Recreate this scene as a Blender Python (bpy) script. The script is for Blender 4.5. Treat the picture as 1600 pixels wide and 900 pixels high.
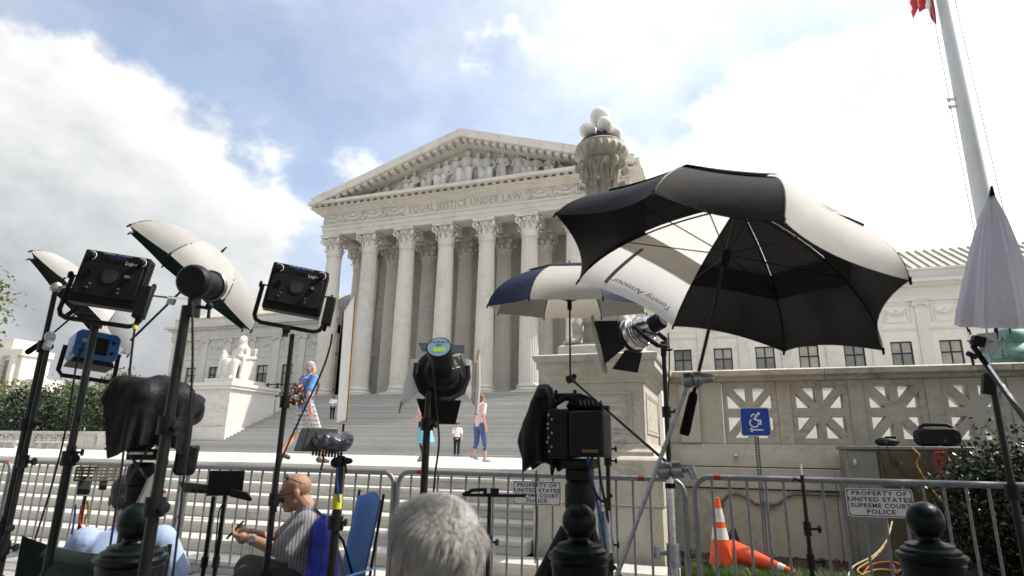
import bpy, bmesh, math, random
from mathutils import Vector, Matrix, Euler
R = math.radians
S = bpy.context.scene
for o in list(bpy.data.objects): bpy.data.objects.remove(o)
C = S.collection
random.seed(7)
# ------------------------------------------------------------------ camera
F, PITCH, YAW, ROLL, EYE = 953.84, R(15.142), R(19.326), R(.983), 1.351
FW = Vector((-math.sin(YAW)*math.cos(PITCH), math.cos(YAW)*math.cos(PITCH), math.sin(PITCH)))
_r = Vector((math.cos(YAW), math.sin(YAW), 0)); _u = _r.cross(FW)
RT = _r*math.cos(ROLL) + _u*math.sin(ROLL); UP = _u*math.cos(ROLL) - _r*math.sin(ROLL)
cam = bpy.data.cameras.new('camera'); cam.lens = F/1600*36; cam.sensor_width = 36; cam.clip_start = .05; cam.clip_end = 5000
cam.dof.use_dof = True; cam.dof.focus_distance = 9.0; cam.dof.aperture_fstop = 3.2
co = bpy.data.objects.new('camera', cam); C.objects.link(co); S.camera = co
co.matrix_world = Matrix(((RT.x, UP.x, -FW.x, 0), (RT.y, UP.y, -FW.y, 0), (RT.z, UP.z, -FW.z, EYE), (0, 0, 0, 1)))
# ------------------------------------------------------------------ light
SUN_AZ, SUN_EL = R(66), R(50)            # azimuth from +Y towards +X
SD = Vector((math.sin(SUN_AZ)*math.cos(SUN_EL), math.cos(SUN_AZ)*math.cos(SUN_EL), math.sin(SUN_EL)))
S.view_settings.view_transform = 'Standard'; S.view_settings.look = 'None'
S.view_settings.exposure = 0.74; S.view_settings.gamma = 1.0; S.view_settings.use_curve_mapping = False
sl = bpy.data.lights.new('sun', 'SUN'); sl.energy = 3.6; sl.angle = R(.53); sl.color = (1, .94, .84)
so = bpy.data.objects.new('sun', sl); C.objects.link(so); so.rotation_euler = SD.to_track_quat('Z', 'Y').to_euler()
so.location = (30, 10, 60)
w = bpy.data.worlds.new('World'); S.world = w; w.use_nodes = True
N = w.node_tree.nodes; L = w.node_tree.links; N.clear()
def nd(t, **k):
    n = N.new(t)
    for a, b in k.items():
        if a.startswith('i_'): n.inputs[a[2:].replace('_', ' ')].default_value = b
        else: setattr(n, a, b)
    return n
def mth(op, a, b=None, c=None, clamp=False):
    n = N.new('ShaderNodeMath'); n.operation = op; n.use_clamp = clamp
    for i, x in enumerate((a, b, c)):
        if x is None: continue
        if isinstance(x, (int, float)): n.inputs[i].default_value = x
        else: L.new(x, n.inputs[i])
    return n.outputs[0]
def sstep(x, a, b):
    n = N.new('ShaderNodeMapRange'); n.interpolation_type = 'SMOOTHSTEP'
    L.new(x, n.inputs[0]); n.inputs[1].default_value = a; n.inputs[2].default_value = b
    return n.outputs[0]
sky = nd('ShaderNodeTexSky', sky_type='NISHITA', sun_disc=False, sun_elevation=SUN_EL, sun_rotation=SUN_AZ, air_density=1.0, dust_density=1.6, ozone_density=1.2)
tc = nd('ShaderNodeTexCoord'); DIR = tc.outputs['Generated']
def dot(v):
    n = N.new('ShaderNodeVectorMath'); n.operation = 'DOT_PRODUCT'; L.new(DIR, n.inputs[0]); n.inputs[1].default_value = v
    return n.outputs['Value']
def sky_dir(x, y): return (FW*F + RT*(x-800) + UP*(450-y)).normalized()
def noise(scale, detail, off, rough=.55):
    a = N.new('ShaderNodeVectorMath'); a.operation = 'ADD'; L.new(DIR, a.inputs[0]); a.inputs[1].default_value = off
    sc = N.new('ShaderNodeVectorMath'); sc.operation = 'MULTIPLY'; L.new(a.outputs[0], sc.inputs[0]); sc.inputs[1].default_value = (1, 1, 1.35)
    n = nd('ShaderNodeTexNoise'); L.new(sc.outputs[0], n.inputs['Vector'])
    n.inputs['Scale'].default_value = scale; n.inputs['Detail'].default_value = detail; n.inputs['Roughness'].default_value = rough
    return n.outputs['Fac']
n1 = noise(3.4, 12, (3.1, 1.7, .4), .56)
n2 = noise(3.4, 12, tuple(Vector((3.1, 1.7, .4)) + SD*.05), .56)      # the same cloud a little nearer the sun: self-shadow
n3 = noise(2.2, 6, (7.7, 4.2, 1.1), .5)
# cumulus banks: broad lobes of the sky that hold cloud (fixed in the world)
bias = None
for (x, y, deg, wgt) in ((-120, 640, 33, .44), (90, 300, 15, .24), (330, 330, 12, .17), (500, 320, 9, .16), (1680, 590, 33, .46), (1280, 260, 13, .24), (1080, 300, 12, .22), (790, 120, 7, .11), (1500, 250, 12, .22)):
    l = mth('MULTIPLY', sstep(dot(sky_dir(x, y)), math.cos(R(deg)), math.cos(R(deg*.45))), wgt)
    bias = l if bias is None else mth('MAXIMUM', bias, l)
behind = mth('MULTIPLY', sstep(dot((0, -1, .25)), .0, .6), .2)
bias = mth('MAXIMUM', bias, behind)
dens = mth('ADD', n1, bias)
cov = sstep(dens, .60, .74)
cov = mth('ADD', mth('MULTIPLY', cov, .96), mth('ADD', .22, mth('MULTIPLY', sstep(n3, .35, .75), .34)), clamp=True)
shade = mth('ADD', mth('MULTIPLY', mth('SUBTRACT', n1, n2), 1.35), .86)
warm = sstep(dot((math.sin(R(60)), math.cos(R(60)), .35)), -.25, .62)   # cloud towards the sun glows, away from it is grey
elev = sstep(dot((0, 0, 1)), .0, .42)
thick = sstep(dens, .78, 1.12)
bright = mth('MULTIPLY', shade, mth('ADD', .66, mth('MULTIPLY', warm, .66)))
bright = mth('MULTIPLY', bright, mth('ADD', .68, mth('MULTIPLY', elev, .54)))
bright = mth('MULTIPLY', bright, mth('SUBTRACT', 1.06, mth('MULTIPLY', thick, .12)))
CLOUD_K = 5.7
cl = N.new('ShaderNodeMixRGB'); cl.inputs[1].default_value = (.86, .93, 1.0, 1); cl.inputs[2].default_value = (1, .985, .955, 1); L.new(mth('MULTIPLY', bright, .9, clamp=True), cl.inputs[0])
cm = N.new('ShaderNodeVectorMath'); cm.operation = 'SCALE'; L.new(cl.outputs[0], cm.inputs[0]); L.new(mth('MULTIPLY', bright, CLOUD_K), cm.inputs['Scale'])
mx = N.new('ShaderNodeMixRGB'); L.new(cov, mx.inputs[0]); L.new(sky.outputs[0], mx.inputs[1]); L.new(cm.outputs[0], mx.inputs[2])
bg = nd('ShaderNodeBackground'); bg.inputs[1].default_value = .14; L.new(mx.outputs[0], bg.inputs[0])
wo = nd('ShaderNodeOutputWorld'); L.new(bg.outputs[0], wo.inputs[0])

# ------------------------------------------------------------------ helpers
def at(x, y, Y=None, z=None, D=None):
    d = FW*F + RT*(x-800) + UP*(450-y)
    t = Y/d.y if Y is not None else (z-EYE)/d.z if z is not None else D/F
    return Vector((0, 0, EYE)) + d*t
def W(o):
    m = o.matrix_basis.copy()
    while o.parent: o = o.parent; m = o.matrix_basis @ m
    return m
class MB:
    def __init__(s): s.v = []; s.f = []; s.m = []; s.cm = 0; s.M = None
    def add(s, vs, fs):
        b = len(s.v)
        for p in vs:
            p = Vector(p); s.v.append(s.M @ p if s.M else p)
        for f in fs: s.f.append([b+i for i in f]); s.m.append(s.cm)
        return s
    def box(s, c, d, rot=None):
        x, y, z = (a/2 for a in d)
        vs = [Vector(p) for p in ((-x,-y,-z),(x,-y,-z),(x,y,-z),(-x,y,-z),(-x,-y,z),(x,-y,z),(x,y,z),(-x,y,z))]
        if rot is not None:
            q = rot if isinstance(rot, Matrix) else Euler(rot).to_matrix()
            vs = [q @ p for p in vs]
        return s.add([p+Vector(c) for p in vs], [(0,3,2,1),(4,5,6,7),(0,1,5,4),(1,2,6,5),(2,3,7,6),(3,0,4,7)])
    def span(s, a, b): return s.box([(p+q)/2 for p, q in zip(a, b)], [abs(p-q) for p, q in zip(a, b)])
    def prism(s, poly, h0, h1, ax='z'):      # polygon extruded along an axis
        k = {'z': lambda a, b, h: (a, b, h), 'y': lambda a, b, h: (a, h, b), 'x': lambda a, b, h: (h, a, b)}[ax]
        n = len(poly)
        vs = [k(a, b, h0) for a, b in poly] + [k(a, b, h1) for a, b in poly]
        return s.add(vs, [list(range(n))[::-1], list(range(n, 2*n))] + [(i, (i+1) % n, n+(i+1) % n, n+i) for i in range(n)])
    def tube(s, pts, r, n=10, cap=True, flat=1.0):
        pts = [Vector(p) for p in pts]; rs = r if isinstance(r, (list, tuple)) else [r]*len(pts)
        vs = []; fs = []; ref = None
        for i, p in enumerate(pts):
            t = (pts[min(i+1, len(pts)-1)] - pts[max(i-1, 0)])
            t = t.normalized() if t.length > 1e-9 else Vector((0, 0, 1))
            if ref is None: ref = Vector((0, 0, 1)) if abs(t.z) < .9 else Vector((1, 0, 0))
            a = t.cross(ref); a = a.normalized() if a.length > 1e-6 else t.orthogonal().normalized()
            b = a.cross(t).normalized(); ref = b
            for k in range(n):
                q = 2*math.pi*k/n; vs.append(p + a*(rs[i]*math.cos(q)) + b*(rs[i]*flat*math.sin(q)))
        for i in range(len(pts)-1):
            for k in range(n):
                fs.append((i*n+k, i*n+(k+1) % n, (i+1)*n+(k+1) % n, (i+1)*n+k))
        if cap: fs.append(list(range(n))[::-1]); fs.append(list(range((len(pts)-1)*n, len(pts)*n)))
        return s.add(vs, fs)
    def lathe(s, prof, n=24, c=(0, 0, 0), axis=None, cap=True, rfun=None):
        q = Vector((0, 0, 1)).rotation_difference(Vector(axis)).to_matrix() if axis is not None else Matrix.Identity(3)
        vs = []; fs = []; c = Vector(c)
        for (r, z) in prof:
            for k in range(n):
                t = 2*math.pi*k/n; rr = r*(rfun(t, z) if rfun else 1)
                vs.append(q @ Vector((rr*math.cos(t), rr*math.sin(t), z)) + c)
        for i in range(len(prof)-1):
            for k in range(n): fs.append((i*n+k, i*n+(k+1) % n, (i+1)*n+(k+1) % n, (i+1)*n+k))
        if cap: fs.append(list(range(n))[::-1]); fs.append(list(range((len(prof)-1)*n, len(prof)*n)))
        return s.add(vs, fs)
    def ball(s, c, r, n=12, rot=None):
        if isinstance(r, (int, float)): r = (r, r, r)
        vs = []; fs = []; m = max(6, n//2+2); c = Vector(c)
        q = rot if isinstance(rot, Matrix) else Euler(rot).to_matrix() if rot is not None else Matrix.Identity(3)
        for i in range(1, m):
            t = math.pi*i/m
            for k in range(n):
                a = 2*math.pi*k/n; vs.append(q @ Vector((r[0]*math.sin(t)*math.cos(a), r[1]*math.sin(t)*math.sin(a), r[2]*math.cos(t))) + c)
        for i in range(m-2):
            for k in range(n): fs.append((i*n+k, (i+1)*n+k, (i+1)*n+(k+1) % n, i*n+(k+1) % n))
        T = len(vs); vs += [q @ Vector((0, 0, r[2])) + c, q @ Vector((0, 0, -r[2])) + c]
        for k in range(n):
            fs.append((T, k, (k+1) % n)); fs.append((T+1, (m-2)*n+(k+1) % n, (m-2)*n+k))
        return s.add(vs, fs)
    def cap(s, a, b, ra, rb, n=12):          # tapered capsule
        a = Vector(a); b = Vector(b); s.ball(a, ra, n); s.ball(b, rb, n)
        if (b-a).length > 1e-4: s.tube([a, b], [ra, rb], n)
        return s
    def chain(s, pts, rs, n=12):
        for i in range(len(pts)-1): s.cap(pts[i], pts[i+1], rs[i], rs[i+1], n)
        return s
    def mesh(s, name, mats, smooth=True, ang=35):
        me = bpy.data.meshes.new(name); me.from_pydata([tuple(p) for p in s.v], [], s.f)
        for m in (mats if isinstance(mats, (list, tuple)) else [mats]): me.materials.append(m)
        me.polygons.foreach_set('material_index', s.m)
        if smooth: me.shade_smooth(); me.set_sharp_from_angle(angle=R(ang))
        me.update(); return me
    def build(s, name, mats, parent=None, local=False, smooth=True, ang=35, bevel=0, label=None):
        if parent is not None and not local:
            im = W(parent).inverted(); s.v = [im @ p for p in s.v]
        o = bpy.data.objects.new(name, s.mesh(name, mats, smooth, ang)); C.objects.link(o)
        if parent is not None: o.parent = parent
        if bevel:
            b = o.modifiers.new('bevel', 'BEVEL'); b.width = bevel; b.segments = 2; b.limit_method = 'ANGLE'; b.angle_limit = R(40)
        if label: o['label'] = label
        return o
def tag(o, label, cat, group=None, kind=None):
    o['label'] = label; o['category'] = cat
    if group: o['group'] = group
    if kind: o['kind'] = kind
    return o
def thing(name, label, cat, loc=(0, 0, 0), rz=0, group=None, M=None):
    o = bpy.data.objects.new(name, None); C.objects.link(o); o.empty_display_size = .1
    if M is not None: o.matrix_basis = M
    else: o.location = loc; o.rotation_euler = (0, 0, rz)
    return tag(o, label, cat, group)
def struct(o, label=None):
    o['kind'] = 'structure'
    if label: o['label'] = label
    return o
def inst(me, name, parent=None, loc=(0, 0, 0), rot=(0, 0, 0), sc=(1, 1, 1)):
    o = bpy.data.objects.new(name, me); C.objects.link(o); o.location = loc; o.rotation_euler = rot; o.scale = sc
    if parent is not None: o.parent = parent
    return o
def copy_tree(o, parent=None):
    c = o.copy(); C.objects.link(c); c.parent = parent
    for ch in list(o.children): copy_tree(ch, c)
    return c
def az_at(P): return math.atan2(-P.x, P.y)          # turn so that local -Y faces the eye
def place(x, y, D, rx=0, ry=0, rz=0):               # frame at a spot of the place; local -Y looks back to the photographer
    P = at(x, y, D=D)
    return Matrix.Translation(P) @ Matrix.Rotation(az_at(P)+R(rz), 4, 'Z') @ Matrix.Rotation(R(rx), 4, 'X') @ Matrix.Rotation(R(ry), 4, 'Y')
def remesh(mb, name, mats, voxel, parent=None, smooth_it=6, local=True):
    o = mb.build(name, mats, None, local=True)
    m = o.modifiers.new('r', 'REMESH'); m.mode = 'VOXEL'; m.voxel_size = voxel
    if smooth_it:
        k = o.modifiers.new('s', 'SMOOTH'); k.factor = .5; k.iterations = smooth_it
    dg = bpy.context.evaluated_depsgraph_get(); dg.update()
    me = bpy.data.meshes.new_from_object(o.evaluated_get(dg)); me.name = name
    o.modifiers.clear(); old = o.data; o.data = me; bpy.data.meshes.remove(old)
    if not me.materials:
        for q in (mats if isinstance(mats, (list, tuple)) else [mats]): me.materials.append(q)
    me.shade_smooth()
    if parent is not None: o.parent = parent
    return o
def wrinkle(o, amp, scale, seed=0):
    from mathutils import noise as nz
    me = o.data; ns = [v.normal.copy() for v in me.vertices]; off = Vector((seed*7.3, seed*3.1, seed*1.7))
    for v, n in zip(me.vertices, ns):
        p = v.co*scale+off; t = nz.ridged_multi_fractal(Vector((p.x, p.y, p.z*.55)), 1.0, 2.1, 3, 1.0, 2.0)-1.1
        v.co += n*(amp*t)
    me.update()
def drape(w_, l_, nx, ny, start, caps, steps=260, seed=1, jit=.004, stretch=1.0, pin=0):
    # a cloth sheet let fall over rounded shapes: caps = [(a, b, radius)]
    import numpy as np
    rg = np.random.default_rng(seed); gx, gy = np.meshgrid(np.linspace(-w_/2, w_/2, nx), np.linspace(-l_/2, l_/2, ny), indexing='ij')
    P = np.stack([gx, gy, np.zeros_like(gx)], -1)+np.array(start)+rg.normal(0, jit, (nx, ny, 3)); Q = P.copy(); dx, dy = w_/(nx-1)*stretch, l_/(ny-1)*stretch
    A = [np.array(c[0], float) for c in caps]; B = [np.array(c[1], float) for c in caps]; RR = [c[2] for c in caps]
    def con(i0, i1, rest, k):
        d = P[i1]-P[i0]; n = np.linalg.norm(d, axis=-1, keepdims=True)+1e-9; c = d*(1-rest/n)*.5*k; P[i0] += c; P[i1] -= c
    s = slice; ci, cj = nx//2, ny//2; hold = P[ci-pin:ci+pin+1, cj-pin:cj+pin+1].copy() if pin else None
    for it in range(steps):
        V_ = (P-Q)*.97; Q = P.copy(); P = P+V_; P[..., 2] -= .0011
        for k in range(7):
            for o in (0, 1):
                con((s(o, nx-1, 2), s(None)), (s(o+1, nx, 2), s(None)), dx, 1); con((s(None), s(o, ny-1, 2)), (s(None), s(o+1, ny, 2)), dy, 1)
                con((s(o, nx-1, 2), s(0, ny-1)), (s(o+1, nx, 2), s(1, ny)), (dx*dx+dy*dy)**.5, .5); con((s(o, nx-1, 2), s(1, ny)), (s(o+1, nx, 2), s(0, ny-1)), (dx*dx+dy*dy)**.5, .5)
            for o in (0, 1, 2, 3):
                con((s(o, nx-2, 4), s(None)), (s(o+2, nx, 4), s(None)), dx*2, .10); con((s(None), s(o, ny-2, 4)), (s(None), s(o+2, ny, 4)), dy*2, .10)
            for a, b_, r in zip(A, B, RR):
                ab = b_-a; t = np.clip(((P-a)@ab)/max(ab@ab, 1e-9), 0, 1)[..., None]; c = a+t*ab; d = P-c; n = np.linalg.norm(d, axis=-1, keepdims=True)+1e-9
                hit = (n < r)[..., 0]; P[hit] = (c+d/n*r)[hit]; Q[hit] = Q[hit]*.3+P[hit]*.7
            if pin: P[ci-pin:ci+pin+1, cj-pin:cj+pin+1] = hold
    mb = MB(); mb.add([tuple(p) for p in P.reshape(-1, 3)], [(i*ny+j, (i+1)*ny+j, (i+1)*ny+j+1, i*ny+j+1) for i in range(nx-1) for j in range(ny-1)])
    return mb
def cloth_obj(mb, name, m, parent):
    o = mb.build(name, m, parent, local=True, ang=180); s1 = o.modifiers.new('s', 'SUBSURF'); s1.levels = s1.render_levels = 1; s2 = o.modifiers.new('t', 'SOLIDIFY'); s2.thickness = .003; return o
def crumple(o, amp, scale, seed=0):
    from mathutils import noise as nz
    me = o.data; ns = [v.normal.copy() for v in me.vertices]; off = Vector((seed*7.3, seed*3.1, seed*1.7))
    for v, n in zip(me.vertices, ns):
        p = v.co*scale+off; p = p+nz.noise_vector(p*.7)*.5; d = nz.voronoi(Vector((p.x, p.y, p.z*.6)))[0]; d2 = nz.voronoi(Vector((p.x*2.3, p.y*2.3, p.z*1.3)))[0]
        v.co += n*(amp*(min(.6, d[1]-d[0])-.22)+amp*.35*(min(.6, d2[1]-d2[0])-.2))
    me.update()
def text_mb(txt, size, shear=0, ext=.0, align='CENTER', spacing=1.0, bold=0):
    cu = bpy.data.curves.new('t', 'FONT'); cu.body = txt; cu.size = size; cu.shear = shear; cu.extrude = ext
    cu.align_x = align; cu.align_y = 'CENTER'; cu.space_character = spacing; cu.resolution_u = 3; cu.offset = bold
    o = bpy.data.objects.new('t', cu); C.objects.link(o)
    dg = bpy.context.evaluated_depsgraph_get(); dg.update()
    me = bpy.data.meshes.new_from_object(o.evaluated_get(dg))
    mb = MB(); mb.add([v.co for v in me.vertices], [list(p.vertices) for p in me.polygons])
    bpy.data.objects.remove(o); bpy.data.curves.remove(cu); bpy.data.meshes.remove(me)
    return mb            # lies in the XY plane
# ------------------------------------------------------------------ materials
def mat(name, col, rough=.6, metal=0, var=.0, vscale=6, bump=0, bscale=40, spec=None, detail=5, col2=None, coat=0, sheen=0):
    m = bpy.data.materials.new(name); m.use_nodes = True; nt = m.node_tree; b = nt.nodes['Principled BSDF']
    b.inputs['Base Color'].default_value = (*col, 1); b.inputs['Roughness'].default_value = rough; b.inputs['Metallic'].default_value = metal
    if spec is not None: b.inputs['Specular IOR Level'].default_value = spec
    if coat: b.inputs['Coat Weight'].default_value = coat; b.inputs['Coat Roughness'].default_value = .15
    if sheen: b.inputs['Sheen Weight'].default_value = sheen
    t = nt.nodes.new('ShaderNodeTexCoord')
    if var or col2:
        n = nt.nodes.new('ShaderNodeTexNoise'); n.inputs['Scale'].default_value = vscale; n.inputs['Detail'].default_value = detail; n.inputs['Roughness'].default_value = .6
        nt.links.new(t.outputs['Object'], n.inputs['Vector'])
        r = nt.nodes.new('ShaderNodeValToRGB'); nt.links.new(n.outputs['Fac'], r.inputs[0])
        c2 = col2 if col2 else tuple(c*(1-var) for c in col); c1 = col if col2 else tuple(min(1, c*(1+var*.6)) for c in col)
        r.color_ramp.elements[0].position = .34; r.color_ramp.elements[0].color = (*c2, 1)
        r.color_ramp.elements[1].position = .64; r.color_ramp.elements[1].color = (*c1, 1)
        nt.links.new(r.outputs[0], b.inputs['Base Color'])
        q = nt.nodes.new('ShaderNodeMath'); q.operation = 'MULTIPLY_ADD'; nt.links.new(n.outputs['Fac'], q.inputs[0]); q.inputs[1].default_value = .25; q.inputs[2].default_value = rough-.125
        nt.links.new(q.outputs[0], b.inputs['Roughness'])
    if bump:
        n2 = nt.nodes.new('ShaderNodeTexNoise'); n2.inputs['Scale'].default_value = bscale; n2.inputs['Detail'].default_value = 4
        nt.links.new(t.outputs['Object'], n2.inputs['Vector'])
        bp = nt.nodes.new('ShaderNodeBump'); bp.inputs['Strength'].default_value = bump; bp.inputs['Distance'].default_value = .02
        nt.links.new(n2.outputs['Fac'], bp.inputs['Height']); nt.links.new(bp.outputs[0], b.inputs['Normal'])
    return m
def marble(name, base, vein, stain, vs=1.2, ss=.35, stain_amt=.5, vein_amt=.5, rough=.55, rnd=.06):
    m = bpy.data.materials.new(name); m.use_nodes = True; nt = m.node_tree; b = nt.nodes['Principled BSDF']; b.inputs['Roughness'].default_value = rough
    t = nt.nodes.new('ShaderNodeTexCoord'); g = nt.nodes.new('ShaderNodeNewGeometry'); oi = nt.nodes.new('ShaderNodeObjectInfo')
    P = g.outputs['Position']
    def nz(sc, det, rgh=.6, stretch=(1, 1, 1), dist=0):
        mp = nt.nodes.new('ShaderNodeMapping'); mp.inputs['Scale'].default_value = stretch; nt.links.new(P, mp.inputs[0])
        n = nt.nodes.new('ShaderNodeTexNoise'); n.inputs['Scale'].default_value = sc; n.inputs['Detail'].default_value = det; n.inputs['Roughness'].default_value = rgh; n.inputs['Distortion'].default_value = dist
        nt.links.new(mp.outputs[0], n.inputs['Vector']); return n.outputs['Fac']
    def ramp(x, a, b_):
        r = nt.nodes.new('ShaderNodeMapRange'); r.interpolation_type = 'SMOOTHSTEP'; nt.links.new(x, r.inputs[0]); r.inputs[1].default_value = a; r.inputs[2].default_value = b_; return r.outputs[0]
    def mul(x, k):
        q = nt.nodes.new('ShaderNodeMath'); q.operation = 'MULTIPLY'; nt.links.new(x, q.inputs[0])
        if isinstance(k, (int, float)): q.inputs[1].default_value = k
        else: nt.links.new(k, q.inputs[1])
        return q.outputs[0]
    def mix(fac, a, b_):
        x = nt.nodes.new('ShaderNodeMixRGB'); nt.links.new(fac, x.inputs[0])
        for i, c in ((1, a), (2, b_)):
            if isinstance(c, tuple): x.inputs[i].default_value = (*c, 1)
            else: nt.links.new(c, x.inputs[i])
        return x.outputs[0]
    v = nz(vs, 8, .62, (1, 1, 1.6), 1.2)
    ab = nt.nodes.new('ShaderNodeMath'); ab.operation = 'SUBTRACT'; nt.links.new(v, ab.inputs[0]); ab.inputs[1].default_value = .5
    a2 = nt.nodes.new('ShaderNodeMath'); a2.operation = 'ABSOLUTE'; nt.links.new(ab.outputs[0], a2.inputs[0])
    line = nt.nodes.new('ShaderNodeMath'); line.operation = 'SUBTRACT'; line.inputs[0].default_value = 1; nt.links.new(ramp(a2.outputs[0], 0, .05), line.inputs[1])
    blot = ramp(nz(vs*.7, 4), .4, .65)
    col = mix(mul(mul(line.outputs[0], blot), vein_amt), base, vein)
    col = mix(mul(ramp(nz(vs*2.5, 6), .45, .72), .35*vein_amt), col, vein)
    st = ramp(nz(ss*3, 7, .7, (1, 1, .28)), .5, .74)
    col = mix(mul(st, stain_amt), col, stain)
    hv = nt.nodes.new('ShaderNodeHueSaturation'); nt.links.new(col, hv.inputs['Color'])
    vv = nt.nodes.new('ShaderNodeMath'); vv.operation = 'MULTIPLY_ADD'; nt.links.new(oi.outputs['Random'], vv.inputs[0]); vv.inputs[1].default_value = rnd*2; vv.inputs[2].default_value = 1-rnd
    nt.links.new(vv.outputs[0], hv.inputs['Value']); nt.links.new(hv.outputs[0], b.inputs['Base Color'])
    bp = nt.nodes.new('ShaderNodeBump'); bp.inputs['Strength'].default_value = .25; bp.inputs['Distance'].default_value = .01
    nt.links.new(nz(28, 5), bp.inputs['Height']); nt.links.new(bp.outputs[0], b.inputs['Normal'])
    return m
def fabric(name, col, rough=.75, trans=.0, bump=.15, bscale=14, tcol=None, weave=0):
    m = mat(name, col, rough, bump=bump, bscale=bscale, var=.10, vscale=5, sheen=.12 if max(col) > .2 else 0, spec=.5 if max(col) > .2 else .2)
    nt = m.node_tree; b = nt.nodes['Principled BSDF']
    if trans:
        tr = nt.nodes.new('ShaderNodeBsdfTranslucent'); tr.inputs[0].default_value = (*(tcol or col), 1)
        mx = nt.nodes.new('ShaderNodeMixShader'); mx.inputs[0].default_value = trans
        out = nt.nodes['Material Output']; nt.links.new(b.outputs[0], mx.inputs[1]); nt.links.new(tr.outputs[0], mx.inputs[2]); nt.links.new(mx.outputs[0], out.inputs[0])
    return m
M = {}
M['marble'] = marble('white_marble', (.575, .55, .495), (.36, .355, .345), (.40, .35, .27), vs=.5, ss=.12, stain_amt=.42, vein_amt=.55)
M['marble_grey'] = marble('grey_marble', (.54, .525, .49), (.34, .34, .335), (.38, .35, .30), vs=.5, ss=.12, stain_amt=.3, vein_amt=.6)
M['marble_near'] = marble('weathered_marble', (.52, .495, .435), (.27, .255, .24), (.34, .255, .15), vs=1.6, ss=.6, stain_amt=.62, vein_amt=.55)
M['marble_dirty'] = marble('soiled_marble', (.50, .46, .39), (.22, .20, .18), (.16, .14, .12), vs=2.2, ss=.8, stain_amt=.85, vein_amt=.6, rough=.7)
M['marble_lamp'] = marble('lamp_marble', (.44, .41, .35), (.20, .19, .17), (.20, .16, .11), vs=3.2, ss=1.6, stain_amt=.7, vein_amt=.6, rough=.65)
M['marble_step'] = marble('step_marble', (.55, .53, .48), (.38, .37, .35), (.36, .33, .28), vs=1.4, ss=.9, stain_amt=.4, vein_amt=.35, rnd=.05)
M['marble_stair'] = marble('stair_marble', (.50, .495, .475), (.36, .36, .35), (.34, .33, .30), vs=1.0, ss=.5, stain_amt=.4, vein_amt=.35, rnd=.12)
M['paving'] = marble('plaza_paving', (.60, .585, .54), (.46, .45, .43), (.44, .42, .38), vs=1.0, ss=.5, stain_amt=.35, vein_amt=.35)
M['concrete'] = mat('sidewalk_concrete', (.30, .285, .26), .85, var=.25, vscale=2.5, bump=.4, bscale=90)
M['joint'] = mat('dark_joint', (.05, .045, .04), .9)
M['mulch'] = mat('bark_mulch', (.075, .05, .034), .95, var=.6, vscale=30, bump=1, bscale=60)
M['soffit'] = M['marble']
M['glass'] = mat('window_glass', (.17, .17, .165), .08, spec=.8, var=.45, vscale=.55)
M['glass_pale'] = mat('window_glass_over_blind', (.34, .325, .285), .12, spec=.8, var=.25, vscale=.9)
M['curtain'] = mat('pale_blind', (.42, .39, .33), .8, var=.2, vscale=3)
M['bronze_dark'] = mat('dark_bronze', (.035, .032, .028), .45, .6, var=.2)
M['patina'] = mat('green_patina', (.12, .24, .20), .6, .3, var=.4, vscale=9, bump=.3, bscale=30)
M['tile'] = mat('roof_tile', (.43, .41, .36), .7, var=.25, vscale=3)
M['steel'] = mat('galvanised_steel', (.20, .21, .22), .5, .6, var=.22, vscale=25, bump=.1, bscale=120)
M['chrome'] = mat('chromed_steel', (.62, .62, .62), .22, 1, var=.18, vscale=18, bump=.05, bscale=60)
M['worn_chrome'] = mat('worn_steel', (.36, .37, .38), .36, .9, var=.3, vscale=24, bump=.08, bscale=60)
M['alu'] = mat('brushed_aluminium', (.55, .55, .54), .38, .85, var=.2, vscale=9)
M['black'] = mat('black_metal', (.010, .010, .011), .5, 0, spec=.25, var=.35, vscale=20)
M['black_gloss'] = mat('black_tube', (.009, .009, .010), .35, 0, spec=.35, var=.3, vscale=14)
M['plastic'] = mat('black_plastic', (.011, .011, .013), .55, spec=.25, var=.3, vscale=12, bump=.08, bscale=200)
M['rubber'] = mat('black_rubber', (.009, .009, .009), .8, spec=.2)
M['foam'] = mat('black_foam', (.009, .009, .009), .95, spec=.1, bump=.5, bscale=160)
M['green_iron'] = mat('dark_green_iron', (.005, .009, .009), .34, 0, spec=.18, var=.3, vscale=14, bump=.22, bscale=35)
M['white_paint'] = mat('white_paint', (.78, .78, .77), .4, var=.06)
M['silver_paint'] = mat('pole_paint', (.60, .61, .62), .35, .1, var=.08, vscale=1.2)
M['red_tape'] = mat('red_tape', (.50, .025, .02), .5, var=.15)
M['orange'] = mat('cone_orange', (.80, .085, .018), .5, var=.14, vscale=9)
M['reflect'] = mat('reflective_white', (.62, .61, .59), .4, var=.2, vscale=22)
M['sign_white'] = mat('sign_white', (.62, .61, .60), .4, var=.06, vscale=12)
M['sign_navy'] = mat('sign_navy', (.025, .03, .09), .5)
M['sign_blue'] = mat('sign_blue', (.012, .055, .33), .35, var=.08)
M['globe'] = mat('opal_globe', (.84, .82, .77), .25, var=.04, vscale=5, coat=.3)
M['cab'] = mat('cabinet_steel', (.27, .265, .25), .45, .35, var=.2, vscale=3)
M['cab_door'] = mat('cabinet_door_olive', (.12, .10, .055), .5, .2, var=.2, vscale=3)
M['blue_lamp'] = mat('blue_enamel', (.02, .14, .40), .38, var=.15, vscale=14, coat=.3)
M['nyl_black'] = fabric('black_nylon', (.008, .008, .010), .55, bump=.6, bscale=14)
M['umb_black'] = fabric('umbrella_black', (.010, .0095, .010), .6, .04, bump=.12, tcol=(.03, .028, .028))
M['umb_charcoal'] = fabric('umbrella_charcoal', (.022, .020, .020), .6, .06, bump=.12, tcol=(.06, .055, .055))
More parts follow.
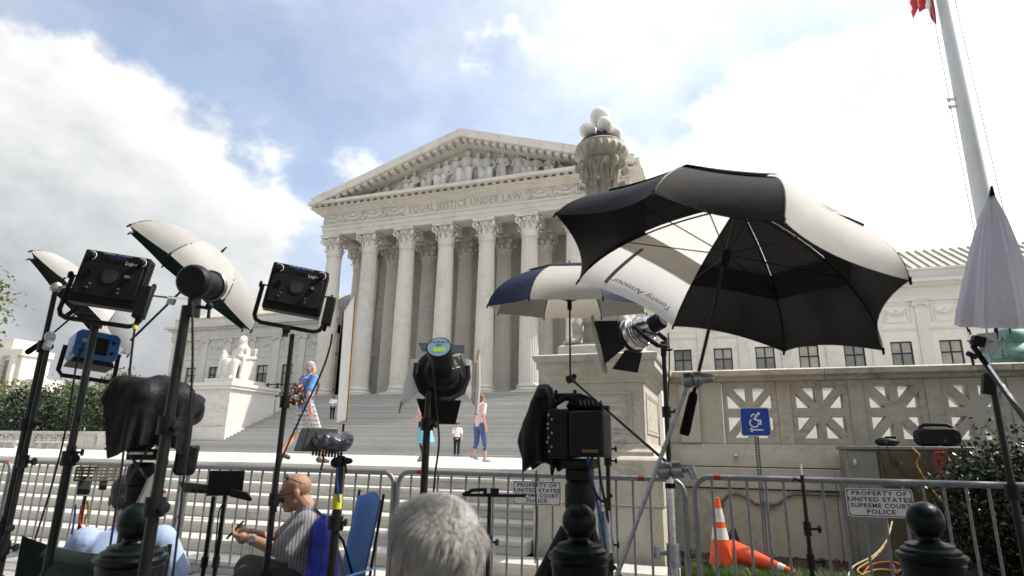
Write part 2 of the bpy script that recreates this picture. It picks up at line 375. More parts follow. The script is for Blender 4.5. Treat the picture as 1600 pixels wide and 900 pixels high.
M['umb_white'] = fabric('umbrella_white', (.78, .77, .76), .6, .5, bump=.12, tcol=(.82, .80, .77))
M['umb_pale'] = fabric('umbrella_pale_lining', (.68, .65, .58), .6, .4, bump=.12)
M['umb_navy'] = fabric('umbrella_navy', (.016, .024, .065), .55, .12, bump=.12, tcol=(.03, .04, .10))
M['umb_grey'] = fabric('umbrella_grey', (.22, .23, .25), .45, .15, bump=.12)
M['umb_green'] = fabric('umbrella_green', (.008, .035, .022), .6, .1, bump=.12)
M['umb_lilac'] = fabric('white_umbrella_cloth', (.80, .79, .86), .7, .45, bump=.35, bscale=9)
M['chair_blue'] = fabric('blue_canvas', (.022, .15, .48), .7, .1, bump=.3, bscale=18)
M['chair_pale'] = fabric('pale_blue_webbing', (.22, .47, .78), .7, .1)
M['bag_blue'] = fabric('royal_blue_nylon', (.022, .045, .52), .45, .15, bump=.5, bscale=9)
M['plastic_wrap'] = mat('clear_wrap_over_black', (.05, .055, .075), .12, spec=.9, bump=.9, bscale=16)
M['grey_case'] = mat('grey_casing', (.055, .065, .065), .5, var=.2, vscale=9)
M['mid_grey'] = mat('grey_plastic', (.28, .28, .27), .5, var=.15)
M['gold'] = mat('gold_edge_tape', (.48, .24, .06), .5, var=.2, vscale=12)
M['refl_white'] = fabric('reflector_white', (.82, .82, .82), .6, .45, bump=.05)
M['olive'] = mat('olive_metal', (.07, .068, .045), .5, .3, var=.2)
M['lab_blue'] = mat('label_blue', (.18, .30, .44), .5, var=.1)
M['lab_green'] = mat('label_green', (.30, .52, .05), .5)
M['print_white'] = mat('white_print', (.75, .75, .75), .6)
M['print_black'] = mat('black_print', (.02, .02, .02), .6)
M['print_gold'] = mat('gold_print', (.55, .40, .15), .5)
M['lcd'] = mat('blue_display', (.02, .03, .10), .2)
M['yellow'] = mat('yellow_tape', (.70, .60, .03), .5)
M['cable'] = mat('black_cable', (.014, .014, .014), .6)
M['cable_y'] = mat('yellow_cable', (.42, .25, .03), .55)
M['cable_o'] = mat('orange_cable', (.42, .09, .02), .55)
M['cable_r'] = mat('red_cable', (.50, .02, .02), .55)
M['cable_b'] = mat('blue_cable', (.03, .10, .40), .55)
M['cable_g'] = mat('pale_cable', (.42, .42, .34), .55)
def skin(name, c):
    m = mat(name, c, .5, var=.14, vscale=9, bump=.3, bscale=140); b = m.node_tree.nodes['Principled BSDF']
    b.inputs['Subsurface Weight'].default_value = .12; b.inputs['Subsurface Radius'].default_value = (.012, .005, .003); return m
M['skin'] = skin('skin', (.50, .27, .18)); M['skin_tan'] = skin('tanned_skin', (.36, .20, .135)); M['skin_dark'] = skin('darker_skin', (.33, .185, .13))  # last one is the darkest of three skin tones
M['leafA'] = None
def leafmat(name, a, b_, tr=.35, rough=.45):
    m = bpy.data.materials.new(name); m.use_nodes = True; nt = m.node_tree; b = nt.nodes['Principled BSDF']; b.inputs['Roughness'].default_value = rough
    g = nt.nodes.new('ShaderNodeNewGeometry'); n = nt.nodes.new('ShaderNodeTexNoise'); n.inputs['Scale'].default_value = 1.3; nt.links.new(g.outputs['Position'], n.inputs['Vector'])
    ad = nt.nodes.new('ShaderNodeMath'); ad.operation = 'ADD'; nt.links.new(n.outputs['Fac'], ad.inputs[0])
    q = nt.nodes.new('ShaderNodeMath'); q.operation = 'MULTIPLY_ADD'; nt.links.new(g.outputs['Random Per Island'], q.inputs[0]); q.inputs[1].default_value = .6; q.inputs[2].default_value = -.3
    nt.links.new(q.outputs[0], ad.inputs[1])
    r = nt.nodes.new('ShaderNodeMixRGB'); nt.links.new(ad.outputs[0], r.inputs[0]); r.inputs[1].default_value = (*a, 1); r.inputs[2].default_value = (*b_, 1)
    nt.links.new(r.outputs[0], b.inputs['Base Color'])
    t = nt.nodes.new('ShaderNodeBsdfTranslucent'); nt.links.new(r.outputs[0], t.inputs[0])
    x = nt.nodes.new('ShaderNodeMixShader'); x.inputs[0].default_value = tr; nt.links.new(b.outputs[0], x.inputs[1]); nt.links.new(t.outputs[0], x.inputs[2]); nt.links.new(x.outputs[0], nt.nodes['Material Output'].inputs[0])
    return m
M['leaf'] = leafmat('tree_leaves', (.030, .060, .014), (.10, .14, .03))
M['leaf_light'] = leafmat('sunlit_tree_leaves', (.06, .09, .018), (.16, .17, .045))  # paler copy of the tree leaves, sunlight put into the colour
M['leaf_dark'] = leafmat('dark_hedge_leaves', (.010, .022, .010), (.028, .045, .016), .15)
M['leaf_bush'] = leafmat('glossy_bush_leaves', (.010, .020, .007), (.034, .050, .020), .12, .28)
M['grass'] = leafmat('grass_blades', (.03, .08, .012), (.10, .17, .03))
M['bark'] = mat('bark', (.10, .075, .055), .9, var=.3, vscale=8, bump=.8, bscale=14)
M['office'] = mat('pale_office_stone', (.66, .62, .55), .7, var=.08, vscale=.3)
# ------------------------------------------------------------------ ground, plaza, steps
PZ = 1.12                                  # plaza level
g = MB(); g.add([(-900, -300, 0), (900, -300, 0), (900, 1500, 0), (-900, 1500, 0)], [(0, 1, 2, 3)])
ground = struct(g.build('ground', M['concrete'], smooth=False), 'grey concrete sidewalk reaching past the steps')
# sidewalk flags with recessed joints close to the barriers
for i in range(-7, 4):
    for j in range(-1, 5):
        b = MB(); b.span((i*1.5+.008, j*1.3-.4+.008, -.05), (i*1.5+1.492, j*1.3+.9-.008, .012))
        b.build('paving_slab', M['concrete'], ground, bevel=.006)
TR, YP, RS = .444, 8.983, .14
b = MB(); b.span((-120, YP+1.2, 0), (80, 70, PZ-.012)); plaza = struct(b.build('plaza', M['joint'], smooth=False), 'pale marble plaza in front of the stairs')
for i in range(-16, 1):
    for j in range(8):
        y0 = YP+1.2+j*2.66
        b = MB(); b.span((i*3.0+.006, y0+.006, PZ-.1), (i*3.0+2.994, y0+2.654, PZ)); b.build('paving_slab', M['paving'], plaza)
b = MB(); b.span((-120, YP+1.2, PZ-.1), (-48.01, 60, PZ-.002)); b.span((3.01, YP+1.2, PZ-.1), (80, 60, PZ-.002)); b.span((-47.99, YP+1.2+8*2.66+.01, PZ-.1), (2.99, 60, PZ-.002))
b.build('far_paving', M['paving'], plaza)
PX0, PX1, PYF = -2.14, -.76, 7.0           # lamp pedestal footprint
st = bpy.data.objects.new('front_steps', None); C.objects.link(st); st.location = (-10, YP, 0); struct(st, 'broad marble steps from sidewalk to plaza')
rnd = random.Random(3)
for k in range(8):                         # k=0 the lowest riser; each step is a course of long blocks
    y0 = YP-(7-k)*TR; z1 = RS*(k+1); x_end = 3.6 if k < 1 else (-.55 if k == 1 else -2.16)
    if k == 0: x_end = -.45
    x = -34.0
    while x < x_end-.05:
        ln = rnd.uniform(1.7, 2.9); x1 = min(x+ln, x_end)
        if x_end-x1 < .6: x1 = x_end
        back = y0+TR+.02 if k < 7 else YP+1.195
        b = MB(); dz = rnd.uniform(-.0015, .0015)
        b.span((x+.0025, y0+.012, z1-RS), (x1-.0025, back, z1-.045+dz))          # riser block, nosing slightly proud
        b.span((x+.0015, y0-.008, z1-.045+dz), (x1-.0015, back, z1+dz))
        b.build('step_block', M['marble_step'], st, bevel=.006)
        x = x1
b = MB(); b.span((-34, YP-6.9*TR, 0), (-.6, YP+1.3, .1)); b.span((-34, YP-.0, .1), (-2.2, YP+1.3, PZ-.2)); b.build('core', M['joint'], st)
# curb and planting bed to the right of the pedestal
b = MB(); b.span((-.44, 6.45, 0), (5.2, 6.78, .15)); struct(b.build('kerb', M['marble_step'], bevel=.015), 'white stone kerb along the planting bed')
b = MB(); nx, ny = 90, 34
vs = []; fs = []
for j in range(ny+1):
    for i in range(nx+1):
        x = -.8+i*6.0/nx; y = 6.78+j*2.3/ny
        vs.append((x, y, .125+.05*j/ny+rnd.uniform(-.018, .018)))
for j in range(ny):
    for i in range(nx): a = j*(nx+1)+i; fs.append((a, a+1, a+nx+2, a+nx+1))
b.add(vs, fs); bed = struct(b.build('planting_bed', M['mulch'], smooth=False), 'dark bark mulch bed behind the barrier')
ch = MB()
for k in range(2600):
    p = Vector((rnd.uniform(-.6, 5), rnd.uniform(6.85, 9.0), .16+rnd.uniform(0, .03))); a = rnd.uniform(0, 6.3); l = rnd.uniform(.012, .04)
    ch.box(p, (l, l*.35, .008), (rnd.uniform(-.5, .5), rnd.uniform(-.5, .5), a))
o = ch.build('wood_chips', mat('wood_chips', (.17, .12, .08), .9, var=.5, vscale=40), smooth=False); tag(o, 'loose wood chips scattered on the mulch bed', 'wood chips', kind='stuff')
gr = MB()
def blades(mb, cx, cy, rx, ry, n, h):
    for k in range(n):
        a = rnd.uniform(0, 6.283); q = math.sqrt(rnd.random()); x = cx+rx*q*math.cos(a); y = cy+ry*q*math.sin(a); hh = h*rnd.uniform(.4, 1.1)
        t = rnd.uniform(0, 6.283); lx, ly = math.cos(t), math.sin(t); w_ = .0035; ben = rnd.uniform(.2, .9)*hh; z = .14
        mb.add([(x-ly*w_, y+lx*w_, z), (x+ly*w_, y-lx*w_, z), (x+ly*w_*.7+lx*ben*.35, y-lx*w_*.7+ly*ben*.35, z+hh*.6), (x-ly*w_*.7+lx*ben*.35, y+lx*w_*.7+ly*ben*.35, z+hh*.6), (x+lx*ben, y+ly*ben, z+hh)], [(0, 1, 2, 3), (3, 2, 4)])
blades(gr, .35, 7.0, .95, .2, 5200, .17); blades(gr, -.5, 7.0, .2, .16, 700, .13); blades(gr, 1.1, 7.1, .5, .2, 900, .1)
tag(gr.build('grass', M['grass'], smooth=False), 'tuft of green grass at the edge of the mulch bed', 'grass', kind='stuff')

# ------------------------------------------------------------------ courthouse
XC, YC, ZB, ZT, ZS, ZA, SP = -20.4, 46.0, 5.70, 20.73, 23.70, 28.75, 3.843
court = thing('courthouse', 'white marble courthouse with columned portico, carved pediment and long wings', 'courthouse', (XC, YC, PZ))
def part(name, mb, m='marble', parent=court, **k): return mb.build(name, M[m] if isinstance(m, str) else m, parent, **k)
# grand stairs
YS, NR = 32.03, 34; rz = (ZB-PZ)/NR; tz = .326
gs = bpy.data.objects.new('grand_stairs', None); C.objects.link(gs); gs.location = (XC, YS, PZ); struct(gs, 'wide marble stairs climbing to the portico')
for k in range(NR):
    xl, xr = (-44, -4) if k < 6 else (-32.6, -8.0)
    b = MB(); y0 = YS+k*tz; z1 = PZ+(k+1)*rz; bk = y0+tz+.03 if k < NR-1 else 44.0
    b.span((xl, y0+.055, z1-rz-.002), (xr, bk, z1-.04)); b.span((xl, y0-.02, z1-.04), (xr, bk, z1)); b.build('step', M['marble_stair'], gs)
# podium under portico and wings
b = MB(); b.span((-57.0, 45.6, PZ), (-36.0, 50.3, ZB)); b.span((-36.6, 43.6, PZ), (-4.2, 60, ZB-.001)); b.span((-4.2, 45.6, PZ), (30, 50.3, ZB)); part('podium', b)
b = MB(); b.span((-57.2, 45.4, ZB), (-36.7, 46.0, ZB+.12)); part('terrace_coping', b)
# columns
def flute(t, z): return 1-.045*abs(math.sin(12*t))**.6
ch_ = 2.05; z_cap = ZT-ch_
sb = MB(); prof = []
for i in range(9):
    q = i/8; prof.append((.80-.13*q**1.7, 6.66-5.70+(z_cap-5.70-.96)*q))
sb.lathe(prof, 96, rfun=lambda t, z: 1-.085*(1-abs(math.cos(12*t)))); shaft_me = sb.mesh('shaft', M['marble'], ang=60)
bb = MB(); bb.box((0, 0, .17), (2.15, 2.15, .34)); bb.lathe([(1.02, .34), (1.07, .42), (1.02, .52), (.92, .55), (.90, .62), (.96, .66), (.98, .74), (.92, .82), (.84, .86), (.82, .97)], 40); base_me = bb.mesh('base', M['marble'])
cb = MB(); cb.lathe([(.70, 0), (.74, .05), (.69, .1), (.66, .12), (.66, 1.2), (.80, 1.75)], 32)
def leaf(mb, ang, r0, z0, h, wd, curl):
    pts = [(0, 0, 1.0), (.03, .35, 1.05), (.08, .7, .95), (.2, .93, .75), (.33, 1.0, .5), (.42, .92, .3), (.42, .80, .12)]
    ca, sa = math.cos(ang), math.sin(ang); vs = []; fs = []
    for (dr, dz, ww) in pts:
        for s in (-1, -.5, 0, .5, 1):
            rr = r0+dr*curl+(.035 if s in (-.5, .5) else 0) - (.05 if abs(s) == 1 else 0); t = s*wd*ww/2
            vs.append((rr*ca-t*sa, rr*sa+t*ca, z0+dz*h - (.08*h if abs(s) == 1 and dz > .5 else 0)))
    for i in range(len(pts)-1):
        for k in range(4): fs.append((i*5+k, i*5+k+1, (i+1)*5+k+1, (i+1)*5+k))
    mb.add(vs, fs)
for k in range(8): leaf(cb, math.pi*2*k/8+math.pi/8, .68, .10, .66, .50, .62); leaf(cb, math.pi*2*k/8, .67, .10, 1.16, .46, .80)
for k in range(4):
    a = math.pi/4+k*math.pi/2; d = Vector((math.cos(a), math.sin(a), 0)); t = Vector((-math.sin(a), math.cos(a), 0))
    for s in (-1, 1):
        pts = [d*.68+t*s*.2+Vector((0, 0, .9)), d*.86+t*s*.12+Vector((0, 0, 1.4))]
        for i in range(14):
            q = i/13*4.4*math.pi/2; rr = .30*(1-i/15); pts.append(d*(1.14+rr*math.sin(q)*.85-.02)+t*s*.05+Vector((0, 0, 1.42+rr*math.cos(q))))
        cb.tube(pts, .07, 6)
    a2 = k*math.pi/2; d2 = Vector((math.cos(a2), math.sin(a2), 0)); t2 = Vector((-math.sin(a2), math.cos(a2), 0))
    for s in (-1, 1):
        pts = [d2*.7+t2*s*.35+Vector((0, 0, 1.0))]
        for i in range(9):
            q = i/8*1.5*math.pi; rr = .16*(1-i/11); pts.append(d2*.86+t2*s*(.16+rr*math.sin(q))+Vector((0, 0, 1.5+rr*math.cos(q))))
        cb.tube(pts, .045, 5)
    cb.ball(d2*.92+Vector((0, 0, 1.88)), .14, 8)
ab = []
for k in range(4):
    a = math.pi/4+k*math.pi/2; c0 = Vector((math.cos(a), math.sin(a)))*1.40; c1 = Vector((math.cos(a+math.pi/2), math.sin(a+math.pi/2)))*1.40
    for i in range(6):
        q = i/6; p = c0.lerp(c1, q); n = p.normalized(); ab.append(tuple(p-n*.16*math.sin(math.pi*q)))
cb.prism(ab, 1.78, 1.96); cb.prism([(x*1.04, y*1.04) for x, y in ab], 1.96, ch_-.002)
cap_me = cb.mesh('capital', M['marble'], ang=50)
def column(x, y):
    c = bpy.data.objects.new('column', shaft_me); C.objects.link(c); c.parent = court; c.location = (x-XC, y-YC, ZB-PZ)
    inst(base_me, 'column_base', c); inst(cap_me, 'capital', c, (0, 0, z_cap-ZB))
for i in range(8):
    column(XC+(i-3.5)*SP, YC); column(XC+(i-3.5)*SP, YC+4.4)
# entablature
HW = 3.5*SP+.95
b = MB()
for (z0, z1, yo) in ((ZT, ZT+.42, .80), (ZT+.42, ZT+.86, .86), (ZT+.86, ZT+1.02, .98)):
    b.span((XC-HW-(yo-.8), YC-yo, z0+.001), (XC+HW+(yo-.8), YC+.85, z1))
    b.span((XC-HW-(yo-.8), YC+.851, z0+.001), (XC-HW+1.6, 53, z1)); b.span((XC+HW-1.6, YC+.851, z0+.001), (XC+HW+(yo-.8), 53, z1))
    b.span((XC-HW+1.601, YC+3.6, z0+.002), (XC+HW-1.601, YC+5.2, z1-.001))
part('architrave', b)
for k in range(7):      # coffer beams under the porch ceiling
    b = MB(); x = XC+(k-3)*SP; b.span((x-SP/2-.35, YC+.86, ZT+.1), (x-SP/2+.35, YC+3.59, ZT+1.0)); part('ceiling_beam', b)
b = MB(); b.span((XC-HW+.1, YC+.86, ZT+1.03), (XC+HW-.1, 53, ZT+1.4)); part('porch_ceiling', b)
FZ0, FZ1 = ZT+1.02, ZT+2.1
b = MB(); b.span((XC-HW, YC-.78, FZ0), (XC+HW, 53, FZ1)); frieze = part('frieze', b)
tm = text_mb('EQUAL JUSTICE UNDER LAW', .92, 0, .035, spacing=1.12)
xs = [p.x for p in tm.v]; kx = 10.6/(max(xs)-min(xs))
tm.v = [Vector((XC-.1+p.x*kx, YC-.79+.02-p.z, (FZ0+FZ1)/2+.02+p.y)) for p in tm.v]
tm.build('lettering', marble('shade_toned_letters', (.31, .30, .275), (.27, .26, .25), (.25, .235, .20)), frieze, smooth=False)['kind'] = 'stuff'  # raised letters; shade of the carving put into a darker marble
for sgn in (-1, 1):
    for k in range(4):
        xc = XC+sgn*(6.9+k*2.15); b = MB(); y = YC-.80
        for i2 in range(2):
            pts = [(xc+.85*math.cos(math.pi+math.pi*q/12), y-.05, FZ1-.22-(.55-.13*i2)*math.sin(math.pi*q/12)) for q in range(13)]
            b.tube(pts, [.05+.05*math.sin(math.pi*q/12) for q in range(13)], 6)
        b.ball((xc, y-.04, FZ1-.3), (.28, .08, .2), 8)
        for s in (-1, 1):
            b.tube([(xc+s*.98, y-.03, FZ1-.1), (xc+s*.95, y-.05, FZ0+.45), (xc+s*1.03, y-.04, FZ0+.12)], [.05, .1, .06], 6)
            b.tube([(xc+s*.85, y-.03, FZ1-.2), (xc+s*.80, y-.05, FZ0+.5), (xc+s*.76, y-.04, FZ0+.2)], [.04, .07, .03], 6)
        b.build('garland', M['marble_grey'], frieze)
# horizontal cornice: bed mould, modillions, corona
EX = 15.0
def slab(name, z0, z1, yo, parent=court, x_ex=None):
    b = MB(); e = (yo-.8) if x_ex is None else x_ex
    b.span((XC-HW-e, YC-yo, z0), (XC+HW+e, 55, z1)); return part(name, b, parent=parent)
slab('bed_moulding', FZ1, FZ1+.14, .95); slab('bed_moulding', FZ1+.141, FZ1+.30, 1.15)
b = MB()
for k in range(44):
    x = XC-HW-.55+(2*HW+1.1)*k/43; b.box((x, YC-1.50, FZ1+.44), (.34, .70, .26))
for k in range(8): b.box((XC+HW+.72, YC-.6+k*.7, FZ1+.44), (.6, .34, .26)); b.box((XC-HW-.72, YC-.6+k*.7, FZ1+.44), (.6, .34, .26))
o = part('modillions', b); o['kind'] = 'stuff'
slab('corona', FZ1+.30, FZ1+.31, 1.95, x_ex=.9)
slab('corona', FZ1+.572, ZS, 2.2, x_ex=.92)
# pediment
TH = ZA-ZS
b = MB(); ty = YC-.2
b.prism([(XC-HW-.4, ZS), (XC+HW+.4, ZS), (XC, ZA-.55)], ty, ty+1.2, 'y'); part('tympanum', b, 'marble_grey')
def raking(name, off0, off1, yf, yb, m='marble', nseg=7):
    for s in (-1, 1):
        L_ = Vector((EX, -(TH-.25))); ln = L_.length; d = L_.normalized(); n = Vector((-d.y, d.x))
        for i in range(nseg):
            a0, a1 = i/nseg, (i+1)/nseg
            def pt(q, off):
                p = Vector((0, ZA)) + d*(ln*q) - n*off
                if q == 0: p = Vector((0, ZA-off/n.y))
                return (XC+s*p.x, p.y)
            b = MB(); g_ = .0012 if i < nseg-1 else 0
            poly = [pt(a0, off0), pt(a1-g_, off0), pt(a1-g_, off1), pt(a0, off1)]
            b.prism(poly if s > 0 else poly[::-1], yf, yb, 'y'); part(name, b, m)
raking('raking_cornice', 0, .70, YC-2.35, 56, nseg=8)
raking('raking_fillet', .701, .92, YC-1.3, 50, nseg=1)
b = MB(); d = Vector((EX, -(TH-.25))).normalized(); ang = math.atan2(d.y, d.x)
for s in (-1, 1):
    for k in range(20):
        q = (k+.5)/20*.93; p = Vector((0, ZA)) + d*(q*math.hypot(EX, TH-.25)); b.box((XC+s*p.x, YC-1.7, p.y-.86-.02), (.40, .80, .30), (0, -ang*s, 0))
o = part('raking_modillions', b); o['kind'] = 'stuff'
# roof side edge blocks running back from the pediment
b = MB()
for k in range(9):
    b.box((XC+EX-.7, YC-.5+k*1.3, ZS+.62), (.7, .55, .5))
o = part('antefixes', b); o['kind'] = 'stuff'
# pediment sculpture: nine relief groups
def fig(x, h, kind, flip):
    b = MB(); y = ty-.28; z = ZS+.04; s = h/1.8; f = flip
    P = lambda a, c, dy=0: Vector((x+a*f*s, y+dy*s, z+c*s))
    if kind == 'stand':
        b.chain([P(0, .05), P(.03, .55), P(0, .95), P(0, 1.3)], [.26*s, .26*s, .2*s, .24*s]); b.cap(P(0, 1.3), P(.02, 1.5), .1*s, .09*s); b.ball(P(.02, 1.63), (.12*s, .13*s, .16*s))
        b.chain([P(.25, 1.35), P(.36, 1.05, -.1), P(.2, .9, -.2)], [.09*s, .08*s, .06*s]); b.chain([P(-.25, 1.35), P(-.38, 1.05, -.05), P(-.3, .75, -.1)], [.09*s, .08*s, .06*s])
        for k in range(4): b.chain([P(-.2+k*.13, 1.0, -.15), P(-.24+k*.16, .03, -.2)], [.04*s, .06*s])
    elif kind == 'sit':
        b.chain([P(0, .5), P(-.02, .8), P(0, 1.2)], [.27*s, .22*s, .25*s]); b.cap(P(0, 1.2), P(.02, 1.4), .1*s, .09*s); b.ball(P(.03, 1.55), (.13*s, .13*s, .17*s))
        for k in (-1, 1):
            b.chain([P(.1*k, .5), P(.2*k+.1, .55, -.5), P(.2*k+.1, .05, -.5)], [.18*s, .16*s, .12*s]); b.chain([P(.27*k, 1.22), P(.42*k, .9, -.15), P(.28*k+.1, .65, -.4)], [.1*s, .08*s, .06*s])
        for k in range(4): b.chain([P(-.15+k*.13, .5, -.5), P(-.2+k*.16, .03, -.5)], [.05*s, .07*s])
        b.box(P(0, .25), (.7*s, .5*s, .5*s))
    else:
        b.chain([P(-.1, .3), P(.1, .62), P(.22, .85)], [.24*s, .2*s, .2*s]); b.cap(P(.22, .85), P(.28, 1.0), .09*s, .08*s); b.ball(P(.3, 1.15), (.13*s, .13*s, .15*s))
        b.chain([P(-.1, .28), P(-.65, .42, -.1), P(-1.15, .12)], [.2*s, .17*s, .1*s]); b.chain([P(-.1, .2, -.1), P(-.6, .2, -.2), P(-1.3, .1, -.1)], [.18*s, .15*s, .08*s])
        b.chain([P(.36, .8), P(.52, .45), P(.35, .1)], [.09*s, .08*s, .07*s]); b.chain([P(.1, .8, -.1), P(-.2, .6, -.2), P(-.4, .5, -.2)], [.09*s, .07*s, .06*s])
    o = remesh(b, 'relief_figure', M['marble_grey'], .04, court, 2); o.data.transform(W(court).inverted())
FS = 1.27
for (dx, h, kind, f) in ((0, 3.15, 'sit', 1), (-1.85, 2.6, 'sit', -1), (1.85, 2.75, 'sit', 1), (-3.5, 2.2, 'sit', 1), (3.15, 2.45, 'stand', 1), (4.6, 2.25, 'stand', -1), (6.1, 1.9, 'sit', -1), (-4.9, 2.0, 'sit', -1), (-6.6, 1.75, 'rec', 1), (-8.6, 1.45, 'rec', 1), (8.3, 1.6, 'rec', -1), (10.4, 1.0, 'rec', -1), (-10.5, .95, 'rec', 1), (-5.75, 1.75, 'stand', 1), (5.35, 2.0, 'sit', 1), (7.2, 1.75, 'sit', 1), (-7.6, 1.35, 'sit', -1), (-.95, 2.7, 'stand', -1), (.95, 2.7, 'stand', 1), (-2.7, 2.35, 'stand', 1), (9.3, 1.15, 'sit', -1), (-9.6, 1.0, 'sit', 1)):
    fig(XC+dx*1.06, h*FS, kind, f)
# porch back wall with a tall doorway, side doors
b = MB(); wy = 53.0
cuts = [(-14.8, -13.2, 9.6), (-2.1, 2.1, 14.2), (13.2-7.6, 14.8-7.6, 9.6)]
x = -HW-.0
segs = []
for (a, c, zt_) in sorted(cuts):
    if a > x: segs.append((x, a, ZB, ZT+1.05))
    segs.append((a, c, zt_, ZT+1.05)); x = c
segs.append((x, HW, ZB, ZT+1.05))
for (a, c, z0, z1) in segs: b.span((XC+a, wy, z0), (XC+c, wy+.6, z1))
part('porch_wall', b)
b = MB(); b.span((XC-HW, wy+1.6, ZB), (XC+HW, wy+1.8, ZT)); part('dark_interior', b, 'bronze_dark')  # flat sheet behind the doorways, interior shade put into its dark colour
for (a, c, zt_) in cuts:
    b = MB()
    b.span((XC+a-.35, wy-.14, ZB), (XC+a, wy+.2, zt_+.35)); b.span((XC+c, wy-.14, ZB), (XC+c+.35, wy+.2, zt_+.35)); b.span((XC+a-.5, wy-.3, zt_+.351), (XC+c+.5, wy+.2, zt_+.8))
    part('door_surround', b)
for z in (10.5, 15.4):
    b = MB(); b.span((XC-HW, wy-.12, z), (XC-2.7, wy+.05, z+.22)); b.span((XC+2.7, wy-.12, z), (XC+HW, wy+.05, z+.22)); part('string_course', b)
for i in range(8):
    b = MB(); x = XC+(i-3.5)*SP; b.span((x-.55, wy-.2, ZB), (x+.55, wy+.02, ZT-.1)); part('pilaster', b)
# portico roof
b = MB(); b.prism([(XC-EX+.4, ZS+.05), (XC+EX-.4, ZS+.05), (XC, ZA-.72)], YC+.9, 62, 'y'); part('portico_roof', b, 'tile')
# wings
WY = 50.0
def wing(xa, xb, wins, side):
    z0, z1 = ZB, 13.3
    xs = sorted(wins); ww, wb, wt = 1.36, 7.35, 9.55
    x = xa
    b = MB()
    for c in xs:
        b.span((x, WY, wb), (c-ww/2, WY+.5, wt)); x = c+ww/2
    b.span((x, WY, wb), (xb, WY+.5, wt)); b.span((xa, WY, z0), (xb, WY+.5, wb)); b.span((xa, WY, wt), (xb, WY+.5, z1))
    wall = part('wing_wall', b, 'marble' if side > 0 else 'marble_grey')
    b = MB(); b.span((xa, WY+.9, z0), (xb, 62, z1)); part('wing_core', b, 'bronze_dark')
    if side < 0:
        b = MB(); b.span((xa-.02, WY+.5, z0), (xa+.5, 64, z1)); part('end_wall', b, 'marble_grey')
    for c in xs:
        b = MB(); t = .085
        b.span((c-ww/2, WY+.16, wb), (c-ww/2+t, WY+.26, wt)); b.span((c+ww/2-t, WY+.16, wb), (c+ww/2, WY+.26, wt)); b.span((c-ww/2+t, WY+.16, wt-t), (c+ww/2-t, WY+.26, wt)); b.span((c-ww/2+t, WY+.16, wb), (c+ww/2-t, WY+.26, wb+t))
        b.span((c-.045, WY+.163, wb+t), (c+.045, WY+.257, wt-t)); zm = wb+(wt-wb)*.62; b.span((c-ww/2+t, WY+.166, zm-.05), (c-.046, WY+.254, zm+.05)); b.span((c+.046, WY+.166, zm-.05), (c+ww/2-t, WY+.254, zm+.05))
        wn = part('window', b, 'bronze_dark')
        hh = rnd.choice((.2, .3, .5, .8, 1.0, .6, .45))
        for (xa_, xb_) in ((c-ww/2+t, c-.045), (c+.045, c+ww/2-t)):
            for (za_, zb_) in ((wb+t, zm-.05), (zm+.05, wt-t)):
                p = MB(); p.span((xa_, WY+.20, za_), (xb_, WY+.214, zb_)); p.build('pane', M['glass_pale'] if hh > .75 or (za_ > wb+.5 and hh > .4) else M['glass'], wn)
        q = MB(); q.span((c-ww/2+t, WY+.40, wt-t-(wt-wb-.2)*hh), (c+ww/2-t, WY+.41, wt-t)); q.build('blind', M['curtain'], wn)
        # sunk relief panel with a swag above the window
        b = MB(); zc = 11.55
        for (dx, dz, sx, sz) in ((0, .62, 1.75, .07), (0, -.62, 1.75, .07), (-.87, 0, .07, 1.17), (.87, 0, .07, 1.17)): b.box((c+dx, WY-.012, zc+dz), (sx, .06, sz))
        for i2 in range(2): b.tube([(c+.6*math.cos(math.pi+math.pi*q_/10), WY-.02, zc+.32-(.5-.2*i2)*math.sin(math.pi*q_/10)) for q_ in range(11)], .06, 6)
        b.ball((c, WY-.01, zc+.1), (.18, .07, .2), 8); b.tube([(c-.66, WY-.01, zc+.4), (c-.66, WY-.02, zc-.4)], .05, 6); b.tube([(c+.66, WY-.01, zc+.4), (c+.66, WY-.02, zc-.4)], .05, 6)
        b.build('relief_panel', M['marble_grey'], wall)
    px = [c-1.52 for c in xs]+[xs[-1]+1.52]
    for c in px:
        b = MB(); b.span((c-.34, WY-.10, 7.0), (c+.34, WY+.05, 12.2)); pl = part('pilaster', b, 'marble')
        b = MB(); b.box((c, WY-.12, 12.36), (.86, .3, .10)); b.box((c, WY-.09, 12.24), (.74, .22, .14))
        for s in (-1, 1): b.lathe([(.05, -.13), (.17, -.12), (.17, .12), (.05, .13)], 12, (c+s*.40, WY-.12, 12.22), (0, 1, 0))
        b.build('capital', M['marble'], pl)
    for (za_, zb_, yo, nm) in ((6.85, 7.0, .18, 'string_course'), (10.35, 10.47, .05, 'string_course'), (12.43, 12.85, .16, 'wing_architrave'), (12.851, 13.5, .12, 'wing_frieze'), (13.501, 13.72, .42, 'wing_cornice'), (13.721, 13.95, .75, 'wing_cornice'), (13.951, 14.75, .05, 'parapet')):
        b = MB(); b.span((xa-(yo if side < 0 else 0), WY-yo, za_), (xb, WY+.6, zb_)); part(nm, b, 'marble_grey')
        if side < 0 and yo > .1:
            b = MB(); b.span((xa-yo, WY+.61, za_), (xa+.3, 64, zb_)); part(nm, b, 'marble_grey')
    b = MB(); b.span((xa-.03, WY-.15, 14.75), (xb, WY+.7, 14.9)); part('parapet_coping', b, 'marble_grey')
    # tiled roof with raised ribs
    b = MB(); b.prism([(WY+.75, 14.85), (57, 18.3), (62, 18.3), (62, 14.0), (WY+.75, 14.0)], xa+1, xb, 'x'); rf = part('wing_roof', b, 'tile')
    b = MB(); k = xa+1.2
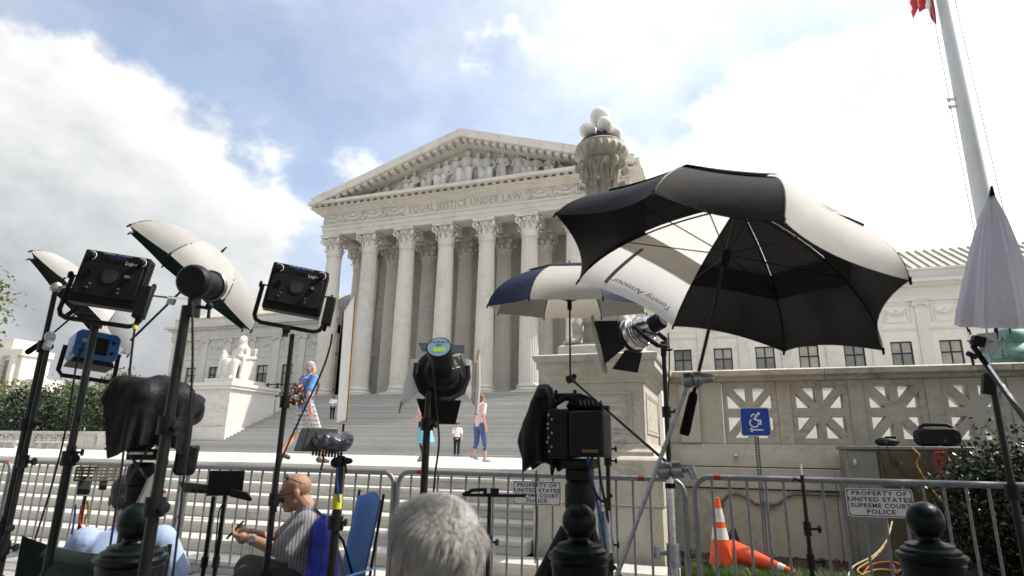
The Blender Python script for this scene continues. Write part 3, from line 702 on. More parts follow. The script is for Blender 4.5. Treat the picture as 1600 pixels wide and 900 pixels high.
    while k < xb:
        b.box((k, WY+3.9, 16.62), (.20, 7.0, .20), (math.atan2(3.45, 6.25), 0, 0)); k += .62
    o = b.build('roof_ribs', M['tile'], rf); o['kind'] = 'stuff'
wing(-3.05-1.53*3, 30, [-3.05+3.03*k for k in range(10)], 1)
wing(-56.6, -35.6, [-53.45+3.1*k for k in range(6)], -1)
# terrace railing left of the portico: dark bronze lattice
rl = thing('terrace_railing', 'black bronze lattice railing on the terrace left of the columns', 'railing', (-38, 45.7, ZB+.12))
b = MB(); b.span((-48.0, 45.66, ZB+1.28), (-35.2, 45.76, ZB+1.38)); b.span((-48.0, 45.67, ZB+.22), (-35.2, 45.75, ZB+.30)); b.span((-48, 45.67, ZB+1.02), (-35.2, 45.75, ZB+1.07)); b.build('rail', M['bronze_dark'], rl)
for k in range(13):
    b = MB(); x = -47.95+k*1.06; b.span((x-.05, 45.64, ZB+.1), (x+.05, 45.78, ZB+1.45)); b.build('post', M['bronze_dark'], rl)
    if k < 12:
        b = MB()
        for j in range(3):
            cx = x+.05+.16+j*.32
            b.lathe([(.14, -.02), (.16, 0), (.14, .02), (.11, 0), (.14, -.02)], 12, (cx, 45.71, ZB+.50), (0, 1, 0), cap=False)
            b.tube([(cx-.15, 45.71, ZB+.3), (cx+.15, 45.71, ZB+1.02)], .022, 5); b.tube([(cx+.15, 45.705, ZB+.3), (cx-.15, 45.705, ZB+1.02)], .022, 5); b.ball((cx, 45.71, ZB+.84), .09, 8)
        b.build('lattice', M['bronze_dark'], rl)
# ------------------------------------------------------------------ pierced balustrade pieces
def pierced_mesh(name, m, w_=.80, h=.80, t=.15):
    b = MB(); fr = .075
    b.span((-w_/2, -t/2, -h/2), (-w_/2+fr, t/2, h/2)); b.span((w_/2-fr, -t/2, -h/2), (w_/2, t/2, h/2))
    b.span((-w_/2+fr, -t/2, h/2-fr), (w_/2-fr, t/2, h/2)); b.span((-w_/2+fr, -t/2, -h/2), (w_/2-fr, t/2, -h/2+fr))
    iw, ih = w_/2-fr, h/2-fr
    b.span((-iw, -t/2+.006, -.055), (iw, t/2-.006, .055)); b.span((-.055, -t/2+.004, -ih), (.055, t/2-.004, ih))
    an = math.atan2(ih, iw); ln = 2*math.hypot(iw, ih)
    for s in (-1, 1): b.box((0, 0, 0), (ln+.02, t-.018-.004*s, .105), (0, s*an, 0))
    b.lathe([(.15, -t/2+.002), (.15, t/2-.002)], 8, (0, 0, 0), (0, 1, 0))
    return b.mesh(name, m, smooth=False)
near_panel = pierced_mesh('pierced_panel', M['marble_near'], t=.25)
near_panel_dirty = pierced_mesh('pierced_panel', M['marble_dirty'], t=.25)
bal = thing('plaza_balustrade', 'weathered marble balustrade with pierced star panels beside the lamp pedestal', 'balustrade', (1.5, 9.0, .15))
BY = 9.0
for i in range(4):          # base courses in long blocks with open joints
    x0, x1 = -.80+i*2.0, -.80+(i+1)*2.0
    b = MB(); b.span((x0+.003, BY-.22, .05), (x1-.003, BY+.3, .95)); b.build('base_block', M['marble_near'], bal, bevel=.006)
    b = MB(); b.span((x0+.002, BY-.26, .965), (x1-.002, BY+.3, 1.22)); b.build('plinth_block', M['marble_near'], bal, bevel=.01)
    b = MB(); b.prism([(BY-.20, 1.232), (BY-.20, 1.36), (BY-.16, 1.42), (BY-.13, 1.52), (BY+.2, 1.52), (BY+.2, 1.232)], (x0 if i == 0 else x0+.4), x1+.4-.004, 'x'); b.build('moulded_course', M['marble_near'], bal, bevel=.004)
b = MB(); b.span((-.8, BY-.18, .04), (7.3, BY+.25, 1.24)); b.build('core', M['joint'], bal)
for i in range(6):
    cx = .29+.856*i
    p = inst(near_panel_dirty if i == 1 else near_panel, 'pierced_panel', bal, (cx-1.5, .07, 1.9315-.15))
    p.scale = (.86, 1, 1.0155)
    b = MB(); b.span((cx+.346, BY-.075, 1.525), (cx+.51, BY+.14, 2.338)); b.build('pier', M['marble_near'], bal, bevel=.004)
b = MB(); b.span((-.80, BY-.10, 1.525), (-.065, BY+.14, 2.338)); b.build('pier', M['marble_near'], bal, bevel=.004)
b = MB(); b.prism([(BY-.16, 1.53), (BY-.16, 2.3), (BY-.10, 2.3), (BY-.10, 1.53)], -.62, -.36, 'x'); b.build('pilaster_strip', M['marble_near'], bal, bevel=.004)
for i in range(4):
    x0, x1 = -.80+i*2.02, -.80+(i+1)*2.02
    b = MB(); b.prism([(BY-.11, 2.34), (BY-.15, 2.345), (BY-.15, 2.385), (BY-.20, 2.395), (BY-.235, 2.41), (BY-.235, 2.475), (BY-.20, 2.495), (BY+.24, 2.495), (BY+.24, 2.395), (BY+.15, 2.345), (BY+.15, 2.34)], x0+.002, x1-.003, 'x'); b.build('coping', M['marble_dirty'], bal, bevel=.004)
# ------------------------------------------------------------------ lamp pedestal and candelabra
ped = thing('lamp_pedestal', 'square panelled marble pedestal carrying the globe lamp', 'pedestal', ((PX0+PX1)/2, 7.9, 0))
def ring(x0, x1, y0, y1, prof, name, m='marble_near', bevel=.004):       # moulded block: list of (projection, z)
    b = MB(); vs = []
    for (e, z) in prof: vs += [(x0-e, y0-e, z), (x1+e, y0-e, z), (x1+e, y1+e, z), (x0-e, y1+e, z)]
    fs = [(3, 2, 1, 0)]
    for i in range(len(prof)-1):
        for k in range(4): fs.append((i*4+k, i*4+(k+1) % 4, (i+1)*4+(k+1) % 4, (i+1)*4+k))
    n = len(prof)*4; fs.append((n-4, n-3, n-2, n-1)); b.add(vs, fs)
    return b.build(name, M[m], ped, bevel=bevel, ang=25)
x0, x1, y0, y1 = -1.97, -.885, 7.12, 8.70
ring(x0, x1, y0, y1, [(.17, .12), (.17, .82)], 'base_block', bevel=.008)
ring(x0, x1, y0, y1, [(.19, .823), (.19, 1.11), (.165, 1.13)], 'base_block', bevel=.008)
ring(x0, x1, y0, y1, [(.16, 1.133), (.16, 1.30), (.13, 1.33), (.10, 1.345), (.09, 1.39), (.05, 1.42), (.035, 1.45), (.03, 1.475)], 'base_moulding')
ring(x0, x1, y0, y1, [(.0, 1.476), (.0, 2.16)], 'die')
b = MB()                     # raised frame of the sunk panels on front and side
for (e, t, pr) in ((.14, .035, .012), (.20, .022, .007)):
    for (a0, b0, a1, b1) in ((x0+e, 1.476+e*.8, x1-e, 1.476+e*.8+t), (x0+e, 2.16-e*.7-t, x1-e, 2.16-e*.7), (x0+e, 1.476+e*.8+t, x0+e+t, 2.16-e*.7-t), (x1-e-t, 1.476+e*.8+t, x1-e, 2.16-e*.7-t)):
        b.span((a0, y0-pr, b0), (a1, y0+.01, b1))
b.build('front_panel', M['marble_near'], ped, bevel=.003)
b = MB()
for (e, t, pr) in ((.16, .035, .012), (.22, .022, .007)):
    for (a0, b0, a1, b1) in ((y0+e, 1.476+e*.7, y1-e, 1.476+e*.7+t), (y0+e, 2.16-e*.6-t, y1-e, 2.16-e*.6), (y0+e, 1.476+e*.7+t, y0+e+t, 2.16-e*.6-t), (y1-e-t, 1.476+e*.7+t, y1-e, 2.16-e*.6-t)):
        b.span((x1-.01, a0, b0), (x1+pr, a1, b1))
b.build('side_panel', M['marble_near'], ped, bevel=.003)
ring(x0, x1, y0, y1, [(.005, 2.161), (.02, 2.18), (.03, 2.22), (.07, 2.245), (.085, 2.29), (.15, 2.32), (.15, 2.40), (.17, 2.405), (.19, 2.45), (.19, 2.475), (.1, 2.50)], 'cornice')
LX, LY = -1.45, 7.9
ring(LX-.52, LX+.52, LY-.5, LY+.5, [(.0, 2.501), (.0, 2.66), (-.03, 2.68)], 'lamp_plinth', bevel=.01)
lamp = thing('globe_lamp', 'carved marble lamp standard with clustered white glass globes', 'lamp', (LX, LY, 2.68))
b = MB()
b.lathe([(.44, 2.68), (.44, 2.72), (.36, 2.74), (.34, 2.98), (.40, 3.0), (.40, 3.06), (.33, 3.09)], 4, (LX, LY, 0)); b.v = [Vector((LX, LY, 0)) + Matrix.Rotation(R(45), 3, 'Z') @ (p-Vector((LX, LY, 0))) for p in b.v]
b.build('base', M['marble_lamp'], lamp, bevel=.01)
for k in range(4):
    a = R(45+90*k); d = Vector((math.cos(a), math.sin(a), 0)); t = Vector((-math.sin(a), math.cos(a), 0)); o_ = Vector((LX, LY, 2.68)); b = MB()
    b.chain([o_+d*.36+Vector((0, 0, .42)), o_+d*.44+Vector((0, 0, .28)), o_+d*.43+Vector((0, 0, .14)), o_+d*.47+Vector((0, 0, .06))], [.055, .075, .065, .07])
    for j in (-1.5, -.5, .5, 1.5): b.chain([o_+d*.48+t*.04*j+Vector((0, 0, .07)), o_+d*.56+t*.048*j+Vector((0, 0, .055)), o_+d*.60+t*.048*j+Vector((0, 0, .03))], [.034, .034, .022])
    ob = remesh(b, 'lion_paw', M['marble_lamp'], .014, lamp, 3); ob.data.transform(W(lamp).inverted())
b = MB(); b.lathe([(.30, 3.09), (.31, 3.15), (.26, 3.2), (.22, 3.3), (.20, 3.5), (.185, 4.2), (.17, 4.74), (.20, 4.76), (.20, 4.80)], 48, (LX, LY, 0), rfun=lambda t, z: 1-.05*(1-abs(math.cos(8*t))) if 3.25 < z < 4.75 else 1); b.build('shaft', M['marble_lamp'], lamp)
b = MB(); b.lathe([(.18, 4.80), (.20, 4.84), (.185, 4.9), (.17, 5.05), (.20, 5.22), (.25, 5.33), (.27, 5.36)], 32, (LX, LY, 0))
def sleaf(mb, ang, r0, z0, h, wd, curl, o_):
    n0 = len(mb.v); leaf(mb, ang, r0, z0, h, wd, curl)
    for i in range(n0, len(mb.v)): mb.v[i] = mb.v[i]+o_
for k in range(8):
    sleaf(b, k*math.pi/4, .185, 4.80, .24, .15, .26, Vector((LX, LY, 0))); sleaf(b, k*math.pi/4+math.pi/8, .18, 4.82, .50, .17, .40, Vector((LX, LY, 0)))
for k in range(4):
    a = R(45+90*k); d = Vector((math.cos(a), math.sin(a), 0)); pts = [Vector((LX, LY, 5.05))+d*.2]
    for i in range(12): q = i/11*2*math.pi; rr = .075*(1-i/13); pts.append(Vector((LX, LY, 5.26+rr*math.cos(q)))+d*(.31+rr*math.sin(q)))
    b.tube(pts, .022, 6)
b.build('capital', M['marble_lamp'], lamp, ang=50)
b = MB(); b.lathe([(.25, 5.36), (.27, 5.375), (.30, 5.39), (.37, 5.44), (.395, 5.50), (.38, 5.555), (.355, 5.575), (.36, 5.60), (.34, 5.62), (.30, 5.64), (.28, 5.65)], 72, (LX, LY, 0), rfun=lambda t, z: 1-.11*(1-abs(math.cos(11*t))) if 5.40 < z < 5.57 else 1); b.build('bowl', M['marble_lamp'], lamp, ang=50)
b = MB(); b.lathe([(.30, 5.645), (.30, 5.68), (.24, 5.71), (.09, 5.73), (.06, 5.85), (.05, 5.93), (.07, 5.96)], 24, (LX, LY, 0))
gp = []
for k in range(4):
    a = R(28+90*k); d = Vector((math.cos(a), math.sin(a), 0)); b.tube([Vector((LX, LY, 5.70))+d*.1, Vector((LX, LY, 5.71))+d*.19, Vector((LX, LY, 5.76))+d*.20], .03, 8); gp.append(Vector((LX, LY, 5.865))+d*.20)
b.build('bracket', M['bronze_dark'], lamp)
b = MB(); b.ball((0, 0, 0), .115, 28); sm = b.mesh('globe', M['globe'], ang=80)
for p in gp: inst(sm, 'globe', lamp, p-Vector((LX, LY, 2.68)))
inst(sm, 'globe', lamp, (0, 0, 6.10-2.68), sc=(1.3, 1.3, 1.3))

# ------------------------------------------------------------------ left pedestal block with seated statue
blk = thing('statue_pedestal', 'tall marble block on the stairs under the seated statue', 'pedestal', (-34.0, 35.5, PZ))
b = MB(); b.span((-35.75, 34.0, PZ), (-32.5, 38.6, 5.35)); b.build('die', M['marble_grey'], blk, bevel=.02)
b = MB(); b.span((-35.95, 33.8, PZ), (-32.3, 38.8, 2.75)); b.build('base_block', M['marble_grey'], blk, bevel=.03)
b = MB(); b.span((-35.95, 33.8, 5.351), (-32.3, 38.75, 5.56)); b.span((-36.05, 33.7, 5.561), (-32.2, 38.8, 5.80)); b.build('cornice', M['marble_grey'], blk, bevel=.02)
b = MB(); b.span((-35.3, 34.3, 5.801), (-32.7, 37.6, 6.15)); b.build('statue_plinth', M['marble_grey'], blk, bevel=.02)
b = MB(); b.prism([(38.81, PZ), (38.81, 5.0), (45.3, 5.65), (45.3, PZ)], -35.3, -32.55, 'x'); b.build('cheek_wall', M['marble_grey'], blk, bevel=.02)
sp = Vector((-34.0, 36.0, 6.15)); b = MB(); q = lambda x, y, z: sp+Vector((x, y, z))
b.box(q(0, .35, .75), (1.5, 1.4, 1.5)); b.box(q(0, .95, 1.35), (1.4, .35, 2.3))
for s in (-1, 1): b.chain([q(s*.72, .9, 1.75), q(s*.74, -.3, 1.62), q(s*.74, -.45, .2)], [.14, .16, .14])
b.chain([q(0, .2, 1.25), q(0, .3, 1.75), q(0, .25, 2.35)], [.52, .44, .46]); b.cap(q(0, .22, 2.5), q(.02, .15, 2.85), .19, .17); b.ball(q(.03, .08, 3.05), (.25, .29, .34)); b.ball(q(.03, .18, 3.12), (.28, .28, .30)); b.cap(q(.03, .3, 3.0), q(.03, .36, 2.5), .2, .22)
for s in (-1, 1):
    b.chain([q(s*.25, .1, 1.2), q(s*.36, -.75, 1.3), q(s*.34, -.8, .15), q(s*.36, -1.05, .08)], [.36, .31, .22, .17])
    b.chain([q(s*.5, .2, 2.3), q(s*.72, .05, 1.75)], [.21, .17])
b.chain([q(.72, .05, 1.75), q(.70, -.5, 1.72), q(.68, -.75, 1.75)], [.17, .14, .12]); b.chain([q(-.72, .05, 1.75), q(-.75, -.4, 1.75), q(-.76, -.6, 1.95)], [.17, .14, .12])
for k in range(7): b.chain([q(-.5+k*.16, -.75-.1*math.sin(k), 1.25), q(-.55+k*.18, -.85, .1)], [.11, .14])
for k in range(6): b.chain([q(-.4+k*.15, -.12, 2.25-.05*k), q(-.5+k*.2, -.2, 1.3)], [.09, .12])
b.chain([q(-.85, -.75, 0), q(-.85, -.72, 1.3), q(-.82, -.68, 1.75)], [.28, .22, .2]); b.ball(q(-.82, -.68, 2.05), (.16, .17, .21)); b.chain([q(-1.0, -.7, 1.6), q(-1.02, -.75, 1.2)], [.1, .09])
st_ = remesh(b, 'seated_statue', M['marble_grey'], .045, None, 3); tag(st_, 'seated robed marble statue on the block beside the stairs', 'statue')
b = MB(); b.span((-8.2, 34.0, PZ), (-4.9, 45.0, 4.2)); tag(b.build('stair_cheek', M['marble_grey'], bevel=.03), 'plain marble block flanking the stairs behind the lamp pedestal', 'pedestal')
# far-left plaza balustrade, benches and little signs
fb = thing('far_balustrade', 'long low marble balustrade with star panels in front of the hedge', 'balustrade', (-42, 31.5, PZ))
far_panel = pierced_mesh('pierced_panel', M['marble_grey'], .92, .82, .2)
b = MB(); b.span((-64, 31.35, PZ), (-36.0, 31.75, PZ+.22)); b.build('base_block', M['marble_grey'], fb, bevel=.02)
b = MB(); b.span((-64, 31.3, PZ+1.04), (-36.0, 31.8, PZ+1.2)); b.build('coping', M['marble_grey'], fb, bevel=.02)
xx = -36.2
for k in range(26):
    if k in (0, 1, 5, 6, 11, 12, 17, 18):
        b = MB(); b.span((xx-1.0, 31.4, PZ+.221), (xx, 31.7, PZ+1.039)); b.build('pier', M['marble_grey'], fb)
    else: inst(far_panel, 'pierced_panel', fb, (xx-.5+42, .05, .63), sc=(1.08, 1, 1))
    xx -= 1.0
for (x, l, lab) in ((-42.2, 2.6, 'longer white stone bench in front of the far balustrade, nearer the blue signs'), (-46.5, 2.4, 'shorter white stone bench in front of the far balustrade, farther from the blue signs')):
    bn = thing('stone_bench', lab, 'bench', (x, 29.4, PZ), group='stone benches by the far balustrade')
    b = MB(); b.span((x-l/2, 29.1, PZ+.36), (x+l/2, 29.7, PZ+.50)); b.build('seat', M['marble'], bn, bevel=.02)
    for s in (-1, 1): b = MB(); b.box((x+s*l*.36, 29.4, PZ+.18), (.3, .45, .36)); b.build('leg', M['marble'], bn, bevel=.02)
b = MB(); b.span((-38.2, 29.3, PZ), (-36.0, 30.6, PZ+1.0)); tag(b.build('stone_block', M['marble_grey'], bevel=.03), 'plain stone block at the end of the far balustrade', 'stone block')
def blue_sign(x, y, z, w_, label, post=True):
    t = thing('blue_sign', label, 'sign', (x, y, PZ))
    b = MB(); b.span((x-w_/2, y-.03, z), (x+w_/2, y, z+w_)); b.build('panel', M['sign_blue'], t)
    b = MB(); b.ball((x, y-.035, z+w_*.74), (w_*.09, .01, w_*.09), 8); b.box((x, y-.035, z+w_*.5), (w_*.12, .012, w_*.35)); b.box((x+w_*.12, y-.035, z+w_*.3), (w_*.3, .012, w_*.1)); b.build('symbol', M['print_white'], t)
    if post:
        for i in range(6): b = MB(); b.span((x-.06, y+.0, PZ+i*.16), (x+.06, y+.12, PZ+(i+1)*.16)); b.build('post_band', M['yellow'] if i % 2 else M['black'], t)
    return t
p = at(169, 676, Y=29.0); blue_sign(p.x, 29.0, PZ+.98, .42, 'small blue sign on a yellow and black striped post')
p = at(177, 687, Y=29.2); blue_sign(p.x, 29.25, PZ+.35, .42, 'small blue sign fixed low on the stone block', False)
# ------------------------------------------------------------------ flagpole
fp = thing('flagpole', 'tall pale grey flagpole on a green bronze base', 'flagpole', (4.46, 12.0, PZ))
b = MB(); b.lathe([(.165, 3.4), (.155, 4.5), (.128, 7), (.098, 10), (.085, 14), (.05, 22)], 32, (4.46, 12, 0)); b.ball((4.46, 12, 22.1), .16, 16); b.build('pole', M['silver_paint'], fp)
b = MB(); b.lathe([(.62, PZ), (.62, PZ+.3), (.5, PZ+.4), (.42, PZ+.9), (.40, 2.5), (.44, 2.55), (.50, 2.62), (.52, 2.7), (.46, 2.78), (.34, 2.82), (.36, 2.9), (.42, 2.95), (.40, 3.05), (.30, 3.12), (.24, 3.2), (.26, 3.28), (.24, 3.38), (.2, 3.42)], 40, (4.46, 12, 0), rfun=lambda t, z: 1-.04*(1-abs(math.cos(10*t))) if 2.5 < z < 3.1 else 1); b.build('base', M['patina'], fp, ang=50)
for z in (5.05, 7.6, 7.75): b = MB(); b.box((4.28, 11.97, z), (.12, .04, .05)); b.tube([(4.24, 11.97, z-.04), (4.22, 11.97, z+.05)], .012, 6); b.build('cleat', M['alu'], fp)
b = MB(); b.tube([(4.22, 11.9, 3.6), (4.24, 11.9, 12)], .007, 5); b.tube([(4.75, 11.95, 3.4), (4.6, 11.95, 12)], .007, 5); b.build('halyard', M['mid_grey'], fp)
fl = MB(); nx, nz = 26, 40; z0_, z1_ = 9.33, 12.2; vs = []; fs = []
for j in range(nz+1):
    for i in range(nx+1):
        u_, v_ = i/nx, j/nz; wd = .34+.30*v_
        sag = .22*u_*(1-v_)
        vs.append((4.27-wd*u_+.03*math.sin(9*v_), 11.93+.10*math.sin(u_*13+v_*5)*(.3+u_), z0_+sag+.28*(1-v_)*math.sin(3*u_)+(z1_-z0_)*v_))
for j in range(nz):
    for i in range(nx):
        a = j*(nx+1)+i; fl.cm = 1 if (int((i/nx)*5.0+j/nz*3.0)) % 2 else 0; fl.add([], []); fl.f.append((a, a+1, a+nx+2, a+nx+1)); fl.m.append(fl.cm)
fl.v = [Vector(p) for p in vs]
tag(fl.build('flag', [fabric('flag_red', (.42, .02, .025), .7, .3), fabric('flag_white', (.75, .74, .72), .7, .3)]), 'red and white striped flag hanging from the pole', 'flag')
# ------------------------------------------------------------------ trees and far building
def crown(mb, c, r, n, size, rn, clump=.28, low=.0):
    cs = []
    for k in range(max(8, int(n/90))):
        while True:
            p = Vector((rn.uniform(-1, 1), rn.uniform(-1, 1), rn.uniform(-1+low, 1)))
            if .35 < p.length < 1: break
        cs.append(Vector((c[0]+p.x*r[0], c[1]+p.y*r[1], c[2]+p.z*r[2])))
    rm = (r[0]+r[1]+r[2])/3*clump
    for k in range(n):
        q = rn.choice(cs); d = Vector((rn.gauss(0, 1), rn.gauss(0, 1), rn.gauss(0, .8))); p = q+d*rm*.55
        s = size*rn.uniform(.6, 1.3); M3 = Euler((rn.uniform(-1.2, 1.2), rn.uniform(-1.2, 1.2), rn.uniform(0, 6.3))).to_matrix()
        mb.add([p+M3 @ Vector(v) for v in ((-s*.5, 0, 0), (0, -s*.3, .06*s), (s*.6, 0, 0), (0, s*.3, .06*s))], [(0, 1, 2, 3)])
    return cs
def tree(name, label, x, y, h, r, n, size, m, seed, group=None, low=0, z0=0):
    rn = random.Random(seed); t = thing(name, label, 'tree', (x, y, z0), group=group); tr = MB()
    tr.tube([(x, y, z0), (x+.1, y, z0+h*.25), (x-.05, y+.1, z0+h*.55), (x, y, z0+h*.85)], [h*.03, h*.024, h*.016, h*.004], 9)
    cb_ = MB(); cs = crown(cb_, (x, y, z0+h-r[2]), r, n, size, rn, low=low)
    for q in cs[:14]:
        z = rn.uniform(.3, .6)*h+z0; tr.tube([(x, y, z), ((x+q.x)/2, (y+q.y)/2, (z+q.z)/2+.1*h*.3), tuple(q)], [h*.011, h*.007, h*.002], 6)
    tr.build('trunk', M['bark'], t); cb_.build('crown', M[m], t, smooth=False); return t
tree('shade_tree', 'tall leafy tree reaching in beside the pale office block', -50.4, 24.0, 13.6, (5.6, 5, 4.6), 9000, .34, 'leaf_light', 5)
k = 0
for (px, Y, h, rx, m, lab) in ((0, 52, 9.0, 4.4, 'leaf_light', 'sunlit tree in front of the pale office block'), (75, 52, 8.8, 4.3, 'leaf_light', 'bright green rounded tree right of the pale office block'), (125, 48, 7.4, 3.6, 'leaf', 'low dark tree behind the star-panel balustrade'), (165, 56, 10.6, 4.0, 'leaf_light', 'tall yellow-green tree behind the blue lamp'), (215, 50, 8.0, 4.2, 'leaf', 'dense tree beside the end of the courthouse wing')):
    p = at(px, 690, Y=Y); tree('plaza_tree', lab, p.x, Y, h, (rx, 3.5, h*.42), 6500, .36, m, 20+k, low=.0); k += 1
hb = MB(); rn = random.Random(9)
for k in range(12): crown(hb, (-72+k*2.7, 34.3+rn.uniform(-.6, 1.2), rn.uniform(1.9, 3.0)), (rn.uniform(1.7, 2.6), 1.5, rn.uniform(1.9, 3.4)), 2000, rn.uniform(.2, .34), rn, clump=.4)
tag(hb.build('hedge', M['leaf_dark'], smooth=False), 'dark evergreen hedge behind the far balustrade', 'hedge', kind='stuff')
ob = thing('office_block', 'pale stone office block with tall window bays beyond the trees', 'building', (-125, 75, 0))
bx, by = at(35, 560, Y=75).x, 75
b = MB(); b.span((bx-40, by, 0), (bx-.0, by+5, 17.0)); b.build('wall', M['office'], ob)
b = MB(); b.span((bx-40, by-.5, 17.0), (bx+.4, by+5.2, 18.2)); b.build('roof_slab', M['office'], ob)
b = MB(); b.span((bx-38, by+1, 18.2), (bx-5, by+5, 20.5)); b.build('penthouse', M['office'], ob)
for k in range(9):
    x = bx-1.4-k*3.6; b = MB(); b.span((x-.5, by-.9, 0), (x+.5, by-.01, 17.0)); b.build('pier', M['office'], ob)
    for j in range(3):
        b = MB(); b.span((x-3.0, by-.06, 1.5+j*5.2), (x-.6, by-.015, 5.9+j*5.2)); b.build('window', M['glass'], ob)
b = MB(); b.span((bx+.01, by+1, 0), (bx+4.5, by+5, 12.8)); b.build('annex', M['office'], ob)
# ------------------------------------------------------------------ crowd-control barriers
BAR_Y = 5.5
bm_ = MB(); bm_.tube([(0, 0, 0), (0, 0, .93)], .0108, 8, cap=False); bar_me = bm_.mesh('bar', M['steel'], ang=80)
def barrier(x0, x1, h, label, rz=0, y=BAR_Y):
    t = thing('crowd_barrier', label, 'barrier', (x0, y, .012), R(rz), group='steel crowd barriers along the steps'); Lb = x1-x0
    b = MB(); r = .12; pts = [(0, 0, 0)]
    for i in range(7): a = math.pi-i*math.pi/12; pts.append((r+r*math.cos(a), 0, h-r+r*math.sin(a)))
    for i in range(7): a = math.pi/2-i*math.pi/12; pts.append((Lb-r+r*math.cos(a), 0, h-r+r*math.sin(a)))
    pts.append((Lb, 0, 0)); b.tube(pts, .0235, 12); b.build('frame', M['steel'], t, local=True, ang=60)
    b = MB(); b.tube([(0, 0, .16), (Lb, 0, .16)], .017, 10); b.build('bottom_rail', M['steel'], t, local=True)
    n = int(round(Lb/.139)); k = (h-.175)/.93
    for i in range(1, n): inst(bar_me, 'bar', t, (Lb*i/n+random.uniform(-.003, .003), random.uniform(-.002, .002), .17), (random.uniform(-.003, .003), random.uniform(-.004, .004), 0), (1, 1, k))
    for s in (0, 1):
        b = MB(); b.box((s*Lb, 0, .02), (.05, .56, .014)); b.tube([(s*Lb, -.27, .02), (s*Lb, -.29, 0)], .012, 6); b.build('foot', M['steel'], t, local=True)
    b = MB()
    for z in (.62, .16): b.tube([(Lb+.02, -.02, z), (Lb+.07, -.02, z), (Lb+.085, -.02, z-.02), (Lb+.085, -.02, z-.16)], .007, 6)
    b.build('hook', M['steel'], t, local=True)
    b = MB()
    for z in (.60, .20): b.box((-.035, 0, z), (.05, .03, .03))
    b.build('hook_eye', M['steel'], t, local=True)
    return t, h
def tape(bar, x, lab=None):
    t, h = bar; b = MB(); b.tube([(x, 0, h), (x+.055, 0, h)], .0235, 12); b.build('red_tape', M['red_tape'], t, local=True)
barA = barrier(-11.25, -8.56, 1.13, 'steel crowd barrier ending beside the paired light stands')
barB = barrier(-8.48, -5.78, 1.135, 'steel crowd barrier behind the rain-covered camera')
barC = barrier(-5.68, -3.11, 1.14, 'steel crowd barrier behind the man in the folding chair')
barD = barrier(-3.06, -.385, 1.15, 'steel crowd barrier with a police sign in front of the lamp pedestal')
barE = barrier(-.298, 2.42, 1.175, 'steel crowd barrier with a police sign in front of the planting bed')
barF = barrier(2.50, 5.2, 1.175, 'steel crowd barrier continuing past the bush')
tape(barB, .16); tape(barD, .2); tape(barD, 2.30); tape(barE, .15); tape(barA, 2.58)
def police_sign(x0, z0, label, seed):
    w_, h = .445, .205; t = thing('police_sign', label, 'sign', (x0+w_/2, BAR_Y-.036, z0+h/2), 0, group='police property signs'); t.rotation_euler = (R(-1), R(-.5), 0)
    def rr(w, h_, r, y0, y1, m, nm):
        pts = []
        for (cx, cz, a0) in ((w/2-r, h_/2-r, 0), (-w/2+r, h_/2-r, 90), (-w/2+r, -h_/2+r, 180), (w/2-r, -h_/2+r, 270)):
            for i in range(5): a = R(a0+i*22.5); pts.append((cx+r*math.cos(a), cz+r*math.sin(a)))
        b = MB(); b.prism(pts, y0, y1, 'y'); return b.build(nm, M[m], t, local=True, smooth=False)
    rr(w_, h, .02, -.003, .003, 'sign_white', 'plate'); rr(w_-.014, h-.014, .016, -.0045, -.0031, 'sign_navy', 'border'); rr(w_-.026, h-.026, .012, -.006, -.0046, 'sign_white', 'field')
    for i, s in enumerate(('PROPERTY OF', 'UNITED STATES', 'SUPREME COURT', 'POLICE')):
        m = text_mb(s, .043, 0, .0, spacing=1.14, bold=.0011); xs = [p.x for p in m.v]; zc = .066-i*.0435
        k = min(1.32, .395/(max(xs)-min(xs))) if i == 2 else 1.22
        m.v = [Vector((p.x*k, -.0075, p.y+zc)) for p in m.v]; o = m.build('lettering', M['sign_navy'], t, local=True, smooth=False); o['kind'] = 'stuff'
    b = MB()
    for sx in (-1, 1):
        for sz in (-1, 1): b.lathe([(.006, -.009), (.005, -.0062)], 8, (sx*(w_/2-.016), 0, sz*(h/2-.02)), (0, 1, 0))
    b.v = [Vector((p.x, p.y-.0, p.z)) for p in b.v]; o = b.build('rivets', M['steel'], t, local=True); o['kind'] = 'stuff'
police_sign(.805, .935, 'white police property sign on the barrier before the steel cabinet', 1)
police_sign(-1.872, .91, 'white police property sign on the barrier behind the tripod camera', 2)
# ------------------------------------------------------------------ bollards
def bollard_base():
    t = thing('bollard', '', 'bollard', group='dark green bollards at the kerb')
    b = MB(); b.lathe([(.175, 0), (.175, .10), (.15, .14), (.112, .2), (.110, .78), (.116, .86), (.122, .885), (.118, .892), (.128, .90), (.134, .912), (.128, .922)], 40); b.build('post', M['green_iron'], t, local=True)
    b = MB(); b.lathe([(.128, .922), (.112, .926), (.112, .936), (.100, .944), (.094, .946), (.092, .956), (.078, .962), (.052, .966), (.042, .975), (.042, .985)], 40); b.build('stepped_cap', M['green_iron'], t, local=True, ang=50)
    b = MB(); b.ball((0, 0, 1.044), .072, 32); b.build('ball', M['green_iron'], t, local=True, ang=80)
    for k in range(4):
        a = R(35+90*k); d = Vector((math.cos(a), math.sin(a), 0)); b = MB()
        tt = Vector((-math.sin(a), math.cos(a), 0)); pts = [d*.111+tt*.05*math.cos(q*math.pi/8)+Vector((0, 0, .62+.09*math.sin(q*math.pi/8))) for q in range(17)]; b.tube(pts, .008, 6); b.build('medallion', M['green_iron'], t, local=True)
    return t
b0 = bollard_base()
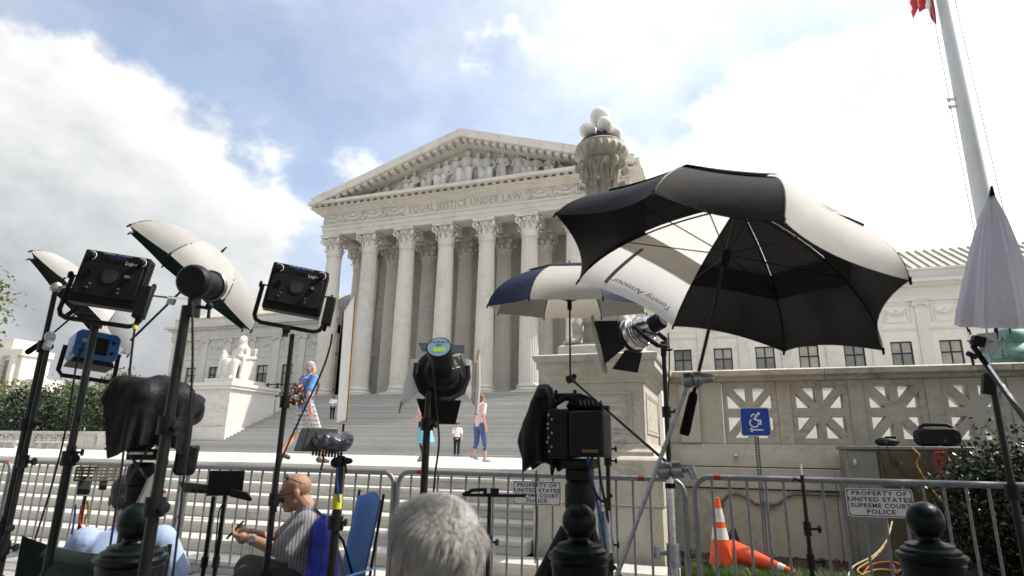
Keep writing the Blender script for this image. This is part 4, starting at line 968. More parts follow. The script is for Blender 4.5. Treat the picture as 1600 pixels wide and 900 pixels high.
for i, (x, y, z, lab) in enumerate(((-2.272, 1.98, 1.133, 'dark green ball-topped bollard in front of the man in the blue shirt'), (-.631, 2.715, 1.150, 'dark green ball-topped bollard below the tripod camera'), (.764, 3.19, 1.180, 'dark green ball-topped bollard in front of the bush and police sign'))):
    t = b0 if i == 0 else copy_tree(b0); t['label'] = lab; t.location = (x, y, 0); t.scale = (1, 1, z/1.116); t.rotation_euler = (0, 0, .3*i)
# ------------------------------------------------------------------ cones
def cone(M_, label, bands=True):
    t = thing('traffic_cone', label, 'traffic cone', M=M_, group='traffic cones on the mulch bed')
    b = MB(); b.lathe([(.132, .03), (.020, .71), (.012, .715)], 32); b.build('cone_body', M['orange'], t, local=True)
    b = MB(); b.box((0, 0, .016), (.36, .36, .032)); b.build('base', M['rubber'], t, local=True, bevel=.008)
    rad = lambda z: .132+(.020-.132)*(z-.03)/.68+.0025
    for (a, c) in (((.28, .40), (.46, .60)) if bands else ((.56, .63),)):
        b = MB(); b.lathe([(rad(a), a), (rad(c), c)], 32, cap=False); b.build('reflective_band', M['reflect'], t, local=True)
    return t
P = at(1127, 868, Y=7.25); cone(Matrix.Translation((P.x, 7.25, .245)) @ Matrix.Rotation(.3, 4, 'Z') @ Matrix.Scale(.96, 4), 'upright orange traffic cone with two white bands')
P0 = Vector((.01, 7.33, .34)); P1 = Vector((.44, 7.05, .27)); d = (P1-P0).normalized()
cone(Matrix.Translation(P0-d*.12+Vector((0, 0, .02))) @ Vector((0, 0, 1)).rotation_difference(d).to_matrix().to_4x4(), 'orange traffic cone tipped over on its side in the grass', False)
# ------------------------------------------------------------------ wheelchair sign on a perforated post
P = at(1180, 659, Y=7.3)
ws = thing('accessibility_sign', 'blue wheelchair access sign with arrow on a perforated steel post', 'sign', (P.x, 7.3, .14)); sx, sz = P.x, P.z
b = MB()
for s in (-1, 1): b.span((sx+.018*s-.004, 7.30, .1), (sx+.018*s+.004, 7.335, sz+.1))
b.span((sx-.014, 7.315, .1), (sx-.008, 7.322, sz+.1)); b.span((sx+.008, 7.315, .1), (sx+.014, 7.322, sz+.1))
z = .12
while z < sz+.1: b.span((sx-.008, 7.3155, z), (sx+.008, 7.3215, z+.013)); z += .026
b.build('post', M['steel'], ws)
def rrect(w, h, r, n=6):
    pts = []
    for (cx, cz, a0) in ((w/2-r, h/2-r, 0), (-w/2+r, h/2-r, 90), (-w/2+r, -h/2+r, 180), (w/2-r, -h/2+r, 270)):
        for i in range(n): a = R(a0+i*90/(n-1)); pts.append((cx+r*math.cos(a), cz+r*math.sin(a)))
    return pts
for (w_, y, m, nm) in ((.305, 7.296, 'sign_white', 'plate'), (.289, 7.2935, 'sign_blue', 'blue_field')):
    b = MB(); b.prism([(sx+a, sz+c) for a, c in rrect(w_, w_, .028)], y-.0022, y, 'y'); b.build(nm, M[m], ws, smooth=False)
b = MB(); sc = .30
def stroke(pts, w):
    for i in range(len(pts)-1):
        (a0, c0), (a1, c1) = pts[i], pts[i+1]; dx, dz = a1-a0, c1-c0; ln = math.hypot(dx, dz)
        b.box((sx+(a0+a1)/2*sc, 7.2905-.0002*i, sz+(c0+c1)/2*sc), (ln*sc+w*sc*.7, .0015, w*sc), (0, -math.atan2(dz, dx), 0))
b.lathe([(.052*sc, -.0008), (.052*sc, .0008)], 16, (sx+.13*sc, 7.2905, sz+.29*sc), (0, 1, 0))
stroke([(.09, .24), (-.03, .10), (.10, .045), (.185, .045), (.185, -.09)], .058); stroke([(.08, .235), (-.06, .27), (-.13, .19)], .045); stroke([(.15, -.085), (.20, -.085)], .05)
stroke([(-.035+.15*math.cos(R(a)), -.04+.15*math.sin(R(a))) for a in range(135, 395, 20)], .042)
stroke([(-.2, -.29), (.24, -.29)], .045); stroke([(-.22, -.29), (-.13, -.235)], .045); stroke([(-.22, -.29), (-.13, -.345)], .045)
o = b.build('wheelchair_symbol', M['print_white'], ws, smooth=False); o['kind'] = 'stuff'
# ------------------------------------------------------------------ wall conduit, spigot, cabinet
cd = thing('wall_conduit', 'grey conduit with junction box on the balustrade base', 'conduit', (.4, 8.76, .6)); yw = BY-.245
px = [(1127, 800), (1128, 785), (1135, 775), (1150, 771), (1165, 777), (1180, 787), (1192, 790)]
b = MB(); b.tube([at(x, y, Y=yw) for x, y in px], .017, 8); b.tube([at(x, y, Y=yw) for x, y in ((1205, 790), (1216, 787), (1228, 777), (1240, 772), (1330, 774), (1420, 775))], .017, 8); b.build('pipe', M['steel'], cd)
P = at(1197, 790, Y=yw); b = MB(); b.box(P, (.11, .06, .09)); b.build('junction_box', M['steel'], cd, bevel=.005)
sp_ = at(1150, 715, Y=BY-.2); s_ = thing('wall_spigot', 'small white metal spigot on the balustrade plinth', 'spigot', sp_)
b = MB(); b.tube([(0, .06, -.02), (0, 0, -.02), (0, -.03, -.05)], .012, 8); b.build('spout', M['alu'], s_, local=True); b = MB(); b.lathe([(.03, 0), (.035, .01), (.02, .03)], 10, (0, 0, .01)); b.build('handle', M['alu'], s_, local=True)
cab = thing('electric_cabinet', 'free-standing steel electrical cabinet against the balustrade', 'cabinet', (1.85, 8.5, .16))
b = MB(); b.span((1.27, 8.25, .17), (2.5, 8.74, 1.46)); b.build('body', M['cab'], cab, bevel=.01)
b = MB(); b.span((1.24, 8.2, 1.461), (2.54, 8.75, 1.50)); b.build('top', M['cab'], cab, bevel=.006)
b = MB(); b.span((1.29, 8.225, .25), (1.585, 8.249, 1.44)); b.build('door', M['cab'], cab, bevel=.006)
b = MB(); b.span((1.60, 8.20, .25), (2.09, 8.249, 1.44)); b.build('door', M['cab_door'], cab, bevel=.006)
b = MB(); b.box((1.345, 8.21, 1.32), (.03, .03, .06)); b.lathe([(.018, 0), (.014, .03)], 10, (1.345, 8.225, 1.3), (0, -1, 0)); b.build('handle', M['chrome'], cab)
def wire(name, pts, r, m, label=None, parent=None, n=6):
    # smooth path through points
    P_ = [Vector(p) for p in pts]; out = []
    for i in range(len(P_)-1):
        p0, p1, p2, p3 = P_[max(i-1, 0)], P_[i], P_[i+1], P_[min(i+2, len(P_)-1)]
        for k in range(8):
            t = k/8; out.append(.5*((2*p1)+(p2-p0)*t+(2*p0-5*p1+4*p2-p3)*t*t+(3*p1-p0-3*p2+p3)*t**3))
    out.append(P_[-1]); b = MB(); b.tube(out, r, n); o = b.build(name, M[m], parent)
    if label: tag(o, label, 'cable')
    return o
wire('cable', [at(1385, 692, Y=8.2), at(1393, 720, Y=8.18), at(1402, 728, Y=8.18), at(1396, 716, Y=8.17), at(1412, 742, Y=8.18), at(1424, 760, Y=8.18)], .004, 'cable', 'thin black cable looping down the olive cabinet door')
wire('cable', [at(1372, 694, Y=8.2), at(1380, 730, Y=8.18), at(1388, 760, Y=8.18)], .003, 'cable', 'thin straight black cable down the olive cabinet door')
wire('cable', [at(1425, 700, Y=8.15), at(1437, 712, Y=8.1), at(1434, 730, Y=8.1), (2.1, 8.0, .9)], .008, 'cable_y', 'yellow cable hanging at the cabinet corner')
for i, (m, pts, lab) in enumerate((('cable_y', [(1385, 810), (1388, 835), (1378, 858), (1360, 876), (1340, 890), (1350, 899)], 'yellow extension cord running down to the mulch'), ('cable_g', [(1394, 815), (1385, 845), (1365, 868), (1335, 884), (1325, 900)], 'pale grey cord beside the yellow one'), ('cable_o', [(1350, 895), (1362, 882), (1390, 878), (1396, 884), (1400, 895), (1410, 886), (1398, 878)], 'orange cord coiled on the mulch'), ('cable_y', [(1345, 898), (1370, 890), (1400, 891), (1430, 888)], 'second yellow cord lying along the kerb'))):
    wire('cable', [at(x, y, Y=7.9-(y-810)*.011) for x, y in pts], .008, m, lab)
P = at(1386, 690, Y=8.4); sm_ = thing('small_camera', 'little black gadget with cords on the steel cabinet', 'gadget', (P.x, 8.4, 1.5))
b = MB(); b.ball((0, 0, .05), (.13, .08, .055), 16); b.box((.04, 0, .08), (.1, .08, .07)); b.build('body', M['plastic'], sm_, local=True, bevel=.004)
b = MB(); b.box((-.03, -.078, .05), (.03, .01, .03)); b.build('port', M['lcd'], sm_, local=True)
P = at(1467, 690, Y=8.4); rd = thing('carry_case', 'rounded black carry case with handle beside the bush', 'case', (P.x, 8.45, 1.5))
b = MB(); b.prism([(x, z+.06) for x, z in rrect(.42, .20, .08)], -.13, .13, 'y'); b.v = [Vector((p.x, p.y, p.z+.05)) for p in b.v]; b.build('body', M['plastic'], rd, local=True, bevel=.02)
b = MB(); b.tube([(-.16, 0, .17), (-.15, 0, .225), (-.11, 0, .25), (.11, 0, .25), (.16, 0, .225), (.17, 0, .17)], .02, 10); b.build('handle', M['plastic'], rd, local=True)
rk = thing('red_rack', 'small red metal frame beside the cabinet', 'rack', (2.14, 8.15, 1.2))
for k in range(3): b = MB(); b.tube([(.06*k, 0, 0), (.06*k, 0, .26)], .009, 6); b.build('post', M['cable_r'], rk, local=True)
for z in (.02, .12, .24): b = MB(); b.tube([(0, 0, z), (.12, 0, z)], .009, 6); b.build('rail', M['cable_r'], rk, local=True)
# ------------------------------------------------------------------ bush
bu = thing('bush', 'dense dark glossy-leaved bush beside the steel cabinet', 'bush', (2.95, 7.75, .14)); rn = random.Random(12)
cb_ = MB(); cs = crown(cb_, (3.0, 7.75, .88), (1.0, .62, .66), 15000, .05, rn, clump=.36); crown(cb_, (2.6, 7.55, .75), (.62, .45, .68), 7000, .05, rn, clump=.4)
cb_.build('foliage', M['leaf_bush'], bu, smooth=False)
b = MB()
for q in cs[:60]: b.tube([(3.0+rn.uniform(-.2, .2), 7.75, .12), ((3+q.x)/2, (7.75+q.y)/2, q.z*.5+.1), q], [.02, .012, .005], 5)
b.build('stems', M['bark'], bu)
# ------------------------------------------------------------------ film and television equipment
def stand_at(P, label, r=.014, m='black_gloss', legs=True, leg_r=.48, leg_z=.62, knob_z=(.75, 1.15), turn=0., name='light_stand', cat='light stand', ztop=None, group='light stands on the sidewalk', foot=.012):
    zt = P.z if ztop is None else ztop
    t = thing(name, label, cat, (P.x, P.y, foot), turn, group=group)
    zs_ = [z for z in knob_z if z < zt-.1]
    cuts = [leg_z-.25 if legs else 0]+zs_+[zt-foot]; k = len(cuts)-1
    for i in range(k):
        b = MB(); rr = r*(1.25-.25*i/max(1, k-1)) if k > 1 else r; b.tube([(0, 0, cuts[i]), (0, 0, cuts[i+1]+(.06 if i < k-1 else 0))], rr if i == 0 else rr*.9, 14); b.build('pole_section', M[m], t, local=True)
    for z in zs_:
        b = MB(); b.tube([(0, 0, z-.035), (0, 0, z+.035)], r*1.75, 14); b.build('collar', M['black'], t, local=True)
        b = MB(); b.tube([(0, 0, z), (.05, -.012, z)], .007, 8); b.lathe([(.01, -.008), (.021, -.006), (.021, .006), (.01, .008)], 10, (.056, -.013, z), (1, -.2, 0)); b.build('knob', M['black'], t, local=True)
    if legs:
        for j in range(3):
            a = R(90+120*j); d = Vector((math.cos(a), math.sin(a), 0)); b = MB()
            b.tube([d*.03+Vector((0, 0, leg_z)), d*leg_r*.55+Vector((0, 0, leg_z*.5)), d*leg_r+Vector((0, 0, .012))], .011, 8); b.tube([Vector((0, 0, leg_z-.22)), d*leg_r*.5+Vector((0, 0, leg_z*.54))], .006, 6); b.ball(d*leg_r+Vector((0, 0, .012)), .016, 8); b.build('leg', M[m], t, local=True)
        b = MB(); b.tube([(0, 0, leg_z-.26), (0, 0, leg_z-.18)], r*1.7, 12); b.tube([(0, 0, leg_z-.03), (0, 0, leg_z+.04)], r*1.9, 12); b.build('leg_collar', M['black'], t, local=True)
    return t
def led_panel(Mx, label, sc=1.0, fan=True):
    t = thing('led_panel', label, 'light panel', M=Mx, group='square light panels')
    w_, h, dp = .375, .335, .075; t.matrix_basis = Mx @ Matrix.Scale(sc, 4)
    b = MB(); b.prism(rrect(w_, h, .012), 0, dp, 'y'); b.build('housing', M['black'], t, local=True, bevel=.004)
    b = MB(); b.span((-w_/2+.02, -.012, -h/2+.05), (w_/2-.02, -.0005, h/2-.075)); b.build('back_plate', M['plastic'], t, local=True, bevel=.003)
    b = MB(); b.span((-w_/2+.008, -.010, h/2-.072), (w_/2-.008, -.0005, h/2-.006)); b.build('control_strip', M['black'], t, local=True, bevel=.002)
    b = MB()
    for s in (-1, 1):
        for k in range(16): b.box((s*(w_/2+.001), dp*.55, -h/2+.03+k*.0185), (.006, dp*.6, .008))
    o = b.build('cooling_fins', M['plastic'], t, local=True); o['kind'] = 'stuff'
    for sx in (-.142, .142):
        b = MB(); b.lathe([(.021, 0), (.021, .016), (.017, .02)], 20, (sx, -.010, h/2-.04), (0, -1, 0)); b.build('dial', M['plastic'], t, local=True)
        b = MB(); b.tube([(sx+.027*math.cos(R(a)), -.0112, h/2-.04+.027*math.sin(R(a))) for a in range(-60, 150, 15)], .0025, 4); b.build('dial_mark', M['print_white'], t, local=True)
    b = MB(); b.span((-.045, -.012, h/2-.045), (.045, -.0101, h/2-.022)); b.build('display', M['lcd'], t, local=True)
    b = MB()
    for k in range(3): b.lathe([(.006, 0), (.005, .004)], 10, (-.02+k*.025, -.0101, h/2-.056), (0, -1, 0))
    o = b.build('buttons', M['plastic'], t, local=True); o['kind'] = 'stuff'
    m = text_mb('Lupo', .034, .1, 0); m.v = [Vector((p.x+.09, -.0108, p.y+h/2-.058)) for p in m.v]; o = m.build('lettering', M['print_white'], t, local=True, smooth=False); o['kind'] = 'stuff'
    m = text_mb('SUPERPANEL  DUALCOLOR', .0125, 0, 0, spacing=1.1); m.v = [Vector((p.x+.0, -.0108, p.y+h/2-.014)) for p in m.v]; o = m.build('small_lettering', M['print_white'], t, local=True, smooth=False); o['kind'] = 'stuff'
    if fan:
        b = MB(); b.lathe([(.052, 0), (.052, .004), (.047, .004)], 28, (0.0, -.0121, .012), (0, -1, 0)); b.build('fan_recess', M['black'], t, local=True)
        b = MB()
        for i in range(-4, 5):
            for j in range(-4, 5):
                x, z = i*.0115+(j % 2)*.0057, j*.0105
                if x*x+z*z < .0019: b.lathe([(.0035, 0), (.0035, .002)], 6, (x, -.0162, .012+z), (0, -1, 0))
        o = b.build('fan_grille', M['worn_chrome'], t, local=True); o['kind'] = 'stuff'
    b = MB()
    for (x, z) in ((-.115, .02), (.105, .02)): b.lathe([(.021, 0), (.021, .008), (.014, .009), (.014, .003)], 16, (x, -.0121, z), (0, -1, 0))
    b.build('sockets', M['plastic'], t, local=True)['kind'] = 'stuff'
    b = MB(); b.tube([(.105, -.02, .02), (.105, -.055, .012)], .009, 8); b.build('plug', M['worn_chrome'], t, local=True)
    for (x, z) in ((-.09, -.05), (-.1, -.075), (.07, -.06), (.075, -.085)): b = MB(); b.tube([(x, -.012, z), (x, -.022, z)], .006, 8); b.build('screw', M['steel'], t, local=True)
    b = MB(); q = .035; b.tube([(-w_/2-q, dp*.5, 0), (-w_/2-q, dp*.5, -h/2-.05), (-w_/2-q+.015, dp*.5, -h/2-.08), (-w_/2-q+.05, dp*.5, -h/2-.095), (w_/2+q-.05, dp*.5, -h/2-.095), (w_/2+q-.015, dp*.5, -h/2-.08), (w_/2+q, dp*.5, -h/2-.05), (w_/2+q, dp*.5, 0)], .009, 8, flat=1.6); b.build('yoke', M['black'], t, local=True)
    for s in (-1, 1): b = MB(); b.lathe([(.012, 0), (.024, .004), (.024, .016), (.01, .02)], 10, (s*(w_/2+q+.004), dp*.5, .0), (s, 0, 0)); b.tube([(s*(w_/2), dp*.5, 0), (s*(w_/2+q), dp*.5, 0)], .006, 8); b.build('tilt_knob', M['plastic'], t, local=True)
    b = MB(); b.span((w_/2+q-.01, -.075, -h/2-.06), (w_/2+q+.055, -.02, .035-h*.18)); b.build('power_brick', M['plastic'], t, local=True, bevel=.008)
    b = MB(); b.tube([(w_/2+q+.022, -.047, -h/2-.06), (w_/2+q+.022, -.047, -h/2-.10)], .012, 10); b.build('strain_relief', M['rubber'], t, local=True)
    b = MB(); b.tube([(0, dp*.5, -h/2-.095), (0, dp*.5, -h/2-.16)], .02, 12); b.box((0, dp*.5, -h/2-.112), (.05, .045, .03)); b.build('spigot', M['black'], t, local=True)
    return t
# --- left light panel and its stand
ML = place(172, 436, 3.15, rx=-6, ry=6, rz=-24); led_panel(ML, 'dark square light panel with power brick, in front of the blue lamp', .86)
P = ML @ Vector((0, .032, -.26)); stand_at(P, 'black stand of the light panel in front of the blue lamp', .019, knob_z=(.72, 1.28), ztop=P.z)
Q = ML @ Vector((.208, -.04, -.23)); wire('cable', [Q, Q+Vector((-.01, .02, -.18)), Q+Vector((-.08, .1, -.42)), Q+Vector((-.16, .2, -.75)), Q+Vector((-.2, .25, -1.6))], .006, 'cable', 'black power cable hanging from the left light panel')
b = MB(); b.tube([Q, Q+Vector((0, 0, -.02))], .011, 8); tag(b.build('cable_tie', M['yellow']), 'yellow tie on the light panel power cable', 'cable tie')
ML = place(463, 452, 3.85, rx=-5, ry=3, rz=-4); led_panel(ML @ Matrix.Rotation(R(4), 4, 'Y'), 'square light panel with round fan grille in front of the left columns', .92)
P = at(457, 522, D=3.88); stand_at(P, 'black stand of the light panel with the fan grille', .017, knob_z=(.62, 1.05, 1.62), turn=.6)
Q = at(519, 522, D=3.85); wire('cable', [Q, at(516, 540, D=3.85), at(505, 575, D=3.86), at(480, 630, D=3.88), at(452, 690, D=3.9), at(437, 730, D=3.9), at(431, 800, D=3.9)], .006, 'cable', 'black power cable from the fan-grille light panel to its stand')
# --- blue lamp
MB_ = place(152, 542, 3.9, rx=-8, ry=4, rz=14); t = thing('blue_lamp', 'blue square studio lamp hanging in a black yoke', 'lamp', M=MB_)
b = MB(); b.prism([(-.10, -.085), (.10, -.085), (.125, -.06), (.125, .075), (.10, .10), (-.10, .10), (-.125, .075), (-.125, -.06)], 0, .17, 'y'); b.build('housing', M['blue_lamp'], t, local=True, bevel=.006)
b = MB(); b.prism([(-.12, -.115), (.12, -.115), (.11, -.085), (-.11, -.085)], .005, .165, 'y'); b.build('skirt', M['plastic'], t, local=True)
b = MB(); b.span((-.03, -.006, -.05), (.06, -.0005, .06)); b.build('control_panel', M['plastic'], t, local=True, bevel=.002)
b = MB(); b.tube([(-.08, -.01, .02), (-.08, -.04, .02), (-.085, -.05, 0)], .012, 8); b.build('plug', M['mid_grey'], t, local=True)
for (x, z) in ((-.08, -.04), (.085, -.03), (.085, .04)): b = MB(); b.lathe([(.012, 0), (.01, .01)], 10, (x, 0, z), (0, -1, 0)); b.build('knob', M['plastic'], t, local=True)
b = MB(); b.tube([(-.15, .085, .0), (-.155, .085, -.16), (-.13, .085, -.19), (.13, .085, -.19), (.155, .085, -.16), (.15, .085, .0)], .009, 8, flat=1.5); b.build('yoke', M['black'], t, local=True)
P = MB_ @ Vector((0, .085, -.19)); stand_at(P, 'black stand under the blue lamp', .014, knob_z=(.7, 1.3), turn=.9)
Q = MB_ @ Vector((-.085, -.05, 0)); wire('cable', [Q, Q+Vector((-.03, 0, -.15)), Q+Vector((-.08, .05, -.5)), Q+Vector((-.15, .08, -.9)), Q+Vector((-.3, .1, -1.6))], .006, 'cable', 'black cable hanging from the blue lamp')
# --- pair of stands at far left
P = at(87, 452, D=3.7); stand_at(P, 'tall black stand with chromed clamp holding the dark umbrella', .016, knob_z=(.9, 1.45, 1.9), turn=.2)
t = thing('grip_clamp', 'chromed grip clamp on the tall stand beside the dark umbrella', 'clamp', P); b = MB(); b.lathe([(.022, -.025), (.03, -.02), (.03, .02), (.022, .025)], 16, (0, 0, .01), (.9, -.4, 0)); b.build('disc', M['worn_chrome'], t, local=True)
b = MB(); b.tube([(-.01, 0, .01), (.30, .03, .03)], .008, 8); b.build('rod', M['chrome'], t, local=True)
P = at(77, 532, D=3.6); stand_at(P, 'shorter black stand with a clear plastic clamp', .015, knob_z=(.8, 1.25), turn=.7)
b = MB(); b.ball(P+Vector((0, 0, .02)), (.03, .03, .035), 10); b.tube([P, P+Vector((.02, -.02, -.05))], .022, 8); tag(b.build('plastic_clamp', mat('clear_plastic', (.45, .5, .55), .15, spec=.8)), 'clear plastic clamp on the shorter stand', 'clamp')
# --- umbrellas
def smoothstep(a): return a*a*(3-2*a)
def umbrella(label, apex, axis, tips, cols, in_cols=None, sag=.10, bulge=.30, shaft_end=None, vent=None, vent_col=None, name='umbrella', spike=.07, shaft_r=.0075, hub_off=.62):
    # apex, tips: world points; each gore is a piece of cloth between two ribs
    axis = axis.normalized(); t = thing(name, label, 'umbrella', shaft_end if shaft_end is not None else apex-axis*.9); n = len(tips)
    def rib(i, u):
        v = tips[i]-apex; ax = axis*v.dot(axis); rad = v-ax; return apex+rad*math.sin(u*math.pi/2*.93)/math.sin(math.pi/2*.93)+ax*((1-math.cos(u*math.pi/2*.93))/(1-math.cos(math.pi/2*.93)))
    def surf(i, u, w, off=0):
        a, c = rib(i, u), rib((i+1) % n, u); p = a.lerp(c, w); cen = (a+c)/2
        inward = (apex+axis*((cen-apex).dot(axis))-cen)
        p = p+inward*(sag*4*w*(1-w)*u*u)+axis*0
        nrm = (p-apex).cross(c-a); nrm = nrm.normalized() if nrm.length > 1e-9 else axis
        if nrm.dot(axis) < 0: nrm = -nrm
        return p+nrm*off
    t['n'] = n
    def gore(i, u0, u1, m_out, m_in, off=0, nm='canopy_panel', nu=10, nw=10):
        for (o_, mm, nm2) in (((off, m_out, nm), (off-.0022, m_in, 'lining_panel')) if m_in != m_out else ((off, m_out, nm),)):
            b = MB(); vs = []; fs = []
            for j in range(nu+1):
                for k in range(nw+1): vs.append(surf(i, u0+(u1-u0)*j/nu, k/nw, o_))
            for j in range(nu):
                for k in range(nw): a = j*(nw+1)+k; fs.append((a, a+1, a+nw+2, a+nw+1))
            b.add(vs, fs); b.build(nm2, M[mm], t, ang=80)
    for i in range(n):
        if vent:
            ic = (in_cols or cols)[i]; band = {'umb_charcoal': 'umb_black', 'umb_white': 'umb_pale'}.get(ic, ic)  # band where two layers overlap, their dimming put into the colour
            gore(i, vent-.16, vent, cols[i], band, nu=4); gore(i, vent, 1.0, cols[i], ic); gore(i, .015, vent, (vent_col or cols)[i], (vent_col or cols)[i] if in_cols is None else in_cols[i], .014, 'vent_panel', 7)
        else: gore(i, .015, 1.0, cols[i], (in_cols or cols)[i])
        b = MB(); b.tube([rib(i, q/14)-axis*.006 for q in range(15)], [.0045]*12+[.004, .003, .003], 6); rb = b.build('rib', M['black'], t)
        b = MB(); e = tips[i]; dd = (rib(i, 1)-rib(i, .97)).normalized(); b.tube([e-dd*.012, e+dd*.018], [.007, .005], 8); b.build('tip', M['rubber'], rb)
        b = MB(); run = apex-axis*hub_off*.45; b.tube([run, rib(i, .52)-axis*.008], .003, 5); b.build('stretcher', M['black'], rb)
    b = MB(); b.tube([apex+axis*spike, apex+axis*.012, apex-axis*.02], [.004, .009, .012], 10); b.build('ferrule', M['rubber'], t)
    se = shaft_end if shaft_end is not None else apex-axis*.9
    b = MB(); b.tube([apex, se], shaft_r, 10); b.build('shaft', M['black_gloss'], t)
    b = MB(); b.tube([apex-axis*hub_off*.42, apex-axis*hub_off*.55], .018, 12); b.build('runner', M['rubber'], t)
    return t, surf
def tips_from(Cn, axis, spin, Rr, n=8):
    axis = axis.normalized(); e1 = Vector((0, 0, 1)).cross(axis).normalized(); e2 = axis.cross(e1)
    return [Cn+(e1*math.cos(spin+k*2*math.pi/n)+e2*math.sin(spin+k*2*math.pi/n))*Rr for k in range(n)]
# big black and white golf umbrella, rim bent by the wind
Cn = Vector((.006, 2.863, 2.134)); ax = Vector((.318, .174, .932)); mt = tips_from(Cn, ax, 7.712, .75)
pxs = ((868, 335), (1021, 301), (1225, 345), (1422, 438), (1380, 548), (1225, 550), (1052, 510), (903, 440))
tp = [at(x, y, D=(p-Vector((0, 0, EYE))).dot(FW)) for (x, y), p in zip(pxs, mt)]
ap = at(1153, 323, D=(Cn+ax*.27-Vector((0, 0, EYE))).dot(FW)); se = at(1088, 597, D=2.50); ax2 = (ap-se).normalized()
cl8 = ['umb_charcoal', 'umb_charcoal', 'umb_white', 'umb_charcoal', 'umb_charcoal', 'umb_charcoal', 'umb_white', 'umb_black']
in8 = ['umb_black', 'umb_black', 'umb_white', 'umb_charcoal', 'umb_charcoal', 'umb_charcoal', 'umb_white', 'umb_black']
big, bsurf = umbrella('big black and white golf umbrella clamped over the chromed light', ap, ax2, tp, cl8, in8, sag=.085, shaft_end=se, vent=.58, vent_col=['umb_charcoal', 'umb_charcoal', 'umb_white', 'umb_charcoal', 'umb_charcoal', 'umb_charcoal', 'umb_white', 'umb_black'])
he = at(1069, 680, D=2.47); b = MB(); s1 = se.lerp(he, .2); b.tube([se, s1], .0075, 8); b.tube([s1, s1.lerp(he, .1), s1.lerp(he, .5), s1.lerp(he, .9), he], [.014, .019, .020, .021, .018], 14); b.build('handle', M['foam'], big)
m = text_mb('Tommy Armour', 1.0, .35, 0, spacing=.95); xs = [p.x for p in m.v]; ys = [p.y for p in m.v]; x0_, x1_, = min(xs), max(xs)
m.v = [bsurf(6, .86+(p.y)*.075*1.0, .12+.66*(p.x-x0_)/(x1_-x0_), -.005) for p in m.v]; m.build('lettering', M['print_black'], big, smooth=False)['kind'] = 'stuff'
b = MB(); vs = [bsurf(6, .52+.40*q/10, .80+s*.022*(1-.3*q/10), -.004-.012*math.sin(q/10*3.1)) for q in range(11) for s in (-1, 1)]; b.add(vs, [(2*i, 2*i+1, 2*i+3, 2*i+2) for i in range(10)]); b.build('closing_strap', M['umb_grey'], big)
# navy and white umbrella
Cn = at(890, 484, D=4.75); ax = Vector((.03, -.10, .99)); tp = tips_from(Cn, ax, .30, .655); ap = Cn+ax.normalized()*.34; se = at(891, 588, D=(ap-Vector((0, 0, EYE))).dot(FW))
near = sorted(range(8), key=lambda i: ((tp[i]+tp[(i+1) % 8])/2).length); lft = min(near[1:3], key=lambda i: ((tp[i]+tp[(i+1) % 8])/2).x); cs_ = ['umb_white']*8; cs_[lft] = 'umb_navy'; cs_[(lft+4) % 8] = 'umb_navy'; cs_[(lft+2) % 8] = cs_[(lft+6) % 8] = 'umb_navy'
nav, _ = umbrella('navy and white umbrella standing upright in front of the columns', ap, ax, tp, cs_, ['umb_pale']*8, sag=.05, shaft_end=se, vent=.36, vent_col=['umb_navy']*8, spike=.05)
P = at(961, 464, D=3.85); t_, ns = nav, _; 
b = MB(); best = min(((ns(i, .86, w_/10, .003)-at(961, 464, D=(ns(i, .86, w_/10, .003)-Vector((0, 0, EYE))).dot(FW))).length, i, w_/10) for i in range(8) for w_ in range(1, 10) if (ns(i, .86, w_/10)-Vector((0, 0, EYE))).dot(FW) < 4.7)
_, gi, gw = best; b.add([ns(gi, .83, gw-.05, .004), ns(gi, .83, gw+.05, .004), ns(gi, .92, gw+.045, .004), ns(gi, .92, gw-.045, .004)], [(0, 1, 2, 3)]); b.build('badge', mat('maroon_badge', (.10, .015, .03), .5), nav, smooth=False)
# white, grey and green umbrella at left
def edge_on(x0, y0, x1, y1, D, lean, n=8, spin=0):      # an umbrella seen from the side: rim ends and how far it leans away
    a, c = at(x0, y0, D=D), at(x1, y1, D=D); mid = (a+c)/2; u_ = (c-a).normalized(); v_ = (mid-Vector((0, 0, EYE))).normalized(); n_ = u_.cross(v_); n_ = n_ if n_.z > 0 else -n_
    ax_ = (n_+v_*lean).normalized(); e2 = ax_.cross(u_); r_ = (a-c).length/2
    return mid, ax_, [mid+(u_*math.cos(spin+k*2*math.pi/n)+e2*math.sin(spin+k*2*math.pi/n))*r_ for k in range(n)]
Cn, ax, tp = edge_on(203, 364, 393, 517, 4.1, .09); ap = Cn+ax*.27
umbrella('white and grey umbrella with dark green lining, tilted to the right', ap, ax, tp, ['umb_white', 'umb_white', 'umb_white', 'umb_grey', 'umb_grey', 'umb_white', 'umb_white', 'umb_white'], ['umb_green']*8, sag=.05, shaft_end=ap-ax*.78, spike=.06)
t = thing('umbrella_holder', 'chromed rod and plate clamping the green-lined umbrella', 'clamp', at(268, 470, D=4.0)); b = MB(); b.tube([at(236, 462, D=4.0), at(262, 465, D=4.0), at(300, 468, D=3.3)], .007, 8); b.build('rod', M['chrome'], t)
b = MB(); b.box(at(268, 470, D=4.0), (.05, .025, .055), (0, .2, .3)); b.build('plate', M['alu'], t, bevel=.004)
